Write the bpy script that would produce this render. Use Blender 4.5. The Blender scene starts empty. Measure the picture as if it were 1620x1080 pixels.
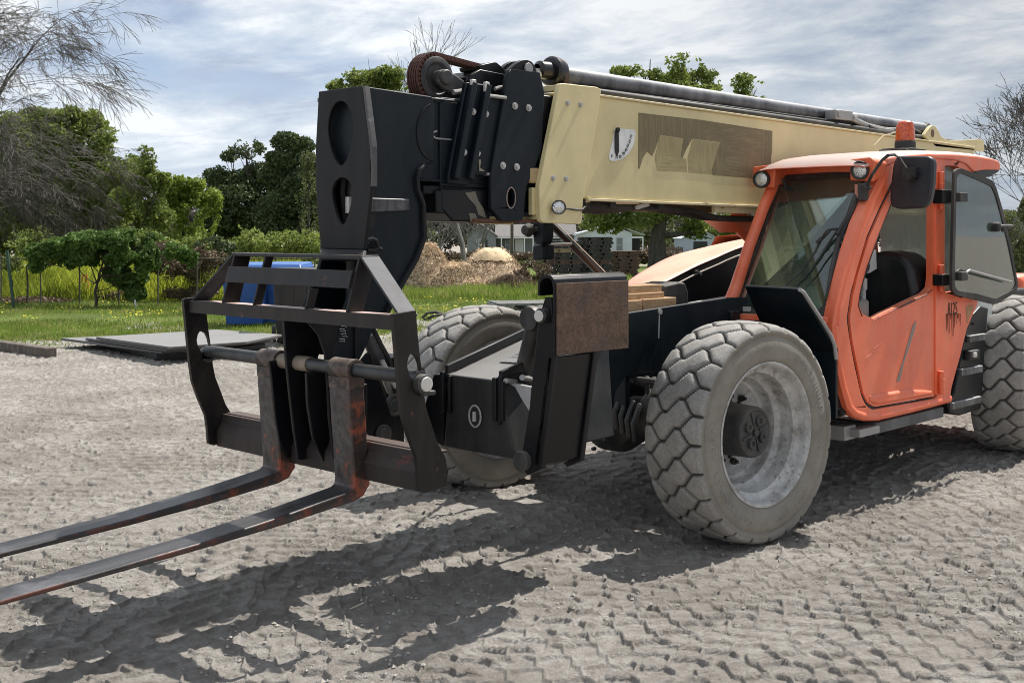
import bpy, bmesh, math, random
import numpy as np
from mathutils import Vector, Matrix, geometry
random.seed(7)
RNG = np.random.default_rng(11)
SC = bpy.context.scene
COL = SC.collection
R_ = math.radians

# ------------------------------------------------------------------ camera
FOC = 1894.0
ANG = R_(44.02)
CF = Vector((-math.cos(ANG), -math.sin(ANG), 0))
CR = Vector((-math.sin(ANG), math.cos(ANG), 0))
CP = Vector((5.69, 4.74, 1.706))
cam_d = bpy.data.cameras.new('camera')
cam = bpy.data.objects.new('camera', cam_d)
COL.objects.link(cam)
cam.location = CP
cam.rotation_euler = CF.to_track_quat('-Z', 'Y').to_euler()
cam_d.sensor_width = 36
cam_d.lens = FOC / 1620 * 36
cam_d.shift_y = -(540 - 367) / 1620
cam_d.clip_end = 2000
cam_d.clip_start = 0.1
SC.camera = cam


def P(px, py, ax, val):
    """point of the photograph (px, py) on the plane ax = val"""
    d = CF + CR * ((px - 810) / FOC) + Vector((0, 0, (367 - py) / FOC))
    i = 'XYZ'.index(ax)
    return CP + d * ((val - CP[i]) / d[i])


def W(px, dist):
    """ground position seen at column px at a given distance"""
    v = CP + CF * dist + CR * ((px - 810) / FOC * dist)
    return Vector((v.x, v.y, 0))


def zat(py, dist):
    return CP.z + (367 - py) / FOC * dist


def terrain(x, y):
    d = (np.asarray(x) - CP.x) * CF.x + (np.asarray(y) - CP.y) * CF.y
    t = np.clip((d - 42) / 50, 0, 1)
    return -1.25 * t * t * (3 - 2 * t)


# ------------------------------------------------------------------ objects
def tag(o, label=None, cat=None, group=None, kind=None):
    if label: o['label'] = label
    if cat: o['category'] = cat
    if group: o['group'] = group
    if kind: o['kind'] = kind
    return o


def empty(name, loc=(0, 0, 0), rz=0.0):
    o = bpy.data.objects.new(name, None)
    COL.objects.link(o)
    o.location = loc
    o.rotation_euler.z = rz
    o.empty_display_size = 0.2
    return o


def put(name, me, mat, parent=None, loc=None, bev=0.0, seg=2, ang=30):
    o = bpy.data.objects.new(name, me)
    COL.objects.link(o)
    if mat and not me.materials:
        for m in (mat if isinstance(mat, (list, tuple)) else [mat]):
            me.materials.append(m)
    if parent: o.parent = parent
    if loc is not None: o.location = loc
    if bev > 0:
        b = o.modifiers.new('bevel', 'BEVEL')
        b.width = bev; b.segments = seg; b.limit_method = 'ANGLE'; b.angle_limit = R_(ang)
        b.harden_normals = False
    return o


class MB:
    """collects shapes and links them as one mesh object"""
    def __init__(s):
        s.v = []; s.f = []; s.m = []; s.mi = 0

    def add(s, vs, fs):
        n = len(s.v)
        s.v += [tuple(v) for v in vs]
        s.f += [tuple(i + n for i in f) for f in fs]
        s.m += [s.mi] * len(fs)
        return s

    def box(s, a, b):
        x0, y0, z0 = [min(a[i], b[i]) for i in range(3)]
        x1, y1, z1 = [max(a[i], b[i]) for i in range(3)]
        vs = [(x0, y0, z0), (x1, y0, z0), (x1, y1, z0), (x0, y1, z0), (x0, y0, z1), (x1, y0, z1), (x1, y1, z1), (x0, y1, z1)]
        return s.add(vs, [(3, 2, 1, 0), (4, 5, 6, 7), (0, 1, 5, 4), (1, 2, 6, 5), (2, 3, 7, 6), (3, 0, 4, 7)])

    def hexa(s, lo, hi):
        """closed solid between two polygons with the same number of points"""
        n = len(lo)
        fs = [tuple(range(n - 1, -1, -1)), tuple(range(n, 2 * n))]
        for i in range(n):
            j = (i + 1) % n
            fs.append((i, j, n + j, n + i))
        return s.add(list(lo) + list(hi), fs)

    def obox(s, c, sx, sy, sz, rot=None):
        rot = rot or Matrix.Identity(3)
        c = Vector(c)
        vs = [c + rot @ Vector((x * sx / 2, y * sy / 2, z * sz / 2)) for x, y, z in
              ((-1, -1, -1), (1, -1, -1), (1, 1, -1), (-1, 1, -1), (-1, -1, 1), (1, -1, 1), (1, 1, 1), (-1, 1, 1))]
        return s.add(vs, [(3, 2, 1, 0), (4, 5, 6, 7), (0, 1, 5, 4), (1, 2, 6, 5), (2, 3, 7, 6), (3, 0, 4, 7)])

    def plate(s, outer, thick, holes=()):
        """flat plate: loops of coplanar points, pushed along thick (a vector)"""
        thick = Vector(thick)
        if not holes:
            return s.hexa([Vector(p) for p in outer], [Vector(p) + thick for p in outer])
        loops = [[Vector(p) for p in outer]] + [[Vector(p) for p in h] for h in holes]
        tris = geometry.tessellate_polygon(loops)
        flat = [p for l in loops for p in l]
        n = len(flat)
        fs = []
        for t in tris:
            a, b, c = [flat[i] for i in t]
            if (b - a).cross(c - a).dot(thick) > 0:
                t = (t[0], t[2], t[1])
            fs.append(tuple(t))
            fs.append(tuple(i + n for i in reversed(t)))
        k = 0
        for l in loops:
            m = len(l)
            for i in range(m):
                j = (i + 1) % m
                fs.append((k + i, k + j, k + j + n, k + i + n))
            k += m
        s.add(flat + [p + thick for p in flat], fs)
        return s

    def cyl(s, a, b, r, n=20, r2=None, caps=True):
        a, b = Vector(a), Vector(b)
        r2 = r if r2 is None else r2
        d = (b - a).normalized()
        u = d.orthogonal().normalized(); w = d.cross(u)
        vs = []
        for p, q in ((a, r), (b, r2)):
            for i in range(n):
                t = 2 * math.pi * i / n
                vs.append(p + (u * math.cos(t) + w * math.sin(t)) * q)
        fs = [(i, (i + 1) % n, n + (i + 1) % n, n + i) for i in range(n)]
        if caps: fs += [tuple(range(n - 1, -1, -1)), tuple(range(n, 2 * n))]
        return s.add(vs, fs)

    def tube(s, pts, r, n=10, caps=True):
        pts = [Vector(p) for p in pts]
        rs = r if isinstance(r, (list, tuple)) else [r] * len(pts)
        vs = []; u = None
        for k, p in enumerate(pts):
            d = (pts[min(k + 1, len(pts) - 1)] - pts[max(k - 1, 0)]).normalized()
            if u is None: u = d.orthogonal().normalized()
            u = (u - d * u.dot(d)).normalized(); w = d.cross(u)
            for i in range(n):
                t = 2 * math.pi * i / n
                vs.append(p + (u * math.cos(t) + w * math.sin(t)) * rs[k])
        fs = []
        for k in range(len(pts) - 1):
            for i in range(n):
                j = (i + 1) % n
                fs.append((k * n + i, k * n + j, (k + 1) * n + j, (k + 1) * n + i))
        if caps:
            fs.append(tuple(range(n - 1, -1, -1)))
            fs.append(tuple((len(pts) - 1) * n + i for i in range(n)))
        return s.add(vs, fs)

    def lathe(s, prof, c=(0, 0, 0), axis=(0, 1, 0), n=48):
        """prof: (distance along axis, radius)"""
        c = Vector(c); d = Vector(axis).normalized()
        u = d.orthogonal().normalized(); w = d.cross(u)
        vs = []
        for a, r in prof:
            for i in range(n):
                t = 2 * math.pi * i / n
                vs.append(c + d * a + (u * math.cos(t) + w * math.sin(t)) * max(r, 1e-4))
        fs = []
        for k in range(len(prof) - 1):
            for i in range(n):
                j = (i + 1) % n
                fs.append((k * n + i, k * n + j, (k + 1) * n + j, (k + 1) * n + i))
        return s.add(vs, fs)

    def pieces(s):
        """split into pieces that do not touch"""
        par = list(range(len(s.v)))
        def find(i):
            while par[i] != i: par[i] = par[par[i]]; i = par[i]
            return i
        for f in s.f:
            r = find(f[0])
            for i in f[1:]: par[find(i)] = r
        comp = {}
        for i, v in enumerate(s.v): comp.setdefault(find(i), []).append(v)
        if len(comp) < 2 or len(comp) > 70: return [s]
        bb = {k: ([min(v[a] for v in c) - .004 for a in range(3)], [max(v[a] for v in c) + .004 for a in range(3)]) for k, c in comp.items()}
        ks = list(comp); grp = {k: k for k in ks}
        def g(k):
            while grp[k] != k: k = grp[k]
            return k
        for i, a in enumerate(ks):
            for b in ks[i + 1:]:
                if all(bb[a][0][q] <= bb[b][1][q] and bb[b][0][q] <= bb[a][1][q] for q in range(3)): grp[g(b)] = g(a)
        out = {}
        for f, m in zip(s.f, s.m): out.setdefault(g(find(f[0])), []).append((f, m))
        if len(out) < 2: return [s]
        res = []
        for fl in out.values():
            q = MB(); ix = {}
            for f, m in fl:
                for i in f:
                    if i not in ix: ix[i] = len(q.v); q.v.append(s.v[i])
                q.f.append(tuple(ix[i] for i in f)); q.m.append(m)
            res.append(q)
        return sorted(res, key=lambda q: -len(q.v))

    def build(s, name, mat, parent=None, bev=0.0, smooth=True, seg=2, ang=32, each=True):
        if each and parent is not None:
            ps = s.pieces()
            if len(ps) > 1: return [q.build(name, mat, parent, bev, smooth, seg, ang, False) for q in ps][0]
        me = bpy.data.meshes.new(name)
        me.from_pydata(s.v, [], s.f)
        mats = mat if isinstance(mat, (list, tuple)) else [mat]
        for m in mats: me.materials.append(m)
        if len(mats) > 1: me.polygons.foreach_set('material_index', s.m)
        bm = bmesh.new(); bm.from_mesh(me)
        bmesh.ops.recalc_face_normals(bm, faces=bm.faces)
        bm.to_mesh(me); bm.free()
        if smooth:
            me.polygons.foreach_set('use_smooth', [True] * len(me.polygons))
            me.set_sharp_from_angle(angle=R_(ang))
        me.update()
        return put(name, me, None, parent, bev=bev, seg=seg)


def np_mesh(name, V, F, mat, smooth=False, parent=None):
    """fast mesh from arrays; F is (n,3) or (n,4)"""
    V = np.asarray(V, dtype=np.float32); F = np.asarray(F, dtype=np.int32)
    me = bpy.data.meshes.new(name)
    me.vertices.add(len(V)); me.vertices.foreach_set('co', V.ravel())
    k = F.shape[1]
    me.loops.add(F.size); me.loops.foreach_set('vertex_index', F.ravel())
    me.polygons.add(len(F))
    me.polygons.foreach_set('loop_start', np.arange(0, F.size, k, dtype=np.int32))
    me.polygons.foreach_set('use_smooth', np.full(len(F), smooth))
    me.update(calc_edges=True)
    for m in (mat if isinstance(mat, (list, tuple)) else [mat]): me.materials.append(m)
    return put(name, me, None, parent)


def trace(pts, ax, val):
    return [P(x, y, ax, val) for x, y in pts]


def circ(c, ru, rv, u, v, n=20, a0=0):
    c, u, v = Vector(c), Vector(u), Vector(v)
    return [c + u * (ru * math.cos(a0 + 2 * math.pi * i / n)) + v * (rv * math.sin(a0 + 2 * math.pi * i / n)) for i in range(n)]


X_, Y_, Z_ = Vector((1, 0, 0)), Vector((0, 1, 0)), Vector((0, 0, 1))


def smooth_loop(pts, r=0.02, n=4):
    """round every corner of a polygon"""
    out = []; m = len(pts)
    for i in range(m):
        p, a, b = Vector(pts[i]), Vector(pts[i - 1]), Vector(pts[(i + 1) % m])
        da, db = a - p, b - p
        ra = min(r, da.length * .45); rb = min(r, db.length * .45)
        s, e = p + da.normalized() * ra, p + db.normalized() * rb
        for k in range(n + 1):
            t = k / n
            out.append(s * (1 - t) ** 2 + p * 2 * t * (1 - t) + e * t * t)
    return out


# ------------------------------------------------------------------ materials
class NT:
    def __init__(s, name):
        s.mat = bpy.data.materials.new(name); s.mat.use_nodes = True
        s.t = s.mat.node_tree; s.n = s.t.nodes; s.l = s.t.links
        s.b = s.n['Principled BSDF']; s.out = s.n['Material Output']
        s.geo = s.n.new('ShaderNodeTexCoord')

    def link(s, a, b): s.l.new(a, b)

    def _in(s, sock, v):
        if hasattr(v, 'is_linked') or isinstance(v, bpy.types.NodeSocket): s.l.new(v, sock)
        elif isinstance(v, (tuple, list)) and len(v) == 3 and sock.type == 'RGBA': sock.default_value = (*v, 1)
        else: sock.default_value = v

    def noise(s, scale, detail=4, rough=.55, vec=None, dist=0, col=False):
        n = s.n.new('ShaderNodeTexNoise'); n.inputs['Scale'].default_value = scale
        n.inputs['Detail'].default_value = detail; n.inputs['Roughness'].default_value = rough
        n.inputs['Distortion'].default_value = dist
        s.l.new(vec or s.geo.outputs['Object'], n.inputs['Vector'])
        return n.outputs['Color' if col else 'Fac']

    def voro(s, scale, vec=None, feat='F1', out='Distance'):
        n = s.n.new('ShaderNodeTexVoronoi'); n.feature = feat; n.inputs['Scale'].default_value = scale
        s.l.new(vec or s.geo.outputs['Object'], n.inputs['Vector'])
        return n.outputs[out]

    def map(s, scale=(1, 1, 1), rot=(0, 0, 0), vec=None, loc=(0, 0, 0)):
        n = s.n.new('ShaderNodeMapping'); n.inputs['Scale'].default_value = scale; n.inputs['Rotation'].default_value = rot
        n.inputs['Location'].default_value = loc
        s.l.new(vec or s.geo.outputs['Object'], n.inputs['Vector'])
        return n.outputs['Vector']

    def ramp(s, fac, stops):
        n = s.n.new('ShaderNodeValToRGB'); s.l.new(fac, n.inputs['Fac'])
        el = n.color_ramp.elements
        while len(el) < len(stops): el.new(.5)
        for e, (p, c) in zip(el, stops):
            e.position = p
            e.color = (c, c, c, 1) if isinstance(c, (int, float)) else (*c, 1)
        return n.outputs['Color']

    def mix(s, fac, a, b, mode='MIX'):
        n = s.n.new('ShaderNodeMix'); n.data_type = 'RGBA'; n.blend_type = mode
        s._in(n.inputs[0], fac); s._in(n.inputs[6], a); s._in(n.inputs[7], b)
        return n.outputs[2]

    def math(s, op, a, b=0.0, clamp=False):
        n = s.n.new('ShaderNodeMath'); n.operation = op; n.use_clamp = clamp
        s._in(n.inputs[0], a); s._in(n.inputs[1], b)
        return n.outputs[0]

    def bump(s, h, strength=.3, dist=.01, normal=None):
        n = s.n.new('ShaderNodeBump'); n.inputs['Strength'].default_value = strength; n.inputs['Distance'].default_value = dist
        s.l.new(h, n.inputs['Height'])
        if normal: s.l.new(normal, n.inputs['Normal'])
        return n.outputs['Normal']

    def set(s, **k):
        for a, v in k.items():
            key = {'color': 'Base Color', 'rough': 'Roughness', 'metal': 'Metallic', 'normal': 'Normal', 'spec': 'Specular IOR Level', 'alpha': 'Alpha',
                   'coat': 'Coat Weight', 'trans': 'Transmission Weight', 'sub': 'Subsurface Weight', 'emit': 'Emission Color', 'estr': 'Emission Strength'}[a]
            s._in(s.b.inputs[key], v)
        return s.mat


def up_mask(m):
    g = m.n.new('ShaderNodeNewGeometry'); sp = m.n.new('ShaderNodeSeparateXYZ')
    m.l.new(g.outputs['Normal'], sp.inputs[0])
    return m.math('MAXIMUM', sp.outputs['Z'], 0.0)


def paint(name, base, dust=(.30, .27, .23), dusty=.25, wear=None, wear_amt=.5, rough=.42, scale=1.0, metal=0.0, top=.5, spec=.5):
    m = NT(name)
    n1 = m.noise(3.1 * scale, 6, .62); n2 = m.noise(38 * scale, 5, .7)
    streak = m.noise(9 * scale, 5, .6, m.map((1, 1, .12)))
    var = m.mix(m.ramp(n1, [(.3, 0), (.75, 1)]), tuple(c * .82 for c in base), tuple(min(1, c * 1.12) for c in base))
    d = m.math('MULTIPLY', m.ramp(m.math('ADD', m.math('MULTIPLY', n1, .5), m.math('MULTIPLY', streak, .5)), [(.42, 0), (.72, 1)]), dusty)
    d = m.math('ADD', d, m.math('MULTIPLY', m.math('POWER', up_mask(m), 3.0), top * dusty * 1.6), True)
    c = m.mix(d, var, dust)
    speck = m.ramp(n2, [(.60, 0), (.70, 1)])
    c = m.mix(m.math('MULTIPLY', speck, dusty * .5), c, dust)
    if wear:
        w = m.ramp(m.noise(5.5 * scale, 8, .72, dist=.6), [(wear_amt, 0), (wear_amt + .035, 1)])
        c = m.mix(w, c, wear)
    r = m.ramp(n1, [(.2, rough - .08), (.8, rough + .16)])
    nm = m.bump(m.noise(55 * scale, 4, .6), .06, .004)
    return m.set(color=c, rough=r, metal=metal, normal=nm, spec=spec)


M = {}
M['black'] = paint('black_paint', (.0050, .0058, .0080), dusty=.035, wear=(.11, .10, .085), wear_amt=.735, rough=.34, top=1.6, spec=.28)
M['black_blue'] = paint('blue_black_paint', (.0042, .0090, .0140), dusty=.04, wear=(.18, .17, .15), wear_amt=.76, rough=.42, top=1.0, spec=.22)
M['carriage'] = paint('worn_black_steel', (.0085, .0072, .0068), dust=(.10, .08, .07), dusty=.24, wear=(.10, .045, .030), wear_amt=.63, rough=.45, top=.8, scale=1.6, spec=.35)
M['cream'] = paint('cream_paint', (.72, .61, .325), dust=(.55, .47, .29), dusty=.30, wear=(.36, .24, .12), wear_amt=.80, rough=.42, top=0)
M['orange'] = paint('orange_paint', (.84, .145, .056), dust=(.78, .34, .22), dusty=.36, wear=(.42, .08, .03), wear_amt=.74, rough=.34, top=1.1)
M['hood'] = paint('faded_orange_paint', (.78, .25, .13), dust=(.74, .44, .31), dusty=.62, rough=.42, top=.8)
M['shaft'] = paint('greasy_steel', (.05, .055, .06), dusty=.2, wear=(.22, .12, .08), wear_amt=.66, rough=.34, metal=.6)
M['bolt'] = paint('zinc_bolt', (.50, .49, .47), dusty=.3, rough=.4, metal=.3)
M['pin'] = paint('bright_pin', (.66, .64, .60), dusty=.3, rough=.34, metal=.15)
M['gloss'] = paint('gloss_black', (.005, .005, .006), dusty=.02, rough=.25, top=.2)
M['rubber'] = paint('black_rubber', (.016, .016, .016), dusty=.25, rough=.62)
M['silver'] = paint('steel_grey', (.34, .34, .34), dusty=.4, wear=(.12, .10, .09), wear_amt=.7, rough=.4, metal=.3)
M['seat'] = paint('seat_vinyl', (.008, .008, .01), dusty=.08, rough=.45)
M['trim'] = paint('cab_trim', (.16, .165, .16), dusty=.5, rough=.6)
M['paper'] = paint('paper', (.75, .76, .74), dusty=.2, rough=.8)


def mk_pad():
    m = NT('rusted_pad')
    a = m.noise(16, 9, .75); b = m.noise(60, 6, .75, dist=.5); c0 = m.noise(4, 4, .6)
    c = m.ramp(m.math('ADD', m.math('MULTIPLY', a, .6), m.math('MULTIPLY', b, .4)), [(.34, (.022, .013, .010)), (.48, (.075, .038, .020)), (.60, (.16, .085, .045)), (.74, (.26, .165, .10))])
    c = m.mix(m.ramp(c0, [(.4, 0), (.7, .6)]), c, (.05, .032, .028))
    return m.set(color=c, rough=.75, normal=m.bump(b, .5, .008))


def mk_fork():
    m = NT('fork_steel')
    sep = m.n.new('ShaderNodeSeparateXYZ'); m.l.new(m.geo.outputs['Object'], sep.inputs[0])
    a = m.noise(8, 9, .72, dist=.15); b = m.noise(45, 5, .7); st = m.noise(5, 6, .65, m.map((.22, 4, 4)))
    g = m.n.new('ShaderNodeNewGeometry'); s2 = m.n.new('ShaderNodeSeparateXYZ'); m.l.new(g.outputs['True Normal'], s2.inputs[0])
    topm = m.ramp(s2.outputs['Z'], [(.6, 0), (.9, 1)])
    c = m.mix(m.ramp(st, [(.36, 0), (.68, 1)]), (.022, .021, .021), (.095, .094, .094))
    c = m.mix(m.math('MULTIPLY', m.ramp(m.noise(2.2, 6, .7), [(.50, 0), (.66, .7)]), topm), c, (.20, .20, .21))
    under = m.math('SUBTRACT', 1.0, topm)
    rust = m.math('MULTIPLY', m.ramp(m.noise(4.2, 7, .7), [(.44, 0), (.62, .6)]), under)
    c = m.mix(rust, c, (.060, .024, .015))
    fr = m.n.new('ShaderNodeMapRange'); m.l.new(sep.outputs['X'], fr.inputs[0])
    fr.inputs[1].default_value = .10; fr.inputs[2].default_value = .6; fr.inputs[3].default_value = 1; fr.inputs[4].default_value = .40
    zr = m.ramp(m.math('ADD', m.math('MULTIPLY', sep.outputs['Z'], -1.6), .1), [(.25, .0), (.62, .16)])
    orange = m.ramp(m.math('ADD', a, m.math('MULTIPLY', zr, .75)), [(.62, 0), (.70, .9)])
    c = m.mix(m.math('MULTIPLY', m.math('MULTIPLY', orange, fr.outputs[0]), m.math('ADD', m.math('MULTIPLY', under, .95), .05)), c, (.27, .070, .036))
    c = m.mix(m.ramp(b, [(.62, 0), (.7, .35)]), c, (.20, .18, .16))
    return m.set(color=c, rough=m.ramp(st, [(.3, .30), (.7, .5)]), metal=.3, normal=m.bump(b, .25, .004))


def mk_tyre():
    m = NT('dusty_tyre')
    a = m.noise(5, 6, .65); b = m.noise(70, 6, .7); c1 = m.voro(26, feat='DISTANCE_TO_EDGE')
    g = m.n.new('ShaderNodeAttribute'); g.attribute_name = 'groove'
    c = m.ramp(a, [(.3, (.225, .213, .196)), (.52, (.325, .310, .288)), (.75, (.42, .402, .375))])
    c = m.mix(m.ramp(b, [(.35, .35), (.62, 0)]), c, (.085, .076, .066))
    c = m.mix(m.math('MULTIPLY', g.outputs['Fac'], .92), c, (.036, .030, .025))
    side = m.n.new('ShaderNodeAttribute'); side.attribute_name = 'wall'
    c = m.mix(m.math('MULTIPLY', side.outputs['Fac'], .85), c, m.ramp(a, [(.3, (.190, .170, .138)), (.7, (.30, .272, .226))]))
    return m.set(color=c, rough=.88, normal=m.bump(m.math('ADD', b, m.math('MULTIPLY', m.noise(22, 5, .7), 1.2)), .45, .006))


def mk_rim():
    m = NT('silver_rim')
    a = m.noise(6, 7, .7); b = m.noise(40, 6, .75)
    c = m.ramp(a, [(.34, (.24, .23, .215)), (.5, (.44, .43, .415)), (.66, (.62, .61, .59))])
    c = m.mix(m.ramp(b, [(.58, 0), (.66, .8)]), c, (.66, .65, .63))
    c = m.mix(m.ramp(m.noise(14, 6, .75), [(.56, 0), (.64, .75)]), c, (.20, .17, .14))
    return m.set(color=c, rough=.45, metal=.08, normal=m.bump(b, .15, .003))


def mk_glass(name, tint, dirt=.06, dirt_sheen=(.42, .45, .42), rough=.0, coat=.10):  # dirt film doubles as painted reflection in the windscreen and door glass
    m = NT(name)
    n = m.n; tr = n.new('ShaderNodeBsdfTransparent'); gl = n.new('ShaderNodeBsdfGlossy'); df = n.new('ShaderNodeBsdfDiffuse')
    tr.inputs[0].default_value = (*tint, 1); gl.inputs['Roughness'].default_value = .03; df.inputs[0].default_value = (*dirt_sheen, 1)
    fr = n.new('ShaderNodeFresnel'); fr.inputs[0].default_value = 1.5
    m1 = n.new('ShaderNodeMixShader'); m2 = n.new('ShaderNodeMixShader')
    fo = m.math('ADD', fr.outputs[0], coat, True)
    m.l.new(fo, m1.inputs[0]); m.l.new(tr.outputs[0], m1.inputs[1]); m.l.new(gl.outputs[0], m1.inputs[2])
    d = m.math('MULTIPLY', m.ramp(m.noise(7, 6, .65, m.map((1, 1, .3))), [(.25, .4), (.75, 1.6)]), dirt, True)
    tl = n.new('ShaderNodeBsdfTranslucent'); tl.inputs[0].default_value = (*dirt_sheen, 1); m3 = n.new('ShaderNodeMixShader'); m3.inputs[0].default_value = .5
    m.l.new(df.outputs[0], m3.inputs[1]); m.l.new(tl.outputs[0], m3.inputs[2])
    m.l.new(d, m2.inputs[0]); m.l.new(m1.outputs[0], m2.inputs[1]); m.l.new(m3.outputs[0], m2.inputs[2])
    m.l.new(m2.outputs[0], m.out.inputs[0])
    return m.mat


M['pad'] = mk_pad(); M['fork'] = mk_fork(); M['tyre'] = mk_tyre(); M['rim'] = mk_rim()
M['glass'] = mk_glass('tinted_glass', (.82, .95, .88), 0.038, (.32, .54, .44), coat=.085)  # green of the dirt film paints a tinted reflection into the windscreen
M['glass_dusty'] = mk_glass('dusty_glass', (.78, .84, .80), .60, (.62, .64, .61))
M['glass_far'] = mk_glass('clean_glass', (.9, .95, .92), .06, coat=.02)
M['glass_door'] = mk_glass('door_glass', (.85, .94, .90), .09, (.40, .54, .48), coat=.15)  # pale green dirt film paints in part of the reflected sky


def mk_amber():
    m = NT('amber_lens')
    return m.set(color=m.ramp(m.voro(60), [(.2, (.85, .17, .015)), (.7, (.55, .06, .01))]), rough=.2, trans=.35, coat=.6, normal=m.bump(m.voro(80), .5, .004))


M['amber'] = mk_amber()


def mk_lens():
    m = NT('lamp_lens')
    return m.set(color=(.72, .72, .70), rough=.12, metal=.55, normal=m.bump(m.voro(90), .7, .004))


M['lens'] = mk_lens()


def mk_decal(name, dark, light, amt):
    """weathered glue left by a peeled sticker, with scraper strokes in several directions"""
    m = NT(name)
    cell = m.voro(4.2, feat='F1', out='Color')
    sp = m.n.new('ShaderNodeSeparateXYZ'); m.l.new(cell, sp.inputs[0])
    w1 = m.noise(14, 4, .6, m.map((6.5, 1, .55), (0, R_(12), 0)), .4)
    w2 = m.noise(14, 4, .6, m.map((.6, 1, 5.5), (0, R_(18), 0)), .5)
    w3 = m.noise(14, 4, .6, m.map((5.5, 1, .5), (0, R_(-38), 0)), .4)
    st = m.mix(m.ramp(sp.outputs['X'], [(.48, 0), (.52, 1)]), w1, w2)
    st = m.mix(m.ramp(sp.outputs['Y'], [(.66, 0), (.70, 1)]), st, w3)
    f = m.ramp(st, [(.46, 0), (.60, amt)])
    c = m.mix(f, dark, light)
    c = m.mix(m.ramp(m.noise(3, 4), [(.35, 0), (.7, .25)]), c, tuple(x * .8 for x in dark))
    return m.set(color=c, rough=.6)


M['decal'] = mk_decal('peeled_sticker_glue', (.185, .145, .072), (.30, .245, .125), .5)
M['decal2'] = mk_decal('thin_sticker_glue', (.40, .33, .165), (.24, .19, .095), .5)


def flat(name, col, rough=.6, metal=0.0):
    m = NT(name)
    n = m.noise(20, 5, .6)
    return m.set(color=m.mix(m.ramp(n, [(.3, 0), (.7, 1)]), tuple(c * .85 for c in col), tuple(min(c * 1.1, 1) for c in col)), rough=rough, metal=metal)


M['white'] = flat('white_plastic', (.72, .73, .72), .5)
M['ink'] = flat('black_ink', (.012, .012, .012), .7)
M['scratch'] = flat('scraped_grey', (.26, .20, .17), .6)
M['deepo'] = flat('dark_orange_scuff', (.50, .075, .03), .5)

# ------------------------------------------------------------------ tyre tread (shared by the tyres and by the prints they left in the dirt)
TCOL = (-.152, -.052, .052, .152)


def tread(t, s, pitch=.166, flip=1, local=False):
    """distance in metres to the nearest groove line of the block pattern; t across (+-.2), s along"""
    t = np.asarray(t, float) * flip; s = np.asarray(s, float)
    k0 = np.floor(s / pitch)
    sites = []
    for ci, tc in enumerate(TCOL):
        off = .5 if ci % 2 else 0.0
        for dk in (-1, 0, 1, 2):
            sites.append((ci, dk, tc, (k0 + dk + off) * pitch))
    D = np.stack([(t - a[2]) ** 2 + (s - a[3]) ** 2 for a in sites])
    near = np.argmin(D, 0)
    dn = np.take_along_axis(D, near[None], 0)[0]
    best = np.full(t.shape, 9.0)
    tcs = np.array([a[2] for a in sites]); cis = np.array([a[0] for a in sites]); dks = np.array([a[1] for a in sites])
    S = np.stack([a[3] for a in sites])
    sn = np.take_along_axis(S, near[None], 0)[0]; tn = tcs[near]; cn = cis[near]; kn = dks[near]
    for j in range(len(sites)):
        sep = np.sqrt((tn - tcs[j]) ** 2 + (sn - S[j]) ** 2)
        merged = ((cn == 1) & (cis[j] == 2) & (kn + 1 == dks[j])) | ((cn == 2) & (cis[j] == 1) & (kn - 1 == dks[j]))
        bd = (D[j] - dn) / (2 * np.maximum(sep, 1e-6))
        bd = np.where((near == j) | merged, 9.0, bd)
        best = np.minimum(best, bd)
    if local: return best, s - sn
    return best


def sstep(a, b, x):
    t = np.clip((x - a) / (b - a), 0, 1)
    return t * t * (3 - 2 * t)


PROF = [(.150, .386), (.176, .392), (.192, .42), (.199, .46), (.1985, .505), (.192, .524), (.185, .532), (.184, .536), (.1915, .542), (.1965, .556), (.193, .571), (.186, .582), (.180, .589)]
NT_ = 34
crown = [(w, .611 - .55 * w * w - (.0 if abs(w) < .15 else 2.0 * (abs(w) - .15) ** 1.6)) for w in np.linspace(.174, -.174, NT_)]
prof = PROF + crown + [(-a, r) for a, r in reversed(PROF)]
NA = 24 * 26
NPF = len(prof)


def tyre_mesh():
    th = np.arange(NA) * 2 * np.pi / NA
    w = np.array([p[0] for p in prof])[:, None] * np.ones(NA)
    r = np.array([p[1] for p in prof])[:, None] * np.ones(NA)
    s = np.ones((NPF, 1)) * (th * 24 * .166 / (2 * np.pi))
    bd = tread(w * 1.02, s).reshape(w.shape)
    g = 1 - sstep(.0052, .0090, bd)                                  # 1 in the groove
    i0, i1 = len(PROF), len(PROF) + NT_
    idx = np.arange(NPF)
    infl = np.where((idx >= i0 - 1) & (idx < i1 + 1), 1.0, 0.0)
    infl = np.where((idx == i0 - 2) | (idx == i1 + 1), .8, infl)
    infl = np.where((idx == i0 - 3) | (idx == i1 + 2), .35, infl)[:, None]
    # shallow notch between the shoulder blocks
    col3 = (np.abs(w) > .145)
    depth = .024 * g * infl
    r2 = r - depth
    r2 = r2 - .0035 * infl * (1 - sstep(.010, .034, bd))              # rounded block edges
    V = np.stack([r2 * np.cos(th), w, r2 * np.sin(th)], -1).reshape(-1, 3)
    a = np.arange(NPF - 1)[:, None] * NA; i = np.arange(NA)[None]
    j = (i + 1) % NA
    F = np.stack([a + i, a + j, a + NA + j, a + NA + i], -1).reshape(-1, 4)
    g = np.where((idx <= 1) | (idx >= NPF - 2), 1.0, 0.0)[:, None] + np.where((idx >= 8) & (idx <= 9), .45, 0.0)[:, None] + g * infl  # bead rows darkened too, painting in the shadow of the rim gap
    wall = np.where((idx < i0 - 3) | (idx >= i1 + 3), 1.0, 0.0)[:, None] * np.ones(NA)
    return V, F, np.minimum(g, 1).ravel(), wall.ravel()


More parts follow.
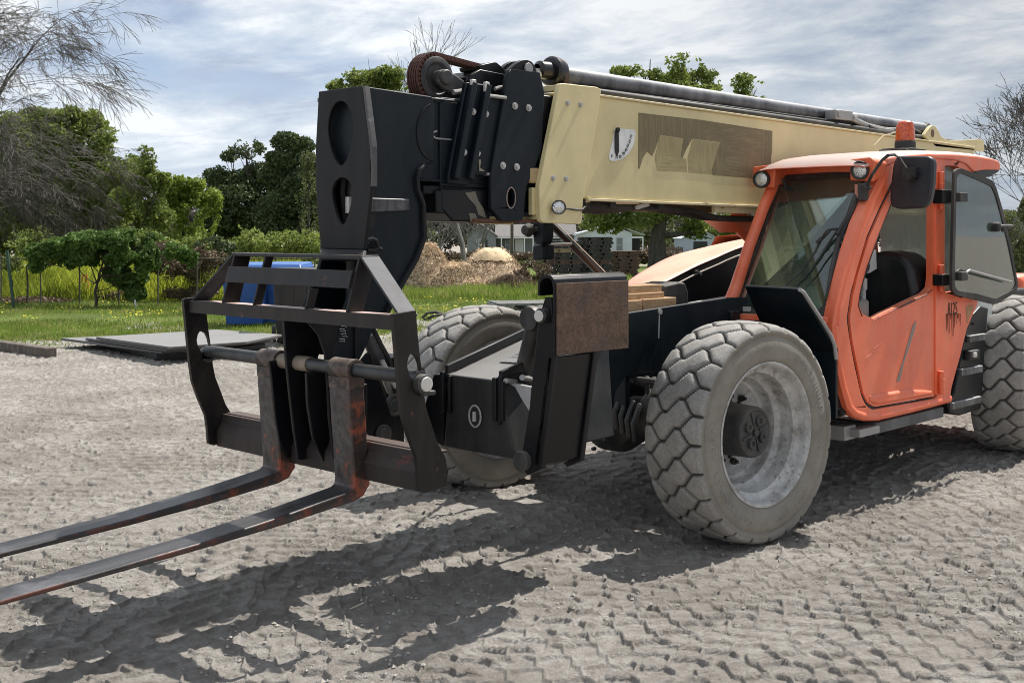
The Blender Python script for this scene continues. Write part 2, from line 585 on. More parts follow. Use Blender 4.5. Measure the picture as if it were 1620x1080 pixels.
def mk_tyre_obj():
    V, F, g, wall = tyre_mesh()
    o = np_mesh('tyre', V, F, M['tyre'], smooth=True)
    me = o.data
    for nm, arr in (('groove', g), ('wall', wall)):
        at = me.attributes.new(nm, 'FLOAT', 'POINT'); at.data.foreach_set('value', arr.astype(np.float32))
    # raised size mark and letters on the outer wall
    return o


def text_on_wall(mb, txt, r, a0, step, size, w=.1992):
    """raised letters round the outer wall of the tyre"""
    for k, ch in enumerate(txt):
        if ch == ' ': continue
        cu = bpy.data.curves.new('letters', 'FONT'); cu.body = ch; cu.size = size; cu.extrude = .0022; cu.align_x = 'CENTER'; cu.align_y = 'CENTER'
        cu.resolution_u = 1
        ob = bpy.data.objects.new('letters', cu); COL.objects.link(ob)
        dg = bpy.context.evaluated_depsgraph_get()
        me = bpy.data.meshes.new_from_object(ob.evaluated_get(dg))
        a = a0 + k * step
        c = Vector((r * math.cos(a), w, r * math.sin(a)))
        up = Vector((math.cos(a), 0, math.sin(a))); rt = Vector((-math.sin(a), 0, math.cos(a)))
        vs = [c + rt * v.co.x + up * v.co.y + Y_ * v.co.z for v in me.vertices]
        mb.add(vs, [tuple(p.vertices) for p in me.polygons])
        bpy.data.objects.remove(ob); bpy.data.curves.remove(cu); bpy.data.meshes.remove(me)


def text_mesh(name, body, size, mat, origin, right, up, parent=None, extrude=.0008, shear=0.0):
    cu = bpy.data.curves.new(name, 'FONT'); cu.body = body; cu.size = size; cu.extrude = extrude; cu.align_x = 'CENTER'; cu.align_y = 'CENTER'
    cu.resolution_u = 2; cu.shear = shear
    ob = bpy.data.objects.new(name, cu); COL.objects.link(ob)
    me = bpy.data.meshes.new_from_object(ob.evaluated_get(bpy.context.evaluated_depsgraph_get()))
    bpy.data.objects.remove(ob); bpy.data.curves.remove(cu)
    right, up, origin = Vector(right), Vector(up), Vector(origin)
    nrm = right.cross(up)
    for v in me.vertices: v.co = origin + right * v.co.x + up * v.co.y + nrm * v.co.z
    me.name = name; me.materials.clear()
    return put(name, me, mat, parent)


# ================================================================== TELEHANDLER
TH = empty('telehandler')
tag(TH, 'orange, cream and black telehandler with twin pallet forks parked on tyre-marked dirt', 'telehandler')


def make_wheel():
    w = MB()
    w.lathe([(.170, .399), (.183, .397), (.184, .386), (.176, .377), (.150, .371), (.120, .366), (.108, .354), (.104, .330), (.070, .326), (.030, .327), (.012, .318),
             (.000, .296), (-.020, .290), (-.050, .287), (-.062, .278), (-.066, .262), (-.060, .252), (-.070, .240), (-.082, .222), (-.088, .150), (-.088, .0), (-.115, 0), (-.115, .25), (-.12, .30),
             (-.14, .335), (-.16, .385), (-.183, .397), (-.170, .399)], axis=(0, 1, 0), n=72)
    rim = w.build('wheel', M['rim'], ang=38)
    ty = mk_tyre_obj(); ty.parent = rim
    h = MB()
    h.lathe([(-.088, .150), (-.06, .147), (.085, .142), (.098, .134), (.100, .122), (.094, .117), (.096, .0)], axis=(0, 1, 0), n=48)
    for k in range(4):
        a = k * math.pi / 2 + .5
        h.lathe([(.094, .030), (.109, .028), (.109, .016), (.100, .013), (.100, 0)], c=(.068 * math.cos(a), 0, .068 * math.sin(a)), n=14)
    for k in range(4):
        a = k * math.pi / 2 + .5 + math.pi / 4
        h.obox(Vector((.075 * math.cos(a), .098, .075 * math.sin(a))), .012, .010, .075, Matrix.Rotation(-a + math.pi / 2, 3, 'Y'))
    h.cyl((.0, .094, 0), (0, .110, 0), .022, 10)
    for k in range(12):
        a = k * math.pi / 6
        h.cyl((.160 * math.cos(a), -.088, .160 * math.sin(a)), (.160 * math.cos(a), -.070, .160 * math.sin(a)), .010, 6)
    hub = h.build('hub', M['black_hub'], rim, bev=.002)
    b = MB()
    for k in range(10):
        a = k * 2 * math.pi / 10 + .2
        c = Vector((.187 * math.cos(a), -.088, .187 * math.sin(a)))
        b.cyl(c, c + Y_ * .030, .019, 6); b.cyl(c + Y_ * .03, c + Y_ * .048, .010, 10)
    b.build('wheel_nut', M['rubber'], rim, bev=.001)
    v = MB(); v.tube([(.235, .02, -.215), (.225, .06, -.205)], [.006, .009], 8)
    v.build('valve', M['rubber'], rim)
    return rim


M['black_hub'] = paint('black_hub', (.022, .023, .025), dusty=.35, rough=.5)
wheel0 = make_wheel()
lt = MB()
text_on_wall(lt, 'FORERUNNER QH811', .470, R_(122), R_(5.6), .048)
text_on_wall(lt, '370/75-28', .478, R_(228), R_(4.4), .034)
text_on_wall(lt, 'FORERUNNER QH811', .478, R_(290), R_(5.6), .050)
lt_o = lt.build('tyre_lettering', M['tyre'], wheel0, smooth=False)
wheel0.parent = TH


def copy_tree(o, parent=None):
    c = o.copy(); COL.objects.link(c); c.parent = parent
    for ch in [x for x in list(o.children)]: copy_tree(ch, c)
    return c


WH = [((0, 1.02, .602), -5.5, 0.0), ((-3.80, 1.02, .602), 11, .9), ((-.0, -1.02, .602), -5.5 + 180, .4), ((-3.80, -1.02, .602), 11 + 180, 1.3)]
for i, (loc, rz, spin) in enumerate(WH):
    o = wheel0 if i == 0 else copy_tree(wheel0, TH)
    o.location = loc
    o.rotation_euler = (0, spin if abs(rz) < 90 else -spin, R_(rz))
    o.rotation_mode = 'XYZ'
    if i: o['label'] = ['', 'rear wheel on the cab side', 'front wheel behind the outrigger box', 'rear wheel on the engine side'][i]
    else: o['label'] = 'front wheel beside the cab, deep silver rim facing out'

# ---------------------------------------------------------------- chassis
c = MB()
npl = trace([(925, 504), (991, 495), (1147, 471)], 'Y', .50)
npl = [Vector((.98, .5, 1.16))] + npl[1:]
outer = npl + [Vector((-2.0, .5, 1.26)), Vector((-4.3, .5, 1.18)), Vector((-4.3, .5, .62)), Vector((-1.2, .5, .60)), Vector((-.75, .5, .66))]
outer += trace([(1052, 640), (1048, 600), (1040, 589), (1010, 590), (988, 598), (975, 618), (968, 655), (925, 672)], 'Y', .50)
outer += [Vector((.98, .5, .62))]
c.plate(outer, (0, -.03, 0))
c.plate([(-.25, -.5, .64), (.35, -.5, .62), (.35, -.5, .92), (-.4, -.5, .98), (-4.3, -.5, 1.05), (-4.3, -.5, .62), (-.8, -.5, .6)], (0, .03, 0))
c.box((-4.28, -.469, .66), (-.35, .469, .74))
c.box((-4.30, -.47, .62), (-4.34, .47, 1.18))
c.box((-.62, -.469, .70), (-.58, .469, 1.10)); c.box((.30, .10, .62), (.34, .469, 1.16))
c.box((-3.9, .05, 1.0), (.30, .468, 1.04))
ch = c.build('chassis', M['black_blue'], TH, bev=.006)
c = MB()                                                              # welded bead and bolts on the near plate
p = P(1043, 493, 'Y', .503); c.cyl(p, p + Y_ * .012, .016, 12)
c.tube([P(1043, 497, 'Y', .503), P(1042, 535, 'Y', .503)], .004, 6)
p = P(944, 637, 'Y', .503); c.cyl(p, p + Y_ * .014, .012, 8)
c.build('plate_bolt', M['bolt'], ch)
# front axle, steering knuckles and differential
a = MB()
a.tube([(0, -.80, .60), (0, -.45, .60), (0, -.25, .60), (0, .25, .60), (0, .45, .60), (0, .80, .60)], [.13, .10, .15, .15, .10, .13], 18)
a.lathe([(-.24, .0), (-.22, .10), (-.14, .19), (0, .225), (.12, .20), (.2, .12), (.26, .09), (.26, 0)], c=(.02, .16, .60), axis=(1, 0, 0), n=26)
a.lathe([(-.17, 0), (-.15, .09), (-.08, .15), (0, .17), (.08, .155), (.15, .10), (.18, 0)], c=(.12, .60, .665), axis=(0, 1, 0), n=26)
for k in range(5):
    a.tube([(.30, .36 + .045 * k, .78 - .012 * k), (.36, .36 + .045 * k, .70 - .02 * k), (.34, .36 + .045 * k, .60 - .02 * k)], .017, 8)
a.cyl((.16, .1, .70), (.16, .78, .73), .022, 12); a.cyl((.16, .38, .71), (.16, .56, .72), .038, 14)
a.cyl((.26, .47, .86), (.26, .68, .86), .020, 10); a.cyl((.22, .53, .78), (.22, .53, .88), .016, 8); a.cyl((.22, .58, .78), (.22, .58, .88), .016, 8)
for s in (-1, 1): a.obox((.02, .72 * s, .62), .24, .10, .34)
for k in range(10):
    t = k * .628
    a.cyl((.30, .16 + .17 * math.cos(t), .6 + .17 * math.sin(t)), (.33, .16 + .17 * math.cos(t), .6 + .17 * math.sin(t)), .013, 6)
a.tube([(-3.8, -.80, .60), (-3.8, -.3, .60), (-3.8, 0, .60), (-3.8, .3, .60), (-3.8, .80, .60)], [.13, .12, .2, .12, .13], 16)
for s in (-1, 1): a.obox((-3.8, .72 * s, .62), .24, .10, .34)
a.build('axle', M['black_hub'], TH, bev=.006)
a = MB()                                                              # transmission and belly parts seen below the frame
a.box((-2.9, -.44, .50), (-1.4, -.05, .66)); a.box((-2.6, .12, .50), (-1.7, .44, .66))
a.cyl((-1.5, 0, .62), (-.15, 0, .62), .045, 12); a.cyl((-3.6, 0, .62), (-2.8, 0, .62), .045, 12)
a.build('driveline', M['black_hub'], TH, bev=.01)

# front stabiliser box
def lerp(a_, b_, t): return a_ + (b_ - a_) * t
b = MB()
f = [P(709.5, 592.5, 'X', 1.76), P(787.5, 601.8, 'X', 1.76), P(817, 726.6, 'X', 1.76), P(702, 706.5, 'X', 1.76)]
back = [P(863, 519, 'X', .95), P(962, 527, 'X', .95), P(972, 690, 'X', .95), P(857, 671, 'X', .95)]
b.hexa([f[i] for i in (0, 1, 2, 3)], back)
b.build('stabiliser_box', paint('grey_top_black', (.010, .011, .012), dust=(.27, .26, .25), dusty=.13, wear=(.22, .20, .18), wear_amt=.77, rough=.42, top=3.6, spec=.3), TH, bev=.008)
b = MB()                                                              # bent side flanges of the box, standing proud of its top
e = .045
n0, n1 = f[1] + Vector((0, .005, 0)), back[1]
b.hexa([n0 + Vector((.014, 0, -.20)), n0 + Vector((.014, .022, -.20)), n0 + Vector((.014, .022, e * .2)), n0 + Vector((.014, 0, e * .2))],
       [n0 + Vector((-.014, 0, -.20)), n0 + Vector((-.014, .022, -.20)), n0 + Vector((-.014, .022, e)), n0 + Vector((-.014, 0, e))])
b.hexa([n0 + Vector((-.0, 0, 0)), n0 + Vector((0, .022, 0)), n0 + Vector((0, .022, e)), n0 + Vector((0, 0, e))],
       [n1, n1 + Vector((0, .022, 0)), n1 + Vector((0, .022, e)), n1 + Vector((0, 0, e))])
l0, l1 = f[0] + Vector((0, -.026, 0)), back[0] + Vector((0, -.026, 0))
b.hexa([l0, l0 + Vector((0, .022, 0)), l0 + Vector((0, .022, e)), l0 + Vector((0, 0, e))],
       [l1, l1 + Vector((0, .022, 0)), l1 + Vector((0, .022, e)), l1 + Vector((0, 0, e))])
for q in (l0, n0 + Vector((0, -.01, 0))):
    b.obox(q + Vector((.012, .004, -.085)), .03, .024, .20); b.obox(q + Vector((.012, .05, -.09)), .024, .014, .18)
b.plate([P(686, 592, 'X', 1.74), P(703, 592, 'X', 1.74), P(701, 706, 'X', 1.74), P(690, 700, 'X', 1.74), P(672, 640, 'X', 1.74)], (-.6, 0, 0))
b.build('box_flange', M['black'], TH, bev=.004)
b = MB()
cc = P(752, 658, 'X', 1.764)
ring_o = circ(cc, .044, .055, Y_, Z_, 24); ring_i = circ(cc, .034, .045, Y_, Z_, 24)
b.plate(ring_o, (.006, 0, 0), [ring_i]); b.build('port_ring', M['silver'], TH, bev=.002)
b = MB(); b.plate(circ(cc, .035, .046, Y_, Z_, 20), (.001, 0, 0)); b.build('port_hole', M['ink'], TH)
b = MB(); b.cyl(cc + Vector((.0, -.005, .02)), cc + Vector((.006, 0, -.025)), .011, 8); b.build('port_plug', M['silver'], TH)
# worn warning sticker on the sloping top
def on_top(u, v): return lerp(lerp(f[0], back[0], v), lerp(f[1], back[1], v), u)
b = MB(); b.plate([on_top(.42, .28) + Z_ * .004, on_top(.93, .30) + Z_ * .004, on_top(.93, .52) + Z_ * .004, on_top(.42, .50) + Z_ * .004], (0, 0, .003))
b.build('worn_sticker', mk_decal('worn_sticker_film', (.20, .20, .20), (.02, .02, .02), .9), TH)

# raised near outrigger: leg, foot pad, pins
lg = MB()
A0 = P(820, 740, 'X', 1.75); A1 = P(853, 500, 'X', 1.75)
B0 = P(852, 748, 'X', 1.75); B1 = P(884, 470, 'X', 1.75)
top_in = P(853, 452, 'X', 1.75)
fl = [P(822, 738, 'X', 1.75), P(834, 752, 'X', 1.75), P(856, 742, 'X', 1.75), P(878, 565, 'X', 1.75), P(872, 470, 'X', 1.75), P(862, 470, 'X', 1.75), P(851, 505, 'X', 1.75), P(838, 640, 'X', 1.75)]
lg.plate(fl, (-.03, 0, 0))
fr_ = [v + Vector((-.27, 0, 0)) for v in fl]
lg.plate(fr_, (-.03, 0, 0))
# outer web between the two side plates
lg.hexa([fl[2] + Vector((0, -.015, .012)), fl[3] + Vector((0, -.015, 0)), fl[3] + Vector((0, -.045, 0)), fl[2] + Vector((0, -.045, .012))],
        [v + Vector((-.27, 0, 0)) for v in (fl[2] + Vector((0, -.015, .012)), fl[3] + Vector((0, -.015, 0)), fl[3] + Vector((0, -.045, 0)), fl[2] + Vector((0, -.045, .012)))])
leg = lg.build('outrigger_leg', M['black'], TH, bev=.005)
pd = MB()
T0 = P(874, 563, 'Y', 1.2); T1 = P(873, 462, 'Y', 1.2)
zb, zt = T0.z - .0, 1.492
x1_, x0_ = T0.x + .0, P(990, 548, 'Y', 1.2).x
pts = [(y_ + .34, z_) for y_, z_ in [(.86, zb), (.875, zb), (.875, zt - .03), (.868, zt + .004), (.85, zt + .022), (.825, zt + .026), (.79, zt + .018), (.772, zt - .01), (.768, zt - .07), (.782, zt - .07), (.784, zt - .015), (.80, zt + .004), (.83, zt + .010), (.852, zt), (.860, zt - .03)]]
pd.plate([(x1_, y, z) for y, z in pts], (x0_ - x1_, 0, 0))
pd.build('foot_pad_frame', M['black'], TH, bev=.003)
pd = MB()
zt2 = zt - .012
pd.box((x1_ - .006, 1.2155, zb + .002), (x0_ + .006, 1.222, zt2))
pd.box((x1_ + .001, .775, zb + .002), (x1_ + .007, .872, zt - .04)) if False else None
pd.build('foot_pad', M['pad'], TH, bev=.002)
pn = MB()
q = P(862, 499, 'X', 1.755)
pn.cyl(q + Vector((.035, 0, 0)), q + Vector((-.34, 0, 0)), .034, 20)
pn.cyl(P(822, 734, 'X', 1.78) + Z_ * .012, P(822, 734, 'X', 1.78) + Vector((-.33, 0, .012)), .045, 20)
pn.build('outrigger_pin', M['black_hub'], TH, bev=.004)
pn = MB(); pn.cyl(q + Vector((.036, 0, 0)), q + Vector((.044, 0, 0)), .026, 20); pn.build('pin_cap', M['pin'], TH, bev=.002)
pn = MB()
q2 = P(849, 503, 'X', 1.62)
pn.lathe([(-.06, .0), (-.06, .055), (-.03, .06), (0, .05), (.03, .06), (.06, .055), (.06, 0)], c=q2, axis=(1, 0, 0), n=20)
pn.tube([q2, Vector((1.56, .80, .98)), Vector((1.54, .70, .80))], [.04, .04, .045], 14)
pn.build('outrigger_cylinder', M['black_hub'], TH, bev=.003)
pn = MB()
pn.plate([P(800, 604, 'X', 1.69), P(840, 612, 'X', 1.69), P(838, 651, 'X', 1.69), P(826, 632, 'X', 1.69), P(815, 612, 'X', 1.69)], (-.02, 0, 0))
pn.build('web_plate', flat('pale_grey_paint', (.42, .42, .42), .5), TH)
pn = MB(); pn.cyl(P(800, 602, 'X', 1.75), P(845, 604, 'X', 1.4), .012, 10); pn.cyl(P(826, 597, 'X', 1.66), P(845, 601, 'X', 1.5), .014, 10)
pn.build('hose_fitting', M['silver'], TH)
# far outrigger, mirrored behind the carriage
fo = MB()
fo.plate([(1.25, -.70, .50), (1.25, -.55, .46), (1.25, -.60, 1.2), (1.25, -.75, 1.3), (1.25, -.80, 1.2)], (-.45, 0, 0))
fo.box((.85, -.82, .92), (1.3, -.80, 1.30))
fo.build('outrigger_leg', M['black'], TH, bev=.006) if False else None

# deck items and engine hood
b = MB()
bt = [P(1051, 452, 'Y', .32), P(1075, 446, 'Y', .32), P(1084, 447, 'Y', .32), P(1089, 460, 'Y', .32), P(1090, 482, 'Y', .32), P(1050, 490, 'Y', .32)]
b.plate(bt, (0, -.22, 0)); b.build('battery_box', M['rubber'], TH, bev=.012)

ny = [(980, 512), (1005, 474), (1045, 449.5), (1062, 441), (1100, 421.5), (1134, 407), (1167, 393)]
fy = [(948, 490), (991, 446.5), (1030, 421), (1064, 404.5), (1100, 394.5), (1134, 387), (1170, 380.5)]
NYp = [P(*q_, 'Y', -.34) for q_ in ny]; FYp = [P(*q_, 'Y', -1.12) for q_ in fy]
NYp += [Vector((-2.6, -.34, 1.66)), Vector((-3.9, -.34, 1.62)), Vector((-4.25, -.34, 1.45))]
FYp += [Vector((-2.9, -1.12, 1.67)), Vector((-4.0, -1.12, 1.62)), Vector((-4.3, -1.12, 1.45))]
b = MB(); vs = []; NS = 9
# finer stations along the hood
def resample(pl, n):
    L = [0]
    for i in range(1, len(pl)): L.append(L[-1] + (pl[i] - pl[i - 1]).length)
    out = []
    for k in range(n):
        t = L[-1] * k / (n - 1); i = max(j for j in range(len(pl)) if L[j] <= t + 1e-9); i = min(i, len(pl) - 2)
        u = (t - L[i]) / max(L[i + 1] - L[i], 1e-9)
        p0, p1, p2, p3 = pl[max(i - 1, 0)], pl[i], pl[i + 1], pl[min(i + 2, len(pl) - 1)]
        out.append(.5 * ((2 * p1) + (p2 - p0) * u + (2 * p0 - 5 * p1 + 4 * p2 - p3) * u * u + (3 * p1 - p0 - 3 * p2 + p3) * u ** 3))
    return out
NL, FL = resample(NYp, 34), resample(FYp, 34)
for k in range(34):
    for s in range(NS):
        t = s / (NS - 1)
        v = NL[k].lerp(FL[k], t); v.z += .025 * math.sin(math.pi * t)
        vs.append(v)
    vs.append(FL[k] + Vector((0, -.05, -.08))); vs.append(Vector((FL[k].x, -1.18, .85)))
m_ = NS + 2
fs = [(k * m_ + s, k * m_ + s + 1, (k + 1) * m_ + s + 1, (k + 1) * m_ + s) for k in range(33) for s in range(m_ - 1)]
b.add(vs, fs); b.add([vs[0], vs[NS - 1], Vector((vs[NS - 1].x, -1.18, .85)), Vector((vs[0].x, -.34, .85))], [(0, 1, 2, 3)])
hood = b.build('engine_hood', M['hood'], TH, ang=50)
so = hood.modifiers.new('thick', 'SOLIDIFY'); so.thickness = .004; so.offset = -1
b = MB()                                                              # black near side of the engine bay
low = [Vector((v.x, -.36, v.z - .018)) for v in NL[2:]]
pl = low + [Vector((-4.28, -.36, .9)), Vector((low[0].x, -.36, .9))]
b.plate(pl, (0, -.02, 0)); b.build('engine_side_panel', M['black_blue'], TH)
b = MB()
b.tube([Vector((v.x, -.335, v.z - .055)) for v in NL[4:24]], .006, 6)
b.build('panel_trim', M['pin'], TH)
b = MB()
b.tube([P(1086, 482.5, 'Y', .30), P(1150, 471, 'Y', .30), Vector((-1.6, .30, 1.30))], .014, 8); b.build('hydraulic_pipe', M['silver'], TH)
b = MB(); b.obox(P(1105, 431, 'Y', -.33), .07, .02, .015, Matrix.Rotation(-.45, 3, 'Y')); b.build('hood_latch', M['silver'], TH)

# mirror on its long arm at the engine side
ma = MB()
ma.tube([P(948, 432, 'Y', -.95), P(868, 352, 'Y', -.95), P(866, 345, 'Y', -.95)], .024, 10)
ma.build('mirror_arm', M['gloss'], TH)
ma = MB(); d_ = P(950, 430, 'Y', -.92)
ma.tube([P(957, 430, 'Y', -.93), P(880, 353, 'Y', -.93)], .0045, 6); ma.build('arm_highlight', M['pin'], TH)  # thin bright thread added as the painted highlight along the arm
ma = MB()
mq = [(843, 346), (861, 343), (861.5, 372), (859.5, 384), (856, 387.5), (847, 386), (843.5, 381), (841.5, 366)]
ma.plate([P(x, y, 'X', .25) for x, y in mq], (-.09, 0, 0))
ma.build('side_mirror', M['black_blue'], TH, bev=.02, seg=3)
ma = MB()
g0 = P(836, 364, 'X', .28); ma.lathe([(-.04, 0), (-.035, .03), (0, .045), (.035, .03), (.04, 0)], c=g0, axis=(1, 0, 0), n=12)
ma.cyl(g0, P(852, 362, 'X', .24), .018, 8); ma.tube([P(862, 388, 'X', .2), P(903, 386, 'Y', -.8)], .012, 8)
ma.build('mirror_bracket', M['rubber'], TH)
ma = MB(); ma.plate([P(x, y, 'X', .22) for x, y in ((842, 388), (861, 387), (861, 411), (842, 412))], (-.10, 0, 0)); ma.build('lower_mirror', M['black_blue'], TH, bev=.012)

# ---------------------------------------------------------------- boom
YB = .25
def bolt(mb, px, py, Y, r=.011, h=.012):
    p = P(px, py, 'Y', Y); mb.cyl(p, p + Y_ * h * .4, r * 1.5, 14); mb.cyl(p + Y_ * h * .4, p + Y_ * h, r, 6)

ztF, zbF = 2.500, 1.897                                                # at X = .36
ztR, zbR = 2.462, 1.858                                                # at X = -5
def zl(x, a, b_): return a + (b_ - a) * (.36 - x) / 5.36
b = MB()
x0, x1 = .62, -4.95
sec = lambda x: [Vector((x, YB, zl(x, zbF, zbR))), Vector((x, YB, zl(x, ztF, ztR))), Vector((x, -YB, zl(x, ztF, ztR))), Vector((x, -YB, zl(x, zbF, zbR)))]
b.hexa(sec(x0), sec(x1))
boom = b.build('boom', M['cream'], TH, bev=.012)
b = MB()                                                              # folded lips along the top and bottom edges
def strip(mb, y0, y1, za, zb_, xa=.42, xb=-4.93, top=True):
    r0, r1 = (ztF, ztR) if top else (zbF, zbR)
    A = [Vector((xa, y0, zl(xa, r0, r1) + za)), Vector((xa, y1, zl(xa, r0, r1) + za)), Vector((xa, y1, zl(xa, r0, r1) + zb_)), Vector((xa, y0, zl(xa, r0, r1) + zb_))]
    B_ = [Vector((xb, y0, zl(xb, r0, r1) + za)), Vector((xb, y1, zl(xb, r0, r1) + za)), Vector((xb, y1, zl(xb, r0, r1) + zb_)), Vector((xb, y0, zl(xb, r0, r1) + zb_))]
    mb.hexa(A, B_)
strip(b, YB - .01, YB + .014, -.004, .008)
strip(b, YB - .01, YB + .012, -.012, .004, top=False)
strip(b, YB - .05, YB - .016, -.055, -.008, xb=-1.9, xa=-.9, top=False)
b.build('boom_lip', paint('cream_edge', (.70, .60, .36), dusty=.3, wear=(.20, .10, .05), wear_amt=.60, rough=.5, scale=2.2, top=.4), boom, bev=.003)
b = MB()
def cream_plate(sgn):
    q = [(886, 131.5), (946, 138), (951.5, 143), (937, 235), (922.8, 312), (920, 355), (860, 352.5), (854.5, 347), (853, 296)]
    pl = [P(x, y, 'Y', .285) for x, y in q]
    if sgn < 0: pl = [Vector((v.x, -v.y, v.z)) for v in pl]
    b.plate(smooth_loop(pl, .018, 3), (0, -.034 * sgn, 0))
cream_plate(1); cream_plate(-1)
pc = [P(x, y, 'Y', .285) for x, y in ((854, 346), (920, 354))]
b.box((pc[0].x - .01, -.25, 1.775), (pc[1].x + .01, .25, 1.80))
tp = [P(x, y, 'Y', .285) for x, y in ((887, 133), (947, 139))]
b.box((tp[0].x - .02, -.25, 2.50), (tp[0].x - .06, .25, 2.535)); 
b.build('collar', M['cream'], boom, bev=.004)
b = MB()
for x, y in ((897.6, 163), (918, 165.7), (874.7, 281.8), (895, 282.8)): bolt(b, x, y, .285)
b.build('collar_bolt', M['bolt'], boom)
# work light on the collar
def lamp(px, py, ax, val, axis, r, parent, depth=.06, name='work_light'):
    c_ = P(px, py, ax, val); ax_ = Vector(axis).normalized()
    m_ = MB(); m_.lathe([(-depth, .006), (-depth * .8, r * .45), (-depth * .4, r * .82), (0, r * 1.02), (.006, r * 1.02), (.006, r * .9), (-.004, r * .88)], c=c_, axis=ax_, n=28)
    h_ = m_.build(name, M['rubber'], parent)
    m_ = MB(); m_.lathe([(-.004, r * .9), (.002, r * .6), (.004, 0)], c=c_, axis=ax_, n=28)
    m_.build('lens', M['lens'], h_) if parent is TH else m_.build('lens', M['lens'], parent)
    return h_
lamp(884, 328, 'Y', .335, (.75, .75, -.02), .040, boom, .075)
b = MB()
w0 = P(893, 330, 'Y', .315)
b.tube([w0, P(899, 330, 'Y', .30), P(912, 332, 'Y', .295), P(921, 332, 'Y', .295), P(926, 327, 'Y', .25), P(932, 321, 'Y', .2)], .006, 8)
b.build('light_cable', M['rubber'], boom)
# hoses clipped under the boom
b = MB()
for off, rr in ((0, .020), (.05, .014), (.09, .016)):
    b.tube([(.45, .16 - off, 1.86 - off * .25), (.1, .17 - off, 1.855 - off * .3), (-.35, .14 - off, 1.86), (-.75, .15 - off, 1.845 - off * .2), (-1.0, .16 - off, 1.80), (-1.2, .15 - off, 1.795), (-1.7, .14 - off, 1.80), (-2.6, .1 - off, 1.80)], rr, 8)
for x in (.40, .12, -.36): b.obox((x, .12, 1.875), .05, .16, .05)
b.build('hose', M['rubber'], boom)
b = MB(); b.obox((-.18, .185, 1.868), .12, .02, .025, Matrix.Rotation(.2, 3, 'Y')); b.build('hose_clip', M['pin'], boom)
b = MB(); b.box((-.45, -.10, 1.84), (-1.35, .08, 1.885)); b.build('under_plate', flat('brown_primer', (.28, .16, .10), .6), boom, bev=.004)
# lift cylinder foot / lug that reaches down to the frame behind the windscreen
b = MB()
b.plate([P(x, y, 'Y', .12) for x, y in ((1140, 341), (1196, 341), (1196, 362), (1180, 368), (1160, 352))], (0, -.22, 0))
b.tube([(-1.5, 0, 1.80), (-2.6, 0, 1.20), (-3.4, 0, 1.0)], .075, 16)
b.build('lift_lug', M['orange'], boom, bev=.006)
# peeled sticker, angle gauge, weld line
ys = YB + .0025
b = MB()
dq = [P(x, y, 'Y', ys) for x, y in ((1010.5, 178.5), (1045, 182.5), (1110, 190), (1222, 207.5), (1221.5, 240), (1220, 250), (1219, 283), (1165, 280), (1128, 277), (1126, 270), (1131, 255), (1140, 225), (1095, 219.5), (1086, 236), (1080, 250), (1077, 247), (1082, 219), (1044, 213.5), (1037, 236), (1032, 247), (1024, 240), (1017, 250), (1012, 267), (1010, 267))]
b.plate(dq, (0, -.0018, 0)); b.build('sticker_residue', M['decal'], boom)
b = MB()
for q_ in (((1044, 214.5), (1081, 219.5), (1077, 248), (1086, 252), (1087, 272), (1040, 270), (1036, 250)), ((1096, 220.5), (1139, 226), (1130, 256), (1125, 271), (1127, 276), (1090, 273), (1088, 250))):
    b.plate([P(x, y, 'Y', ys - .0004) for x, y in q_], (0, -.0014, 0))
b.build('sticker_remnant', M['decal2'], boom)
b = MB()
g_ = [(973.5, 203), (1004, 205), (1006, 212), (1003, 228), (995, 243), (984, 252), (972, 255.5), (965, 254), (963.5, 249)]
b.plate(smooth_loop([P(x, y, 'Y', YB + .006) for x, y in g_], .008, 2), (0, -.005, 0)); gauge = b.build('angle_gauge', M['white'], boom)
b = MB(); b.plate([P(x, y, 'Y', YB + .014) for x, y in ((973, 206), (979, 206), (979.5, 240), (976.5, 248), (973.5, 240))], (0, -.004, 0))
p = P(976, 205.5, 'Y', YB + .008); b.cyl(p, p + Y_ * .014, .014, 14); b.build('gauge_pointer', M['ink'], boom)
for k, (tx, ty) in enumerate(((968, 247), (975.5, 249), (981, 248), (986.5, 243), (990.5, 237.5), (993.5, 231), (996.5, 224), (998.5, 216.5))):
    a_ = R_(-8 + k * 11)
    rt = Vector((-math.cos(a_), 0, math.sin(a_))); up = Vector((math.sin(a_), 0, math.cos(a_)))
    rt = Vector((-math.cos(a_), 0, math.sin(a_ ))); up = Vector((math.sin(a_) * 1.0, 0, math.cos(a_)))
    text_mesh('gauge_number', str(k * 10), .027, M['ink'], P(tx, ty, 'Y', YB + .0075), rt, up, boom)
b = MB()                                                              # rear ears and end plate of the boom
ear = [(1462, 214), (1471, 201), (1475, 198), (1479, 199), (1484, 206), (1489, 216), (1500, 222), (1520, 222), (1551, 220), (1557, 224), (1557.5, 240), (1480, 232)]
for y_, s_ in ((.25, -1), (-.22, -1)):
    b.plate(smooth_loop([Vector((P(x, y, 'Y', .25).x, y_, P(x, y, 'Y', .25).z)) for x, y in ear], .02, 3), (0, -.03, 0))
b.build('boom_ear', M['cream'], boom, bev=.004)
b = MB(); p = P(1475.5, 211, 'Y', .252); b.plate(circ(p, .028, .034, X_, Z_, 18), (0, .002, 0)); b.build('ear_hole', flat('rusty_hole', (.14, .08, .04)), boom)

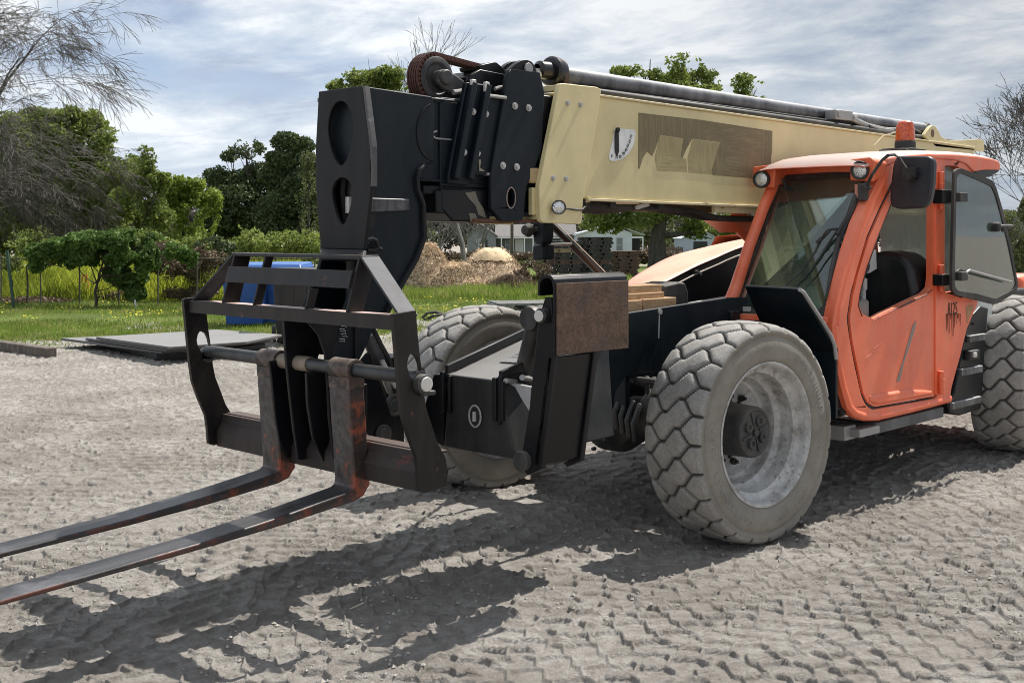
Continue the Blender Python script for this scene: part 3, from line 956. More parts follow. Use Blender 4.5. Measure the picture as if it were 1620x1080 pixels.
# long cylinder on top of the boom
b = MB()
ra, rb = P(884, 119, 'Y', .06), P(1462, 205, 'Y', .06)
ra.y = rb.y = .06
b.cyl(ra, rb, .052, 28)
tubeo = b.build('telescope_cylinder', paint('dark_grey_tube', (.055, .058, .064), dust=(.42, .42, .43), dusty=.5, rough=.32, top=2.2), TH)
b = MB()
b.lathe([(-.10, .045), (-.08, .075), (-.03, .088), (0, .088), (.012, .078), (.014, .055), (.10, .050), (.12, .03)], c=P(871, 113, 'Y', .06), axis=(1, 0, 0.01), n=28)
b.build('cylinder_head', M['gloss'], TH)
b = MB(); c_ = P(880, 118, 'Y', .06)
b.plate(circ(c_, .078, .098, Y_, Z_, 28), (-.03, 0, 0), [circ(c_, .056, .060, Y_, Z_, 28)])
b.box((c_.x - .03, .02, c_.z - .14), (c_.x, .16, c_.z - .06))
b.build('cylinder_clamp', paint('rusty_clamp', (.07, .035, .025), dusty=.3, rough=.6), TH, bev=.004)
b = MB(); b.box((-3.0, .02, 2.50), (.35, .16, 2.56)); b.tube([(.35, -.05, 2.54), (-4.6, -.05, 2.52)], .03, 10); b.tube([(.35, .20, 2.53), (-4.6, .20, 2.50)], .022, 10)
b.build('hose_tray', M['rubber'], TH, bev=.006)
b = MB()
mc = P(1327, 183, 'Y', .16); b.obox(mc, .26, .10, .075, Matrix.Rotation(R_(1), 3, 'Y'))
mn = b.build('valve_block', paint('zinc_block', (.36, .36, .35), dusty=.3, rough=.45, metal=.4), TH, bev=.006)
b = MB()
b.cyl(mc + Vector((.09, .05, 0)), mc + Vector((.09, .062, 0)), .026, 14)
b.tube([mc + Vector((-.13, .02, .02)), P(1362, 195, 'Y', .16), P(1400, 204, 'Y', .16), P(1440, 206, 'Y', .16)], .014, 8)
b.tube([mc + Vector((-.13, .04, -.01)), P(1355, 192, 'Y', .18), P(1385, 205, 'Y', .18)], .026, 10)
b.cyl(P(1385, 205, 'Y', .18), P(1409, 208, 'Y', .18), .020, 10)
b.cyl(mc + Vector((-.12, .02, -.0)), mc + Vector((-.22, .02, -.0)), .030, 10)
b.build('hose_fitting', M['silver'], TH)
b = MB()
b.tube([P(1372, 201, 'Y', .19), P(1386, 206, 'Y', .19), P(1412, 210, 'Y', .19)], .026, 10)
b.tube([P(1405, 208, 'Y', .16), P(1440, 206, 'Y', .14), P(1452, 212, 'Y', .14), P(1456, 225, 'Y', .14), P(1452, 236, 'Y', .14)], .03, 12)
b.tube([P(1456, 212, 'Y', .08), P(1466, 200, 'Y', .08)], .04, 10)
b.build('hose', M['rubber'], TH)

# ---------------------------------------------------------------- black sections and head
hd = MB()
# section A: two plates with a box between
qa = [(807, 109.5), (854.7, 115), (861.7, 146), (858, 235), (845, 270), (833, 296), (828.5, 346), (826, 349.5), (793, 349.5), (777.5, 331), (776.5, 278), (787, 216), (798, 154), (802.5, 118)]
hole = circ(P(808.5, 313, 'Y', .25), .030, .052, Vector((-1, 0, .04)), Z_, 20)
hd.plate([P(x, y, 'Y', .25) for x, y in qa], (0, -.03, 0), [hole])
hd.plate([Vector((P(x, y, 'Y', .25).x, -.25, P(x, y, 'Y', .25).z)) for x, y in qa], (0, .03, 0))
a0 = P(861, 150, 'Y', .25); a1 = P(828, 349, 'Y', .25); a2 = P(777, 331, 'Y', .25)
hd.box((.30, -.215, 1.93), (1.02, .215, 2.44))
hd.box((a2.x - .02, -.219, 1.79), (a1.x - .3, .219, 1.815))
sA = hd.build('middle_section', M['black_blue'], TH, bev=.006)
b = MB()
for x, y in ((813.9, 168), (835.7, 171), (794.9, 262), (817, 264.5)): bolt(b, x, y, .25, .013, .016)
b.build('section_bolt', M['bolt'], sA)
b = MB(); pr = circ(P(808.5, 313, 'Y', .251), .037, .060, Vector((-1, 0, .04)), Z_, 20)
b.plate(pr, (0, .0015, 0), [[v + Y_ * .001 for v in hole]]); b.build('hole_rim', M['scratch'], sA)
b = MB(); b.box((.98, -.24, 1.82), (1.04, .24, 2.0)); b.build('hole_back', M['ink'], sA) if False else None
# dark infill between the black plate and the cream collar, lower box
b = MB()
b.box((.60, -.23, 1.90), (.80, .23, 2.47))
b.box((.55, -.20, 1.80), (1.55, .20, 1.92))
ql = [(699, 298), (775, 300), (776, 351), (717, 350.5), (699, 331)]
b.plate([P(x, y, 'Y', .205) for x, y in ql], (0, -.41, 0))
b.build('inner_collar', M['black'], TH, bev=.01)
b = MB()                                                              # bare primer and wear pad showing below
for q_, y_ in ((((736, 305), (752, 303), (757, 318), (765, 330), (769, 345), (757, 340), (752, 325), (740, 312)), .2075), (((742, 337), (752, 338), (757, 350), (744, 350)), .2075)):
    b.plate([P(x, y, 'Y', y_) for x, y in q_], (0, -.001, 0))
b.build('bare_patch', flat('bare_primer', (.17, .15, .12), .7), TH)
b = MB(); b.box((.60, .16, 1.758), (1.30, .222, 1.776)); b.box((.62, -.222, 1.758), (1.30, -.16, 1.776)); b.build('wear_pad', flat('rusty_pad', (.12, .055, .03), .8), TH, bev=.003)
b = MB(); q_ = P(846, 278, 'Y', .24); b.obox(q_, .10, .03, .085); b.build('wear_pad', flat('tan_pad', (.42, .30, .16), .7), TH, bev=.01)
b = MB(); b.obox(P(849, 214, 'Y', .24), .03, .015, .14); b.build('grease_label', M['white'], TH)
b = MB(); b.obox(P(845, 318, 'Y', .28), .09, .03, .20); b.obox(P(838, 328, 'Y', .24), .10, .03, .12); b.build('collar_gusset', M['cream'], TH, bev=.004) if False else None
b = MB(); b.box((P(846, 320, 'Y', .25).x - .06, .22, 1.80), (P(846, 320, 'Y', .25).x + .02, .252, 1.95)); b.build('collar_gusset', M['cream'], TH, bev=.003)
# section B: ribbed plate
qb = [(738, 130), (770, 134), (774, 140), (774, 152), (802, 158), (787, 215), (777, 277), (758, 277), (744, 280), (741.5, 293.5), (708.5, 290), (710.5, 272), (724, 200)]
b = MB()
b.plate([P(x, y, 'Y', .228) for x, y in qb], (0, -.03, 0))
b.plate([Vector((P(x, y, 'Y', .228).x, -.228, P(x, y, 'Y', .228).z)) for x, y in qb], (0, .03, 0))
b.box((.60, -.197, 1.94), (1.52, .197, 2.40))
for (t0, t1) in (((745.5, 131), (716.5, 284)), ((768, 134.5), (740, 284))):
    p0, p1 = P(*t0, 'Y', .229), P(*t1, 'Y', .229)
    d_ = (p1 - p0).normalized(); n_ = d_.cross(Y_).normalized()
    rw = .018
    b.hexa([p0 - n_ * rw, p0 + n_ * rw, p0 + n_ * rw + Y_ * .035, p0 - n_ * rw + Y_ * .035], [p1 - n_ * rw, p1 + n_ * rw, p1 + n_ * rw + Y_ * .035, p1 - n_ * rw + Y_ * .035])
sB = b.build('ribbed_plate', M['black_blue'], TH, bev=.006)
b = MB()
for x, y in ((748, 177), (768.5, 180.5), (733.7, 241), (755, 242.7)): bolt(b, x, y, .229, .012, .015)
b.build('section_bolt', M['bolt'], sB)
b = MB()
for x, y in ((748.3, 135), (769.5, 139)): b.obox(P(x, y, 'Y', .25), .03, .02, .06)
b.build('rib_end', M['pin'], sB, bev=.003)
b = MB(); b.plate([P(x, y, 'Y', .2295) for x, y in ((757, 253), (760, 252), (761, 256), (759, 265), (763, 268), (767, 271), (758, 270.5))], (0, .001, 0)); b.build('chipped_paint', flat('chip_tan', (.30, .27, .18)), sB)
b = MB(); b.box((.95, .20, 2.005), (1.22, .24, 2.02)); b.build('plate_foot', M['silver'], sB, bev=.003)
# fly section running into the tower
b = MB()
b.box((1.10, -.17, 1.97), (2.0, .185, 2.385))
for z_ in (1.962, 2.378): b.box((1.10, -.19, z_), (1.72, .205, z_ + .014))
b.box((1.02, -.17, 1.90), (1.62, .18, 1.945))
sC = b.build('fly_section', M['black_blue'], TH, bev=.006)
b = MB()
b.tube([P(691, 207.5, 'Y', .192), P(686, 209, 'Y', .194), P(684, 213, 'Y', .194), P(686, 217, 'Y', .194), P(690, 219, 'Y', .194), P(716, 221.5, 'Y', .194)], .0055, 6)
b.build('slot_bead', M['silver'], sC)
b = MB()
for q_ in (((697, 238), (703, 236), (711, 240), (712, 245), (706, 247), (703, 252), (699, 253), (697, 246)), ((709, 166), (717, 166), (723, 176), (713, 173))):
    b.plate([P(x, y, 'Y', .1915) for x, y in q_], (0, .001, 0))
b.build('chipped_paint', flat('chip_cream', (.45, .38, .22)), sC)

# tower (gooseneck) ---------------------------------------------------
b = MB()
YT = .205
sp_ = [(573, 136), (630, 144.5), (682, 152.5), (686.5, 156), (687, 200), (687.5, 256), (672, 261.5), (661, 270), (657.5, 282), (658.5, 300), (667.5, 323), (669.5, 376), (656, 411), (632, 452), (620, 476), (598, 515), (588, 528), (576, 556), (566, 575),
       (545, 585), (520, 588), (505, 570), (497, 540), (486, 505), (500, 470), (520, 440), (570, 400), (583, 360), (590, 300), (588, 235)]
side = [P(x, y, 'Y', YT) for x, y in sp_]
# front edge of the side plates comes from the front plate
frontX = 2.03
side = [P(x, y, 'Y', YT) for x, y in sp_[:20]] + [P(x, y, 'Y', YT) for x, y in ((540, 600), (523, 580))] + [Vector((2.16, YT, 1.30)), Vector((2.06, YT, 1.50)), Vector((2.03, YT, 1.60)), Vector((2.02, YT, 2.1)), Vector((2.03, YT, 2.38))]
b.plate(side, (0, -.028, 0))
b.plate([Vector((v.x - .01, -.155, v.z)) for v in side], (0, .028, 0))
tw = b.build('tower', M['black_blue'], TH, bev=.006)
b = MB()
def FX(px, py): return P(px, py, 'X', frontX + .02)
fo_ = [FX(*q_) for q_ in ((504, 145), (572, 135.7), (586, 235), (587.5, 262), (587, 295), (581, 350), (576, 395), (508, 393), (503, 345), (499.5, 295), (499, 235))]
h1 = [FX(538.7 + 20 * math.cos(t) * (1 if math.sin(t) > 0 else (1 - .25 * abs(math.sin(t)))), 206 - (46 if math.sin(t) > 0 else 56) * math.sin(t)) for t in [2 * math.pi * i / 28 for i in range(28)]]
h2 = [FX(541.2 + 16 * math.cos(t) * (1 if math.sin(t) > 0 else (1 - .35 * abs(math.sin(t)))), 307 - (26 if math.sin(t) > 0 else 49) * math.sin(t)) for t in [2 * math.pi * i / 26 for i in range(26)]]
b.plate(fo_, (-.02, 0, 0), [h1, h2])
lo_ = [FX(508, 393), FX(576, 395)]
b.hexa([lo_[0], lo_[1], lo_[1] + Vector((-.02, 0, -.005)), lo_[0] + Vector((-.02, 0, -.005))], [P(504, 409, 'X', 2.13), P(572, 411, 'X', 2.13), P(572, 411, 'X', 2.13) + Vector((-.02, 0, -.01)), P(504, 409, 'X', 2.13) + Vector((-.02, 0, -.01))])
b.build('tower_front', paint('tower_front_black', (.0075, .0078, .009), dust=(.12, .115, .11), dusty=.12, wear=(.15, .14, .13), wear_amt=.77, rough=.5, top=1.5, spec=.25), tw, bev=.004)
b = MB(); b.hexa([FX(573.5, 136), FX(577, 136), FX(577, 136) + Vector((-.03, 0, 0)), FX(573.5, 136) + Vector((-.03, 0, 0))], [FX(585, 232), FX(589, 232), FX(589, 232) + Vector((-.03, 0, 0)), FX(585, 232) + Vector((-.03, 0, 0))])
b.hexa([FX(585, 232), FX(589, 232), FX(589, 232) + Vector((-.03, 0, 0)), FX(585, 232) + Vector((-.03, 0, 0))], [FX(585.5, 295), FX(589, 295), FX(589, 295) + Vector((-.03, 0, 0)), FX(585.5, 295) + Vector((-.03, 0, 0))])
b.build('front_edge', paint('worn_edge', (.05, .05, .055), dusty=.3, wear=(.15, .15, .15), wear_amt=.55, rough=.5), tw) 
b = MB()                                                              # rear flange that follows the neck
rp = [(671, 262), (661, 270), (657.5, 282), (659, 300), (667.5, 323), (669.5, 376), (656, 411), (632, 452), (620, 476), (600, 512)]
R0 = [P(x, y, 'Y', YT) for x, y in rp]
vs = []
for v in R0: vs += [Vector((v.x, YT + .022, v.z)), Vector((v.x, -YT - .02, v.z))]
b.add(vs, [(2 * i, 2 * i + 1, 2 * i + 3, 2 * i + 2) for i in range(len(R0) - 1)])
fl_ = b.build('rear_flange', M['black'], tw, ang=60)
so = fl_.modifiers.new('thick', 'SOLIDIFY'); so.thickness = .022; so.offset = 0
fl_.modifiers.new('bev', 'BEVEL').width = .004
b = MB()
b.box((1.60, -.178, 2.36), (2.02, .178, 2.385))
b.plate([P(x, y, 'Y', YT + .018) for x, y in ((588, 313), (648, 315), (649, 333), (587, 336))], (0, -.02, 0))
b.build('step_plate', paint('step_black', (.018, .019, .022), dust=(.30, .30, .31), dusty=.9, rough=.5, top=3), tw, bev=.005)
b = MB()
b.lathe([(0, .135), (.004, .138), (.004, .142), (0, .145)], c=P(702, 220, 'Y', YT), axis=(0, 1, 0), n=40) if False else None
arc = [P(687 - 26.0 * math.sin(t) * 1.05, 209 - 45 * math.cos(t), 'Y', YT + .001) for t in [R_(12 + 160 * i / 20) for i in range(21)]]
b.tube(arc, .0055, 6); b.build('weld_arc', M['black'], tw)
b = MB(); b.tube([P(581, 387, 'Y', .23), P(583, 380, 'Y', .23), P(589, 378, 'Y', .23), P(595, 381, 'Y', .23), P(598, 391, 'Y', .23)], .011, 8)
b.tube([P(581, 396, 'Y', .23), P(592, 396, 'Y', .23), P(598, 393, 'Y', .23), P(604, 394, 'Y', .23)], .009, 8); b.build('lifting_eye', M['black'], tw)
b = MB(); b.plate(circ(P(588, 347, 'Y', YT + .001), .022, .048, X_, Z_, 16), (0, .001, 0)); b.build('slot', M['ink'], tw)
b = MB()
RNG2 = random.Random(3)
for k in range(7):
    x = 596 + RNG2.random() * 10 - 60; y = 516 + k * 4
    x = 537 + RNG2.random() * 5
    b.tube([P(x, y, 'Y', .2085), P(x + 4 + 5 * RNG2.random(), y - 1 + RNG2.random(), 'Y', .2085), P(x + 8, y + 1, 'Y', .2085)], .0014, 4)
b.build('chalk_scribble', M['paper'], tw, each=False)
# hydraulics glimpsed inside the tower
b = MB(); b.box((1.83, -.12, 1.55), (1.90, .17, 2.355)); b.build('shade_filler', M['ink'], tw)  # added black block, stands in for the shade behind the tower holes
b = MB()
b.cyl((1.93, .0, 1.2), (1.92, .0, 2.0), .04, 16); b.tube([(1.95, .03, 2.2), (1.98, 0, 2.05), (1.97, -.03, 1.9), (1.94, 0, 1.5)], .015, 8)
b.build('tilt_cylinder', M['black_hub'], tw)
b = MB(); b.cyl((1.97, .02, 1.88), (1.97, .02, 1.80), .02, 10); b.cyl((1.97, .10, 1.84), (1.97, .10, 1.74), .016, 10); b.build('hose_end', M['pin'], tw)

# sheave, chain and head covers ----------------------------------------
SC_ = P(692, 124, 'Y', .10)
b = MB()
b.lathe([(-.075, .03), (-.075, .115), (-.055, .112), (-.045, .085), (-.025, .085), (-.015, .112), (0, .115), (.004, .108), (.004, .085), (-.006, .07), (-.006, .04), (.010, .038), (.010, 0)], c=SC_, axis=(0, 1, 0), n=44)
b.build('sheave', M['black_hub'], TH)
b = MB()
b.cyl(SC_ + Y_ * .005, SC_ + Y_ * .08, .040, 20)
# bracket arm from the sheave pin to the fly section
pin_ = P(705, 124, 'Y', .16); 
b.plate([P(x, y, 'Y', .155) for x, y in ((695, 112), (705, 109), (712, 113), (722, 119), (735, 128), (738, 140), (728, 150), (715, 148), (702, 140), (694, 130))], (0, -.03, 0))
b.cyl((pin_.x, .06, pin_.z), (pin_.x, .165, pin_.z), .034, 18)
b.build('sheave_bracket', M['black_hub'], TH, bev=.008)
b = MB(); b.cyl(pin_ + Y_ * .005, pin_ + Y_ * .016, .026, 20); b.build('pin_cap', M['pin'], TH, bev=.002)
b = MB()                                                              # leaf chain
def link(c_, d_, side_):
    d_ = d_.normalized(); n_ = d_.cross(side_).normalized()
    rot = Matrix((d_, side_, n_)).transposed()
    for s_ in (-.044, -.026, -.008, .010, .028): b.obox(c_ + side_ * s_, .030, .011, .026, rot)
    b.cyl(c_ - side_ * .052, c_ + side_ * .036, .006, 8)
cp = []
for i in range(17):
    t = R_(255 - i * 10.5 * 1.0)
    cp.append(SC_ + Vector((-.0 - .128 * math.cos(t) * -1, -.037, .128 * math.sin(t))))
cp = [SC_ + Vector((.125 * math.cos(t), -.037, .125 * math.sin(t))) for t in [R_(-75 + i * 11.5) for i in range(15)]]
anc = P(757, 107, 'Y', .06); anc.y = SC_.y - .037
last = cp[-1]; n_ = int((anc - last).length / .028)
cp += [last.lerp(anc, (i + 1) / n_) for i in range(n_)]
for i in range(len(cp)):
    d_ = cp[min(i + 1, len(cp) - 1)] - cp[max(i - 1, 0)]
    link(cp[i], d_, Y_)
b.build('chain', paint('rusty_chain', (.085, .034, .022), dust=(.05, .02, .014), dusty=.5, rough=.8), TH, each=False)
b = MB()
b.plate([P(x, y, 'Y', .12) for x, y in ((758, 104), (764, 102), (782, 98), (786, 99), (802, 112), (801, 120), (760, 110))], (0, -.16, 0))
b.plate([P(x, y, 'Y', .14) for x, y in ((746, 118), (760, 110), (801, 118), (803, 150), (775, 160), (742, 128))], (0, -.03, 0))
b.plate([P(x, y, 'Y', .05) for x, y in ((742, 122), (752, 112), (806, 118), (806, 150), (760, 150))], (0, -.2, 0))
b.build('head_cover', M['black'], TH, bev=.004)
b = MB()
er = [(803, 112), (818, 99), (826, 95), (834, 94.5), (842, 98), (847, 106), (850, 117), (803, 118)]
b.plate(smooth_loop([P(x, y, 'Y', .20) for x, y in er], .01, 2), (0, -.03, 0)); b.plate(smooth_loop([P(x - 16, y + 2, 'Y', .10) for x, y in er], .01, 2), (0, -.03, 0))
b.build('head_ear', M['black'], TH, bev=.003)
b = MB(); q_ = P(835, 108.5, 'Y', .205); b.cyl(q_, q_ + Y_ * .012, .030, 20); b.build('pin_cap', M['silver'], TH, bev=.002)
b = MB(); b.cyl(P(846, 117, 'Y', .06), P(874, 114, 'Y', .06), .030, 18); b.build('cylinder_rod', M['pin'], TH)
b = MB(); b.tube([P(717, 146.5, 'Y', .16), P(742, 143, 'Y', .16)], .014, 8); b.tube([P(769, 151, 'Y', .25), P(800, 155, 'Y', .25)], .010, 8)
b.tube([P(783, 141, 'Y', .20), P(790, 138.5, 'Y', .2), P(803, 137, 'Y', .2)], .010, 8); b.tube([P(688, 157, 'Y', .19), P(722, 162, 'Y', .19)], .010, 8)
b.build('pipe', M['silver'], TH) 

# ---------------------------------------------------------------- carriage
CY = .86
CT = MB()
po = [(622, 497), (658, 491.3), (661, 530), (664, 560), (669, 600), (671, 625), (675, 648), (683, 672), (692, 700), (705, 724), (708, 745), (708, 768), (672, 780), (664, 777), (662, 745), (659, 722), (647, 690), (637, 657), (633, 625), (630, 590), (626.5, 550)]
sl = [(646, 566), (649, 560), (654, 559.5), (660, 564), (664, 574), (666, 585), (667, 597), (652, 601), (646, 588), (644, 577)]
near = [P(x, y, 'Y', CY) for x, y in po]; slot = [P(x, y, 'Y', CY) for x, y in sl]
CT.plate(near, (0, -.022, 0), [slot])
CT.plate([Vector((v.x, -v.y + .02, v.z)) for v in near], (0, .022, 0), [[Vector((v.x, -v.y + .02, v.z)) for v in slot]])
yn, yf = CY - .022, -CY + .042
# top angle bar: front lip + flat top
tA = P(622, 499, 'Y', CY)
zt_ = 1.349; xf = 2.372
CT.box((xf - .012, yf, zt_ - .062), (xf, yn, zt_))
carr = CT.build('carriage', M['carriage'], TH, bev=.004)
b = MB(); b.box((xf - .12, yf, zt_ - .016), (xf - .013, yn, zt_ - .003))
b.build('carriage_shelf', paint('shelf_primer', (.20, .10, .085), dust=(.55, .40, .36), dusty=.7, rough=.55, top=2.0), carr, bev=.002)
# lower angle
b = MB()
lt0, lt1 = P(661, 721, 'Y', yn), P(664, 777, 'Y', yn)
xl = 2.165
b.hexa([(xl - .02, yn, .735), (xl, yn, .735), (xl + .010, yn, .690), (xl - .01, yn, .690)], [(xl - .02, yf, .735), (xl, yf, .735), (xl + .010, yf, .690), (xl - .01, yf, .690)])
b.hexa([(xl - .012, yn, .692), (xl + .008, yn, .694), (xl + .035, yn, .650), (xl + .015, yn, .650)], [(xl - .012, yf, .692), (xl + .008, yf, .694), (xl + .035, yf, .650), (xl + .015, yf, .650)])
b.box((xl + .014, yf, .568), (xl + .036, yn, .652))
b.box((xl - .10, yf, .728), (xl - .019, yn, .740))
b.build('lower_beam', paint('rusty_beam', (.016, .011, .0095), dust=(.08, .055, .045), dusty=.4, wear=(.085, .026, .018), wear_amt=.60, rough=.6, top=1.5), carr, bev=.004)
# backrest
def bpnt(y, z):                                                        # leans back towards the top
    t = (z - 1.345) / .255
    return Vector((xf - .02 - .075 * t, y, z))
b = MB()
TZ = 1.60
def upright(y, z0, z1, wdt=.095, th=.013):
    a_, c_ = bpnt(y, z0), bpnt(y, z1)
    b.hexa([a_, a_ + Y_ * th, a_ + Vector((-wdt, th, 0)), a_ + Vector((-wdt, 0, 0))], [c_, c_ + Y_ * th, c_ + Vector((-wdt, th, 0)), c_ + Vector((-wdt, 0, 0))])
for y, wq_ in ((-.535, .10), (-.26, .05), (.475, .095)): upright(y, 1.347, TZ, wq_)
upright(.165, 1.347, 1.44, .05)
b.hexa([bpnt(-.545, TZ - .016), bpnt(.50, TZ - .016), bpnt(.50, TZ - .016) + Vector((-.1, 0, 0)), bpnt(-.545, TZ - .016) + Vector((-.1, 0, 0))],
       [bpnt(-.545, TZ), bpnt(.50, TZ), bpnt(.50, TZ) + Vector((-.1, 0, 0)), bpnt(-.545, TZ) + Vector((-.1, 0, 0))])
# middle rail
a_ = [bpnt(-.535, 1.452) + X_ * .014, bpnt(.475, 1.452) + X_ * .014, bpnt(.475, 1.452) + X_ * .001, bpnt(-.535, 1.452) + X_ * .001]
c_ = [bpnt(-.535, 1.532) + X_ * .014, bpnt(.475, 1.532) + X_ * .014, bpnt(.475, 1.532) + X_ * .001, bpnt(-.535, 1.532) + X_ * .001]
b.hexa(a_, c_)
b.build('backrest', M['carriage'], carr, bev=.003)
b = MB()
for s_, yt, yb in ((1, .488, yn + .008), (-1, -.545, yf - .008)):
    t_, u_ = bpnt(yt, TZ + .002), bpnt(yb, 1.350)
    n_ = (u_ - t_).cross(X_).normalized() * .012 * (-1 if s_ > 0 else 1)
    if n_.z > 0: n_ = -n_
    wd_ = Vector((-.105, 0, 0))
    b.hexa([t_, t_ + n_, t_ + n_ + wd_, t_ + wd_], [u_, u_ + n_, u_ + n_ + wd_, u_ + wd_])
b.build('backrest_brace', paint('brace_black', (.03, .03, .032), dust=(.13, .13, .135), dusty=.8, rough=.65, top=1.0, spec=.2), carr, bev=.003)
# shaft with end caps
sx, sz = 2.250, 1.075
b = MB(); b.cyl((sx, yf - .01, sz), (sx, yn + .03, sz), .032, 24); b.build('fork_shaft', M['shaft'], carr)
b = MB(); b.cyl((sx, -.20, sz), (sx, .08, sz), .037, 20); b.build('shaft_sleeve', flat('worn_sleeve', (.26, .21, .16), .6), carr)
b = MB()
for yy, s_ in ((CY, 1), (yf, -1)): b.cyl((sx, yy, sz - .022), (sx, yy + s_ * .04, sz - .022), .042, 24)
b.obox((sx - .03, CY + .02, sz - .065), .07, .03, .02)
b.build('shaft_end', M['black_hub'], carr, bev=.004)
b = MB(); b.cyl((sx, CY + .041, sz - .022), (sx, CY + .052, sz - .022), .032, 24); b.build('pin_cap', M['pin'], carr, bev=.003)

# quick coupler between the forks
b = MB()
def rib(fe, y, back=.16):
    """vertical rib whose front edge follows the picked points"""
    f_ = [P(x, yy_, 'Y', y) for x, yy_ in fe]
    bk = [Vector((min(v.x - back, 2.13), y, v.z)) for v in reversed(f_)]
    b.plate(f_ + bk, (0, -.018, 0))
rib([(426, 571), (430, 600), (436, 660), (443, 700), (456, 724)], -.145)
rib([(449, 500), (452, 560), (457, 610), (465, 680), (473, 728)], -.02)
rib([(485, 590), (487, 640), (495, 690), (504, 712), (517, 740)], .12)
rib([(488, 510), (505, 530), (515, 560), (518, 600), (521, 660), (530, 735)], .20, .2)
b.box((2.05, -.30, .62), (2.075, .26, .98))
b.box((2.06, -.30, 1.10), (2.09, .22, 1.30))
b.box((2.00, -.30, .60), (2.20, .30, .64))
b.build('coupler', M['black'], carr, bev=.004)
b = MB()
for yc, rr in ((-.06, 1), ):
    ccp = P(470, 560, 'Y', yc)
    arch = [P(458, 600, 'Y', yc), P(457, 560, 'Y', yc), P(460, 544, 'Y', yc), P(468, 537, 'Y', yc), P(478, 537, 'Y', yc), P(486, 544, 'Y', yc), P(489, 556, 'Y', yc), P(489, 600, 'Y', yc)]
    b.tube(arch, .016, 8)
b.build('coupler_hook', M['carriage'], carr)
b = MB()
b.plate([P(x, y, 'Y', .245) for x, y in ((549, 608), (557, 612), (570, 622), (577, 634), (577, 648), (570, 660), (549, 670))], (0, -.024, 0))
b.build('pivot_ear', M['black'], carr, bev=.004)
b = MB(); q_ = P(564, 637, 'Y', .246); b.cyl(q_, q_ + Y_ * .014, .032, 20); b.build('pin_cap', M['silver'], carr, bev=.003)
# link arm and slave cylinder behind the carriage
b = MB()
for y_ in (.15, -.12):
    b.plate(smooth_loop([P(x, y, 'Y', y_) if y_ > 0 else Vector((P(x, y, 'Y', .15).x, y_, P(x, y, 'Y', .15).z)) for x, y in ((585, 555), (592, 575), (604, 610), (617, 650), (630, 685), (630, 697), (622, 703), (607, 700), (585, 690), (572, 668), (562, 620), (565, 580))], .02, 3), (0, -.022, 0))
b.build('link_arm', M['black'], TH, bev=.004)
b = MB(); q_ = P(605, 687, 'Y', .15)
b.lathe([(0, .050), (.012, .052), (.016, .044), (.010, .036), (.018, .030), (.018, 0)], c=q_, axis=(0, 1, 0), n=24)
b.cyl(q_ - Y_ * .3, q_, .032, 16)
q_ = P(622, 640, 'Y', .10); b.lathe([(0, .055), (.02, .057), (.024, .046), (.012, .036), (.02, .028), (.02, 0)], c=q_, axis=(0, 1, 0), n=24)
b.build('link_pin', M['black_hub'], TH, bev=.003)
b = MB()
b.cyl(P(583, 528, 'Y', 0.02), P(606, 585, 'Y', 0.02), .042, 20)
b.build('slave_cylinder', paint('tube_black', (.03, .032, .036), dust=(.35, .35, .36), dusty=.5, rough=.3, top=2), TH)
b = MB()
b.cyl(P(606, 585, 'Y', 0.02), P(632, 650, 'Y', 0.02), .026, 18); b.cyl(P(604, 570, 'Y', .10), P(626, 612, 'Y', .10), .012, 10)
b.build('cylinder_rod', M['pin'], TH)
b = MB(); b.tube([P(590, 520, 'Y', .06), P(602, 545, 'Y', .06), P(616, 570, 'Y', .06), P(622, 600, 'Y', .06), P(628, 630, 'Y', .06)], .014, 8); b.build('hose', M['rubber'], TH)
b = MB(); b.plate([P(x, y, 'Y', .02) for x, y in ((612, 570), (634, 560), (640, 640), (640, 700), (628, 706), (615, 660))], (0, -.10, 0)); b.build('yoke', M['black'], TH, bev=.006)

# ---------------------------------------------------------------- forks
def make_fork():
    """origin at the shaft; shank down, blade forward, nose bevelled"""
    b = MB()
    w_ = .15
    T = .052
    H = .545; L = 2.0
    # side outline in x,z (relative to the front face of the shank)
    o_ = [(-.042, -.055), (.035, -.055), (.047, -.10), (.047, -H + .04), (.052, -H + .012), (.075, -H), (.40, -H - .018), (.85, -H - .028), (L, -H - .012), (L + .02, -H - .018), (L, -H - .028), (1.3, -H - .046), (.85, -H - .056), (.45, -H - T - .008), (.06, -H - T), (.00, -H - T + .012), (-.030, -H - T + .045), (-.042, -H)]
    pl_ = [Vector((x, -w_ / 2, z)) for x, z in o_]
    b.plate(pl_, (0, w_, 0))
    body = b.build('fork', M['fork'], None, bev=.007)
    b = MB()
    b.plate(circ((0, -w_ / 2 - .003, 0), .050, .050, X_, Z_, 26), (0, w_ + .006, 0), [circ((0, -w_ / 2 - .003, 0), .0335, .0335, X_, Z_, 26)])
    b.box((-.044, -w_ / 2 - .002, -.085), (.044, w_ / 2 + .002, -.03))
    b.build('fork_eye', paint('worn_brown_eye', (.075, .045, .035), dusty=.4, wear=(.03, .025, .022), wear_amt=.5, rough=.5), body, bev=.006)
    return body
fk = make_fork(); fk.parent = TH
fk.location = (sx, .347, sz); fk.rotation_euler = (0, R_(4.6), 0)
fk['label'] = 'fork nearest the camera'
f2 = copy_tree(fk, TH); f2.location = (sx, -.235, sz); f2['label'] = 'fork farther from the camera'

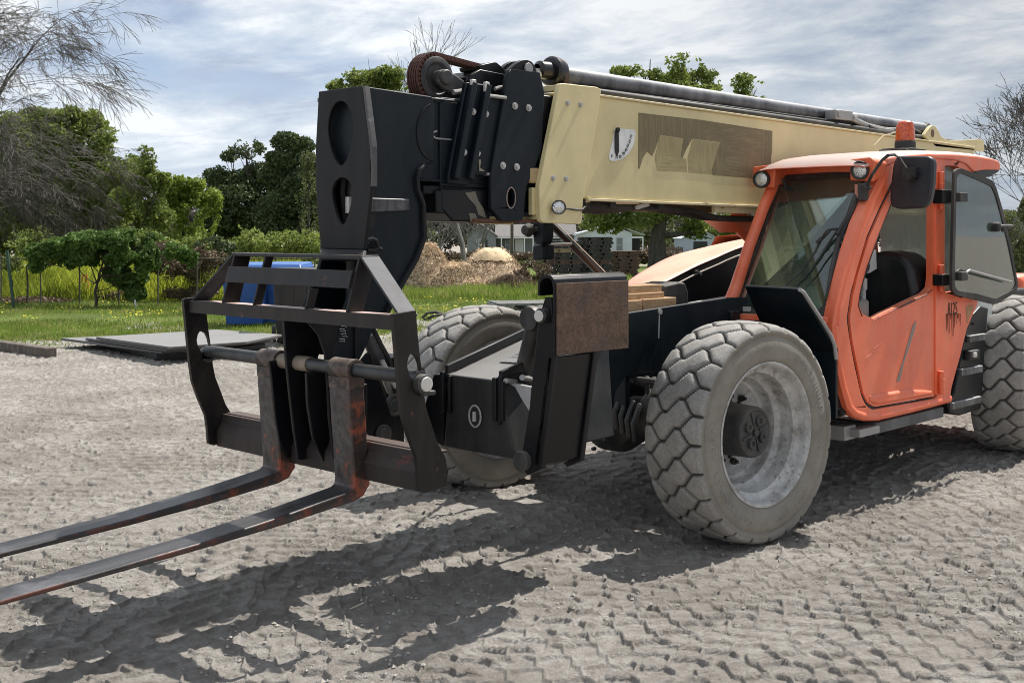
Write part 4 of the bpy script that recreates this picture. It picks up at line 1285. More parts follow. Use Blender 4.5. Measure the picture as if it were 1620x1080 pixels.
# ================================================================== CAB
YN, YFAR = 1.15, .42
def tr(pts, y=YN, ax='Y'): return [P(a_, b_, ax, y) for a_, b_ in pts]
b = MB()
outer = tr([(1404, 262), (1390, 285), (1376, 313), (1359, 352), (1346, 391), (1333, 438), (1322, 484), (1317, 514), (1321, 563), (1331, 612), (1341, 646), (1350, 657), (1362, 662.5), (1385, 664), (1503, 631), (1506, 612), (1519, 565), (1530, 520), (1547, 481),
            (1548, 470), (1548, 330), (1546, 290), (1537, 268), (1520, 252), (1468, 246), (1425, 250)])
door_gap = tr([(1414, 283), (1391, 330), (1371, 376), (1355, 430), (1346, 464), (1340, 504), (1345, 540), (1351, 572), (1363, 626), (1370, 641), (1381, 648), (1481, 630.5), (1484, 622), (1486.5, 560), (1488, 262), (1440, 258), (1425, 264)])
quarter = tr([(1495, 262), (1512, 263), (1526, 272), (1535, 290), (1541, 330), (1544, 400), (1544, 440), (1532, 458), (1495, 462)])
b.plate(outer, (0, -.07, 0), [smooth_loop(door_gap, .03, 3), smooth_loop(quarter, .03, 3)])
cab = b.build('cab', M['orange'], TH, bev=.024, seg=4, ang=40)
# lower sill roll
b = MB()
b.tube(tr([(1317, 514), (1321, 563), (1331, 612), (1341, 643), (1350, 653), (1364, 658), (1385, 658), (1440, 645.5), (1500, 630)], 1.13), .030, 14)
b.tube(tr([(1402, 266), (1376, 318), (1352, 378), (1333, 440), (1322, 486), (1319, 514)], 1.12), .038, 14)
b.build('frame_tube', M['orange'], cab)
# rear post (hinge post)
b = MB()
b.box((P(1491, 300, 'Y', YN + .003).x, YN - .05, .60), (P(1480, 300, 'Y', YN + .003).x, YN + .004, 2.17))
for (h0, h1) in ((272, 331), (419, 461), (587, 623)):
    p0, p1 = P(1489, h0, 'Y', YN + .02), P(1489, h1, 'Y', YN + .02)
    b.cyl(p0, p1, .020, 14)
    for t in (.33, .66): b.cyl(p0.lerp(p1, t), p0.lerp(p1, t) - Z_ * .004, .0225, 14)
b.build('hinge', M['orange'], cab, bev=.003)
b = MB()
for (h0, h1) in ((300, 322), (434, 452)):
    q0, q1 = P(1490, h0, 'Y', YN + .05), P(1490, h1, 'Y', YN + .05)
    b.box((q0.x + .03, YN, q1.z), (q0.x - .14, YN + .07, q0.z))
b.build('hinge_block', M['black'], cab, bev=.006)
# door leaf
b = MB()
dl = tr([(1417, 288), (1394, 333), (1374, 379), (1358, 432), (1350, 466), (1344.5, 504), (1349, 540), (1355, 571), (1366, 622), (1373, 637), (1384, 643.5), (1478, 626.5), (1481, 618), (1482, 560), (1483, 262), (1440, 261), (1427, 267)], YN - .005)
win = tr([(1432, 276), (1412, 318), (1390, 372), (1371, 425), (1361, 462), (1358, 480), (1364, 496), (1381, 504.5), (1396, 496), (1415, 487), (1440, 475), (1464, 464), (1473, 455), (1475, 440), (1476, 300), (1475, 268), (1445, 267)], YN - .005)
b.plate(smooth_loop(dl, .02, 3), (0, -.045, 0), [smooth_loop(win, .015, 3)])
door = b.build('door', M['orange'], cab, bev=.008)
b = MB()                                                              # pressed lower fold that catches the light
fo2 = tr([(1375, 634), (1384, 640), (1475, 624), (1474, 617), (1436, 615), (1425, 616), (1375, 625)], YN - .004)
i2 = [v + Y_ * .016 for v in tr([(1379, 634), (1387, 637), (1470, 622), (1470, 619.5), (1436, 619), (1425, 619.5), (1380, 628)], YN - .004)]
b.hexa(fo2, i2); b.build('door_fold', M['orange'], cab, bev=.004)
b = MB(); b.plate(tr([(1450, 507), (1448, 520), (1440, 545), (1430, 575), (1424, 603), (1418, 604), (1422, 590), (1430, 565), (1438, 535), (1445, 512)], YN - .0035), (0, .0006, 0))
b.build('door_scrape', M['scratch'], cab)
b = MB()
for k, (p0, p1, p2) in enumerate((((1362, 568), (1385, 549), (1414, 527)), ((1361, 574), (1374, 562), (1392, 552)))):
    b.tube(tr([p0, p1, p2], YN - .0095), [.001, .0085, .001], 5)
o_ = b.build('door_scuff', M['deepo'], cab, each=False)
b = MB(); wv = tr([(1381, 507), (1396, 499), (1415, 490), (1440, 478), (1464, 467), (1475, 458)], YN - .002)
b.tube(wv, [.003, .007, .005, .008, .005, .003], 6); b.build('window_rubber', paint('cracked_rubber', (.09, .03, .02), wear=(.5, .12, .06), wear_amt=.5, rough=.7), cab)
b = MB(); b.tube(tr([(1364, 500), (1358, 484), (1361, 462), (1371, 425), (1390, 372), (1412, 318), (1432, 276)], YN - .004), .004, 6)
b.build('window_seal', M['rubber'], cab)
b = MB()
gl = tr([(1414, 283), (1391, 330), (1371, 376), (1355, 430), (1346, 464), (1340, 504), (1345, 540), (1351, 572), (1363, 626), (1370, 641), (1381, 648), (1481, 630.5), (1484, 622), (1486.5, 560), (1488, 262)], YN - .03)
b.tube(gl, .016, 8); b.build('door_seal', M['rubber'], cab)
# number painted on the rear quarter, with runs
om = text_mesh('fleet_number', '8125', .125, M['ink'], P(1507.5, 489, 'Y', YN + .002), (-.62, 0, 0), (0, 0, 1.0), cab)
b = MB(); RD = random.Random(5)
for k in range(11):
    x = 1497 + k * 2.2; y0 = 496; L_ = 8 + RD.random() * 30 * (1 if k < 7 else .5)
    b.tube(tr([(x, y0), (x + .2, y0 + L_ * .6), (x + RD.random(), y0 + L_)], YN + .001), [.0035, .002, .001], 4)
b.build('paint_run', M['ink'], cab, each=False)
b = MB(); b.plate(tr([(1528, 484), (1538, 482), (1541, 486), (1534, 500), (1530, 512), (1529, 497)], YN + .001), (0, .0006, 0)); b.build('chipped_paint', flat('chip_rust', (.45, .25, .12)), cab)
# rear black step panel with three treads
b = MB()
sp2 = [(1530, 508), (1552, 484), (1564, 487), (1563, 500), (1558, 560), (1556, 600), (1552, 647), (1520, 657), (1503, 654), (1500, 640), (1510, 621), (1519, 572)]
b.plate(tr(sp2, 1.10), (0, -.25, 0))
b.build('step_panel', M['black'], cab, bev=.01)
b = MB()
for (xa, ya, xb, yb) in ((1534, 531, 1560, 529), (1521, 584, 1554, 580), (1507, 637, 1552, 630)):
    p0, p1 = P(xa, ya, 'Y', 1.12), P(xb, yb, 'Y', 1.12)
    b.box((p0.x, 1.06, p0.z - .05), (p1.x, 1.125, p0.z))
b.build('step_tread', paint('step_grey', (.05, .05, .05), dust=(.34, .34, .34), dusty=.8, rough=.5, top=2.5), cab, bev=.005)
b = MB(); b.obox(P(1538, 561, 'Y', 1.12), .16, .05, .07); b.build('step_lamp_box', M['rubber'], cab, bev=.01)
b = MB(); b.obox(P(1542, 561, 'Y', 1.15), .05, .02, .035); b.build('latch', M['pin'], cab, bev=.004)
b = MB(); b.cyl(P(1539, 512, 'Y', 1.10), P(1539, 512, 'Y', 1.105), .010, 10); b.build('slot', M['ink'], cab)
# lower access step bar
b = MB()
p0, p1 = P(1386, 678, 'Y', 1.13), P(1493, 651, 'Y', 1.13)
b.box((p0.x, 1.04, p0.z - .035), (p1.x, 1.13, p0.z + .035)); b.box((p0.x - .05, .5, p0.z - .02), (p0.x - .12, 1.05, p0.z + .02)); b.box((p1.x + .05, .5, p0.z - .02), (p1.x + .12, 1.05, p0.z + .02))
b.build('entry_step', paint('step_bar', (.05, .052, .056), dust=(.25, .25, .25), dusty=.6, rough=.5), TH, bev=.005)
b = MB(); q_ = P(1365, 681, 'Y', 1.10); b.obox(q_, .26, .10, .05); b.obox(q_ + Vector((.12, -.2, .0)), .14, .36, .09)
b.build('step_bracket', M['silver'], TH, bev=.006)

# windscreen and front frame
YW = 1.08
TLw, TRw, BRw, BLw = P(1234, 281, 'Y', YFAR), P(1372, 272, 'Y', YW), P(1306, 499, 'Y', YW), P(1158, 494, 'Y', YFAR)
def wsp(u, v): return lerp(lerp(TLw, TRw, u), lerp(BLw, BRw, u), v)
nrm = (BLw - TLw).cross(TRw - TLw).normalized()
if nrm.x < 0: nrm = -nrm
b = MB(); b.plate([wsp(0, 0), wsp(1, 0), wsp(1, 1), wsp(0, 1)], nrm * -.006)
b.build('windscreen', M['glass'], cab)
b = MB()
ring_in = smooth_loop([wsp(.035, .02), wsp(.955, .02), wsp(.955, .93), wsp(.90, .975), wsp(.05, .975), wsp(.035, .95)], .05, 3)
b.plate([wsp(-.01, -.015), wsp(1.01, -.015), wsp(1.01, 1.01), wsp(-.01, 1.01)], nrm * -.004, [ring_in])
b.build('windscreen_edge', M['rubber'], cab)
cab.modifiers  # keep
for o in list(cab.children)[-1:]: o.location = nrm * .003
# far pillar, rear pillars, header
b = MB()
def sc_(p, q_, r0, r1, n=14): b.tube([p, p.lerp(q_, .5), q_], [r0, (r0 + r1) / 2, r1], n)
pa, pb = P(1226, 288, 'Y', YFAR - .02), P(1150, 492, 'Y', YFAR - .02)
b.tube([pa, P(1208, 328, 'Y', YFAR - .02), P(1185, 390, 'Y', YFAR - .02), P(1164, 455, 'Y', YFAR - .02), pb], [.040, .038, .038, .042, .045], 14)
b.tube([(-2.62, YFAR, 2.12), (-2.75, YFAR, 1.3), (-2.75, YFAR, .6)], .035, 12)
b.tube([(-2.72, YN - .06, 2.12), (-2.78, YN - .06, 1.3)], .03, 12)
b.tube([(-1.45, YFAR, 2.13), (-2.65, YFAR, 2.15)], .04, 12)
b.build('far_pillar', M['orange'], cab)
b = MB()
hA, hB = P(1240, 281, 'Y', YFAR), P(1372, 272, 'Y', YW)
hc, hd_ = P(1214, 264, 'Y', YFAR - .04), P(1400, 247, 'Y', YN - .02)
b.hexa([hA + Vector((.01, 0, -.002)), hA + Vector((.02, -.02, .075)), hA + Vector((-.25, -.02, .12)), hA + Vector((-.2, 0, 0))], [hB + Vector((.01, 0, -.002)), hB + Vector((.02, .02, .075)), hB + Vector((-.25, .02, .13)), hB + Vector((-.2, 0, 0))])
b.build('header', M['orange'], cab, bev=.015, seg=3)
# roof
b = MB()
rp_ = tr([(1372, 262), (1378, 252), (1398, 243.5), (1425, 239.5), (1468, 236.5), (1517, 238), (1548, 241), (1572, 245.5), (1581, 249), (1583, 255), (1582, 263), (1560, 267), (1541, 270), (1530, 258), (1515, 252), (1468, 248), (1420, 252), (1400, 262)], YN + .012)
NR = 12
loops = []
for k in range(NR + 1):
    t = k / NR
    y = lerp(YN + .012, YFAR - .05, t); s = math.sin(math.pi * t)
    sq = 1 - (2 * t - 1) ** 8
    loops.append([Vector((v.x + .015 * s, y, v.z + (.004 * s - .03 * (1 - sq)) * (1 if i in range(1, 11) else .3))) for i, v in enumerate(rp_)])
n_ = len(rp_); vs = [v for l in loops for v in l]; fs = []
for k in range(NR):
    for i in range(n_):
        j = (i + 1) % n_; fs.append((k * n_ + i, k * n_ + j, (k + 1) * n_ + j, (k + 1) * n_ + i))
fs += [tuple(range(n_)), tuple(NR * n_ + i for i in range(n_ - 1, -1, -1))]
b.add(vs, fs); b.build('roof', paint('low_bounce_roof', (.80, .15, .062), dust=(.50, .38, .33), dusty=.36, rough=.4, top=2.6), cab, bev=.012, seg=3, ang=40)  # unseen top greyed to weaken the orange light bounced onto the boom
b = MB(); b.plate(tr([(1541, 271), (1583, 264), (1580, 272), (1567, 280), (1556, 281), (1548, 277)], YN), (0, -.7, 0)); b.build('roof_underside', M['black'], cab, bev=.006)
b = MB()
for c_, off in ((P(1213, 279, 'Y', YFAR - .03), -1), (P(1368, 268, 'Y', 1.10), 1)):
    o4 = [Vector((c_.x + .035, c_.y - .085, c_.z - .07)), Vector((c_.x + .035, c_.y + .075, c_.z - .085)), Vector((c_.x + .045, c_.y + .095, c_.z + .045)), Vector((c_.x + .045, c_.y + .06, c_.z + .075)), Vector((c_.x + .045, c_.y - .085, c_.z + .065))]
    bk = [Vector((c_.x - .16, lerp(v.y, c_.y, .25), lerp(v.z, c_.z + .05, .35))) for v in o4]
    b.hexa(o4, bk)
b.build('lamp_housing', M['orange'], cab, bev=.012, seg=3)
for px_, py_, y_ in ((1211, 284, YFAR - .035), (1366.5, 270, 1.095)):
    c_ = P(px_, py_, 'Y', y_); c_.x += .05
    m_ = MB(); m_.lathe([(-.03, .0), (-.03, .058), (0, .060), (.012, .058), (.012, .047), (.0, .045)], c=c_, axis=(1, .12, -.03), n=28); m_.build('lamp_ring', M['rubber'], cab)
    m_ = MB(); m_.lathe([(.0, .047), (.009, .03), (.012, 0)], c=c_, axis=(1, .12, -.03), n=28); m_.build('lamp_lens', M['lens'], cab)
# base of the windscreen
b = MB()
q0, q1 = wsp(-.03, 1.0), wsp(1.05, 1.0)
b.hexa([q0 + Vector((.03, 0, -.005)), q1 + Vector((.03, 0, -.005)), q1 + Vector((-.1, 0, -.005)), q0 + Vector((-.1, 0, -.005))], [q0 + Vector((.05, 0, -.05)), q1 + Vector((.05, 0, -.05)), q1 + Vector((-.1, 0, -.05)), q0 + Vector((-.1, 0, -.05))])
b.build('cowl_strip', M['orange'], cab, bev=.008)
b = MB()
b.hexa([q0 + Vector((.12, -.0, -.04)), q1 + Vector((.06, 0, -.04)), q1 + Vector((-.1, 0, -.04)), q0 + Vector((-.1, 0, -.04))], [Vector((q0.x + .10, q0.y, .75)), Vector((q1.x - .05, q1.y, .62)), Vector((q1.x - .15, q1.y, .62)), Vector((q0.x - .1, q0.y, .75))])
b.obox(P(1150, 499, 'Y', .46) , .10, .14, .07)
b.build('cowl', M['black'], cab, bev=.01)
b = MB(); b.obox(P(1180, 488, 'Y', .50) + Vector((.03, 0, 0)), .012, .11, .028); b.build('name_plate', M['pin'], cab)
# wiper
b = MB()
def wq(px, py, o=.03):
    # point in front of the windscreen seen at px, py
    d_ = CF + CR * ((px - 810) / FOC) + Vector((0, 0, (367 - py) / FOC))
    t = (TLw - CP).dot(nrm) / d_.dot(nrm)
    return CP + d_ * t + nrm * o
b.tube([wq(1361, 305), wq(1345, 345), wq(1330, 378, .05)], [.016, .012, .012], 8)
b.tube([wq(1364, 295, .02), wq(1352, 330, .02), wq(1330, 380, .02), wq(1318, 430, .02), wq(1308, 476, .015)], [.006, .014, .018, .014, .005], 8)
b.tube([wq(1331, 369, .05), wq(1318, 370, .05), wq(1314, 372, .05), wq(1303, 384, .04)], .008, 6)
b.tube([wq(1318, 369, .03), wq(1302, 384, .03), wq(1292, 403, .025), wq(1270, 432, .02), wq(1246, 455, .02)], [.004, .010, .008, .006, .004], 6)
b.tube([wq(1331, 371, .05), wq(1318, 384, .03), wq(1300, 408, .02), wq(1285, 430, .02), wq(1262, 455, .02)], [.007, .008, .006, .005, .004], 6)
b.tube([wq(1304, 383, .04), wq(1297, 390, .04)], .014, 8)
b.build('wiper', M['rubber'], cab)
b = MB(); q_ = wq(1369, 308, .03); b.obox(q_, .06, .05, .11); b.build('wiper_motor_cover', M['rubber'], cab, bev=.008)
b = MB(); q_ = wq(1361, 309, .045); b.obox(q_, .02, .02, .085); b.build('marker', flat('pink_marker', (.55, .22, .16)), cab)
# mirror and stalk
b = MB()
xm = -1.48
st = [P(1372, 300, 'Y', 1.16), P(1374, 288, 'Y', 1.18), P(1380, 276, 'Y', 1.22), P(1396, 253, 'Y', 1.26), P(1405, 246, 'Y', 1.30), P(1414, 244.5, 'X', xm + .04), P(1422, 249, 'X', xm + .04), P(1430, 262, 'X', xm + .04), P(1435, 268, 'X', xm + .04)]
b.tube(st, .010, 10)
q_ = P(1439, 273, 'X', xm + .03); b.obox(q_, .04, .085, .06); q2_ = P(1440, 280, 'X', xm + .04); b.cyl(q2_ + X_ * -.03, q2_ + X_ * .03, .022, 14)
b.tube([P(1372, 300, 'Y', 1.16), P(1368, 292, 'Y', 1.14)], .03, 8)
b.build('mirror_stalk', M['rubber'], cab, bev=.006)
b = MB()
mq = [(1417, 247), (1470, 247), (1477, 255), (1475, 292), (1471, 318), (1462, 329), (1422, 331), (1410, 327), (1407, 318), (1408, 298), (1412, 262)]
b.plate(smooth_loop([P(x, y, 'X', xm) for x, y in mq], .03, 3), (-.06, 0, 0))
b.build('mirror', paint('mirror_shell', (.012, .015, .022), dusty=.14, rough=.42), cab, bev=.014, seg=3)
# swung-open upper door window
YO = 1.245
og = [(1506, 274), (1509, 268), (1516, 266.5), (1547, 277), (1566, 286), (1572, 297), (1583, 334), (1596, 390), (1605, 440), (1607, 453), (1602, 463), (1574, 480), (1568, 481), (1540, 474), (1508, 466.5), (1502, 458), (1502, 420)]
oo = [P(x, y, 'Y', YO) for x, y in og]
cen = sum(oo, Vector()) / len(oo)
ii = [v + (cen - v).normalized() * .045 for v in oo]
b = MB(); b.plate(smooth_loop(oo, .02, 3), (0, .02, 0), [smooth_loop(ii, .02, 3)])
b.build('window_frame', M['rubber'], cab, bev=.004)
b = MB(); b.plate([v + Y_ * .01 for v in ii], (0, .004, 0)); b.build('open_window', M['glass_door'], cab)
b = MB()
b.tube([P(1528, 434, 'Y', YO + .05), P(1530, 430, 'Y', YO + .05), P(1534, 427.5, 'Y', YO + .05), P(1560, 435, 'Y', YO + .05), P(1601, 446, 'Y', YO + .05)], [.006, .008, .010, .010, .008], 8)
b.build('grab_bar', M['silver'], cab)
b = MB()
b.obox(P(1523, 437, 'Y', YO + .04), .10, .03, .06); b.obox(P(1522, 312, 'Y', YO + .03), .12, .03, .06)
b.lathe([(-.02, 0), (-.02, .035), (.02, .035), (.03, .02), (.03, 0)], c=P(1576, 359, 'Y', YO + .03), axis=(0, 1, 0), n=14)
b.tube([P(1576, 359, 'Y', YO + .04), P(1590, 358, 'Y', YO + .05), P(1601, 358, 'Y', YO + .05)], .016, 8); b.tube([P(1588, 358, 'Y', YO + .05), P(1586, 366, 'Y', YO + .05)], .014, 8)
b.lathe([(-.05, .03), (-.05, .055), (0, .06), (.02, .045), (.02, .02)], c=P(1558, 425, 'Y', YN + .03), axis=(0, 1, 0), n=20)
b.build('window_latch', M['rubber'], cab, bev=.004)
# quarter glass, far glass, rear glass
b = MB()
b.plate(tr([(1492, 260), (1512, 260), (1530, 272), (1544, 300), (1547, 440), (1535, 464), (1492, 464)], YN - .05), (0, -.005, 0)); b.build('quarter_glass', M['glass_dusty'], cab)
b = MB(); b.plate([(-1.42, YFAR, 2.08), (-1.88, YFAR, 2.09), (-1.88, YFAR, 1.22), (-.95, YFAR, 1.22)], (0, -.005, 0)); b.build('far_glass', M['glass_far'], cab)
b = MB(); b.plate([(-1.94, YFAR, 2.09), (-2.68, YFAR, 2.10), (-2.72, YFAR, 1.22), (-1.94, YFAR, 1.22)], (0, -.005, 0)); b.build('far_glass', M['glass_dusty'], cab)
b = MB(); b.box((-1.885, YFAR - .02, 1.2), (-1.935, YFAR + .02, 2.1)); b.build('glass_post', M['rubber'], cab)
b = MB(); b.plate([(-2.74, YFAR + .03, 2.1), (-2.74, YN - .1, 2.1), (-2.78, YN - .1, 1.15), (-2.78, YFAR + .03, 1.15)], (-.005, 0, 0)); b.build('rear_glass', M['glass_dusty'], cab)
# pale rounded tank seen through the open window, and the dark pipe before it
b = MB()
b.lathe([(-.30, 0), (-.30, .20), (-.24, .27), (-.10, .31), (.10, .31), (.24, .27), (.30, .2), (.30, 0)], c=(-3.25, .72, 1.12), axis=(0, 1, 0), n=30)
b.build('rear_tank', flat('pale_tank', (.60, .64, .63), .4), TH)
# shell, floor, interior
b = MB()
b.box((-2.80, YFAR - .02, .60), (-2.76, YN - .08, 1.15)); b.box((-2.76, YFAR, .60), (-.95, YN - .08, .64)); b.box((-2.76, YFAR - .02, .60), (-.90, YFAR + .02, 1.21))
b.build('cab_shell', paint('cab_shell_dark', (.03, .03, .03), dusty=.3, rough=.6), cab)
b = MB()
b.box((-1.30, .50, .64), (-.98, 1.00, 1.16)); b.hexa([(-1.34, .48, 1.16), (-1.34, 1.02, 1.16), (-.90, 1.02, 1.15), (-.90, .48, 1.15)], [(-1.40, .50, 1.36), (-1.40, 1.00, 1.34), (-1.00, 1.00, 1.26), (-1.00, .50, 1.30)])
b.obox((-1.28, .56, 1.36), .30, .20, .14, Matrix.Rotation(.15, 3, 'Y'))
b.build('dashboard', paint('dash_grey', (.46, .48, .46), dust=(.6, .62, .6), dusty=.6, rough=.55, top=1.5), cab, bev=.03, seg=3)
b = MB(); b.box((-2.3, YFAR + .02, 1.0), (-1.5, YFAR + .12, 1.28)); b.box((-1.36, 1.03, .7), (-1.2, 1.09, 1.28))
b.build('side_console', M['trim'], cab, bev=.02)
b = MB()
sw = Vector((-1.52, .80, 1.45)); ax_ = Vector((.45, 0, .9)).normalized(); u_ = Y_; w_ = ax_.cross(u_)
b.tube([sw + (u_ * math.cos(t) + w_ * math.sin(t)) * .175 for t in [2 * math.pi * i / 28 for i in range(29)]], .014, 8, caps=False)
for t in (0, 2.1, 4.2): b.tube([sw, sw + (u_ * math.cos(t) + w_ * math.sin(t)) * .17], .012, 6)
b.tube([sw, Vector((-1.25, .80, 1.15))], .03, 10)
b.build('steering_wheel', M['rubber'], cab)
b = MB()
bk = [Vector((-2.12, y, z)) for y, z in ((.62, 1.02), (.60, 1.30), (.64, 1.48), (.72, 1.555), (.84, 1.575), (.98, 1.555), (1.05, 1.48), (1.085, 1.30), (1.06, 1.02))]
b.hexa([v + Vector((.10, 0, 0)) for v in bk], [v + Vector((-.10 - (v.z - 1.0) * .25, 0, 0)) for v in bk])
b.hexa([(-2.15, .60, 1.00), (-2.15, 1.07, 1.00), (-1.62, 1.05, 1.00), (-1.62, .62, 1.00)], [(-2.15, .60, 1.12), (-2.15, 1.07, 1.12), (-1.64, 1.05, 1.14), (-1.64, .62, 1.14)])
b.box((-2.1, .68, .64), (-1.7, 1.0, 1.0))
b.build('seat', M['seat'], cab, bev=.045, seg=4)
b = MB()
for (x0_, y0_, x1_, y1_) in ((1253, 396, 1265, 431), (1267, 395, 1279, 425), (1281, 394, 1293, 420), (1250, 388, 1294, 393)):
    q_ = [P(x, y, 'Y', YFAR + .006) for x, y in ((x0_, y0_), (x1_, y0_), (x1_, y1_), (x0_, y1_))]
    b.plate(q_, (0, .001, 0))
q_ = [P(x, y, 'Y', YFAR + .006) for x, y in ((1457, 393), (1470, 393), (1470, 406), (1457, 406))]; b.plate(q_, (0, .001, 0))
b.build('notice_sticker', M['paper'], cab)
b = MB(); b.plate([P(x, y, 'Y', .8) for x, y in ((1381, 395), (1386, 395), (1387, 425), (1375, 432))], (0, -.02, 0)); b.build('sun_blind_card', M['white'], cab)
b = MB(); b.obox((-1.35, .50, 1.90), .03, .16, .22); b.tube([(-1.3, .5, 2.06), (-1.35, .5, 1.95)], .012, 6)
b.tube([(-1.50, .45, 2.05), (-1.35, .50, 1.75), (-1.5, .46, 1.62)], .006, 6)
b.build('inside_mirror', M['rubber'], cab, bev=.01)
b = MB(); b.lathe([(-.03, 0), (-.03, .06), (0, .075), (.03, .06), (.03, 0)], c=P(1238, 362, 'X', -1.5), axis=(1, 0, 0), n=20); b.build('fan', M['rubber'], cab)
b = MB(); b.tube([(-1.42, 1.0, .9), (-1.40, 1.02, 1.2), (-1.44, 1.0, 1.35)], .02, 8); b.obox(Vector((-1.44, 1.0, 1.37)), .05, .04, .08); b.build('lever', M['silver'], cab, bev=.008)
# beacon
b = MB(); q_ = P(1432, 241, 'Y', .92)
b.obox(q_ + Vector((.02, 0, .012)), .26, .20, .02); b.obox(P(1415, 242, 'Y', .92), .06, .2, .05)
b.lathe([(.0, .07), (.03, .072), (.055, .070), (.06, .06)], c=q_ + Vector((-.0, 0, .02)), axis=(0, 0, 1), n=28)
b.build('beacon_base', M['rubber'], cab, bev=.004)
b = MB(); b.lathe([(.06, .067), (.10, .066), (.16, .060), (.185, .054), (.195, .040), (.197, 0)], c=q_ + Vector((0, 0, .02)), axis=(0, 0, 1), n=28)
b.build('beacon', M['amber'], cab)
b = MB(); b.box((q_.x - .06, q_.y - .02, q_.z - .05), (q_.x - .02, q_.y + .05, q_.z + .015)); b.build('beacon_bracket', flat('pink_bracket', (.62, .25, .18)), cab)
b = MB()
b.tube([P(1383, 230, 'Y', .60), P(1397, 215, 'Y', .6), P(1418, 209, 'Y', .6)], .004, 6); b.build('beacon_cable', flat('cream_cable', (.5, .43, .26)), cab)
# mudguard over the front wheel
b = MB()
g0 = [Vector((-.26, .76, 1.335)), P(1264, 458, 'Y', 1.20), P(1324, 556, 'Y', 1.20)]
g1 = g0[1]; g2 = g0[2]
g0[0] = P(1178, 453, 'Y', .78); 
b.hexa([g0[0], g1, g1 + Vector((-.02, 0, .012)), g0[0] + Vector((-.02, 0, .012))], [Vector((g2.x + .02, .76, g2.z)), g2, g2 + Vector((-.02, 0, .01)), Vector((g2.x, .76, g2.z + .01))])
b.box((g2.x - .03, .55, .60), (g2.x - .005, 1.19, g2.z + .01))
b.build('mudguard', M['black_blue'], TH, bev=.004)
b = MB()
b.tube([g1 + Y_ * .004, P(1271, 462, 'Y', 1.204), P(1300, 507, 'Y', 1.204), P(1314, 530, 'Y', 1.204), P(1320, 545, 'Y', 1.204), P(1323, 568, 'Y', 1.204)], .012, 8)
b.build('mudguard_edge', M['silver'], TH)
b = MB(); b.box((-.95, .80, .58), (-1.02, 1.12, .80)); b.box((-3.0, .5, .60), (-2.8, 1.05, 1.2)); b.box((-4.3, .55, .8), (-3.0, 1.0, 1.25)); b.build('side_tank', M['black'], TH, bev=.02)
# counterweight and rear bodywork
b = MB(); b.box((-4.9, -.9, .62), (-4.32, .9, 1.35)); b.build('counterweight', M['orange'], TH, bev=.06, seg=3)

# ================================================================== LIGHT AND SKY
SUN = Vector((-.67, .04, 1.0)).normalized()
sun_l = bpy.data.lights.new('sun', 'SUN'); sun_l.energy = 5.0; sun_l.angle = R_(.5); sun_l.color = (1.0, .955, .89)
sun_o = bpy.data.objects.new('sun', sun_l); COL.objects.link(sun_o)
sun_o.rotation_euler = SUN.to_track_quat('Z', 'Y').to_euler()
wd = bpy.data.worlds.new('World'); SC.world = wd; wd.use_nodes = True
t_ = wd.node_tree; N_ = t_.nodes; L_ = t_.links
sky = N_.new('ShaderNodeTexSky'); sky.sky_type = 'NISHITA'; sky.sun_disc = False
sky.sun_elevation = math.asin(SUN.z); sky.sun_rotation = math.atan2(SUN.x, SUN.y)
bg = N_['Background']; bg.inputs[1].default_value = .092


def wn(kind, **k):
    n = N_.new(kind)
    for a, v in k.items(): setattr(n, a, v)
    return n


tc = wn('ShaderNodeTexCoord'); sx_ = wn('ShaderNodeSeparateXYZ'); L_.new(tc.outputs['Generated'], sx_.inputs[0])


def wm(op, a, b_=0.0, clamp=False):
    n = wn('ShaderNodeMath', operation=op, use_clamp=clamp)
    for s_, v in ((n.inputs[0], a), (n.inputs[1], b_)):
        if isinstance(v, bpy.types.NodeSocket): L_.new(v, s_)
        else: s_.default_value = v
    return n.outputs[0]


zz = wm('ADD', wm('MAXIMUM', sx_.outputs['Z'], 0.0), .16)
cv = wn('ShaderNodeCombineXYZ'); L_.new(wm('DIVIDE', sx_.outputs['X'], zz), cv.inputs[0]); L_.new(wm('DIVIDE', sx_.outputs['Y'], zz), cv.inputs[1])
mp = wn('ShaderNodeMapping'); mp.inputs['Rotation'].default_value = (0, 0, R_(44)); mp.inputs['Scale'].default_value = (1.0, .8, 1); mp.inputs['Location'].default_value = (3.3, 1.9, 0)
L_.new(cv.outputs[0], mp.inputs[0])


def wnoise(scale, det, rough, vec, dist=0.0):
    n = wn('ShaderNodeTexNoise'); n.inputs['Scale'].default_value = scale; n.inputs['Detail'].default_value = det
    n.inputs['Roughness'].default_value = rough; n.inputs['Distortion'].default_value = dist; L_.new(vec, n.inputs['Vector'])
    return n.outputs['Fac']


def wramp(f, stops):
    n = wn('ShaderNodeValToRGB'); L_.new(f, n.inputs[0]); el = n.color_ramp.elements
    while len(el) < len(stops): el.new(.5)
    for e, (p, c) in zip(el, stops): e.position = p; e.color = (c, c, c, 1) if isinstance(c, (int, float)) else (*c, 1)
    return n.outputs[0]


def wmix(f, a, b_):
    n = wn('ShaderNodeMix', data_type='RGBA')
    for s_, v in ((n.inputs[0], f), (n.inputs[6], a), (n.inputs[7], b_)):
        if isinstance(v, bpy.types.NodeSocket): L_.new(v, s_)
        else: s_.default_value = v if isinstance(v, float) else (*v, 1)
    return n.outputs[2]


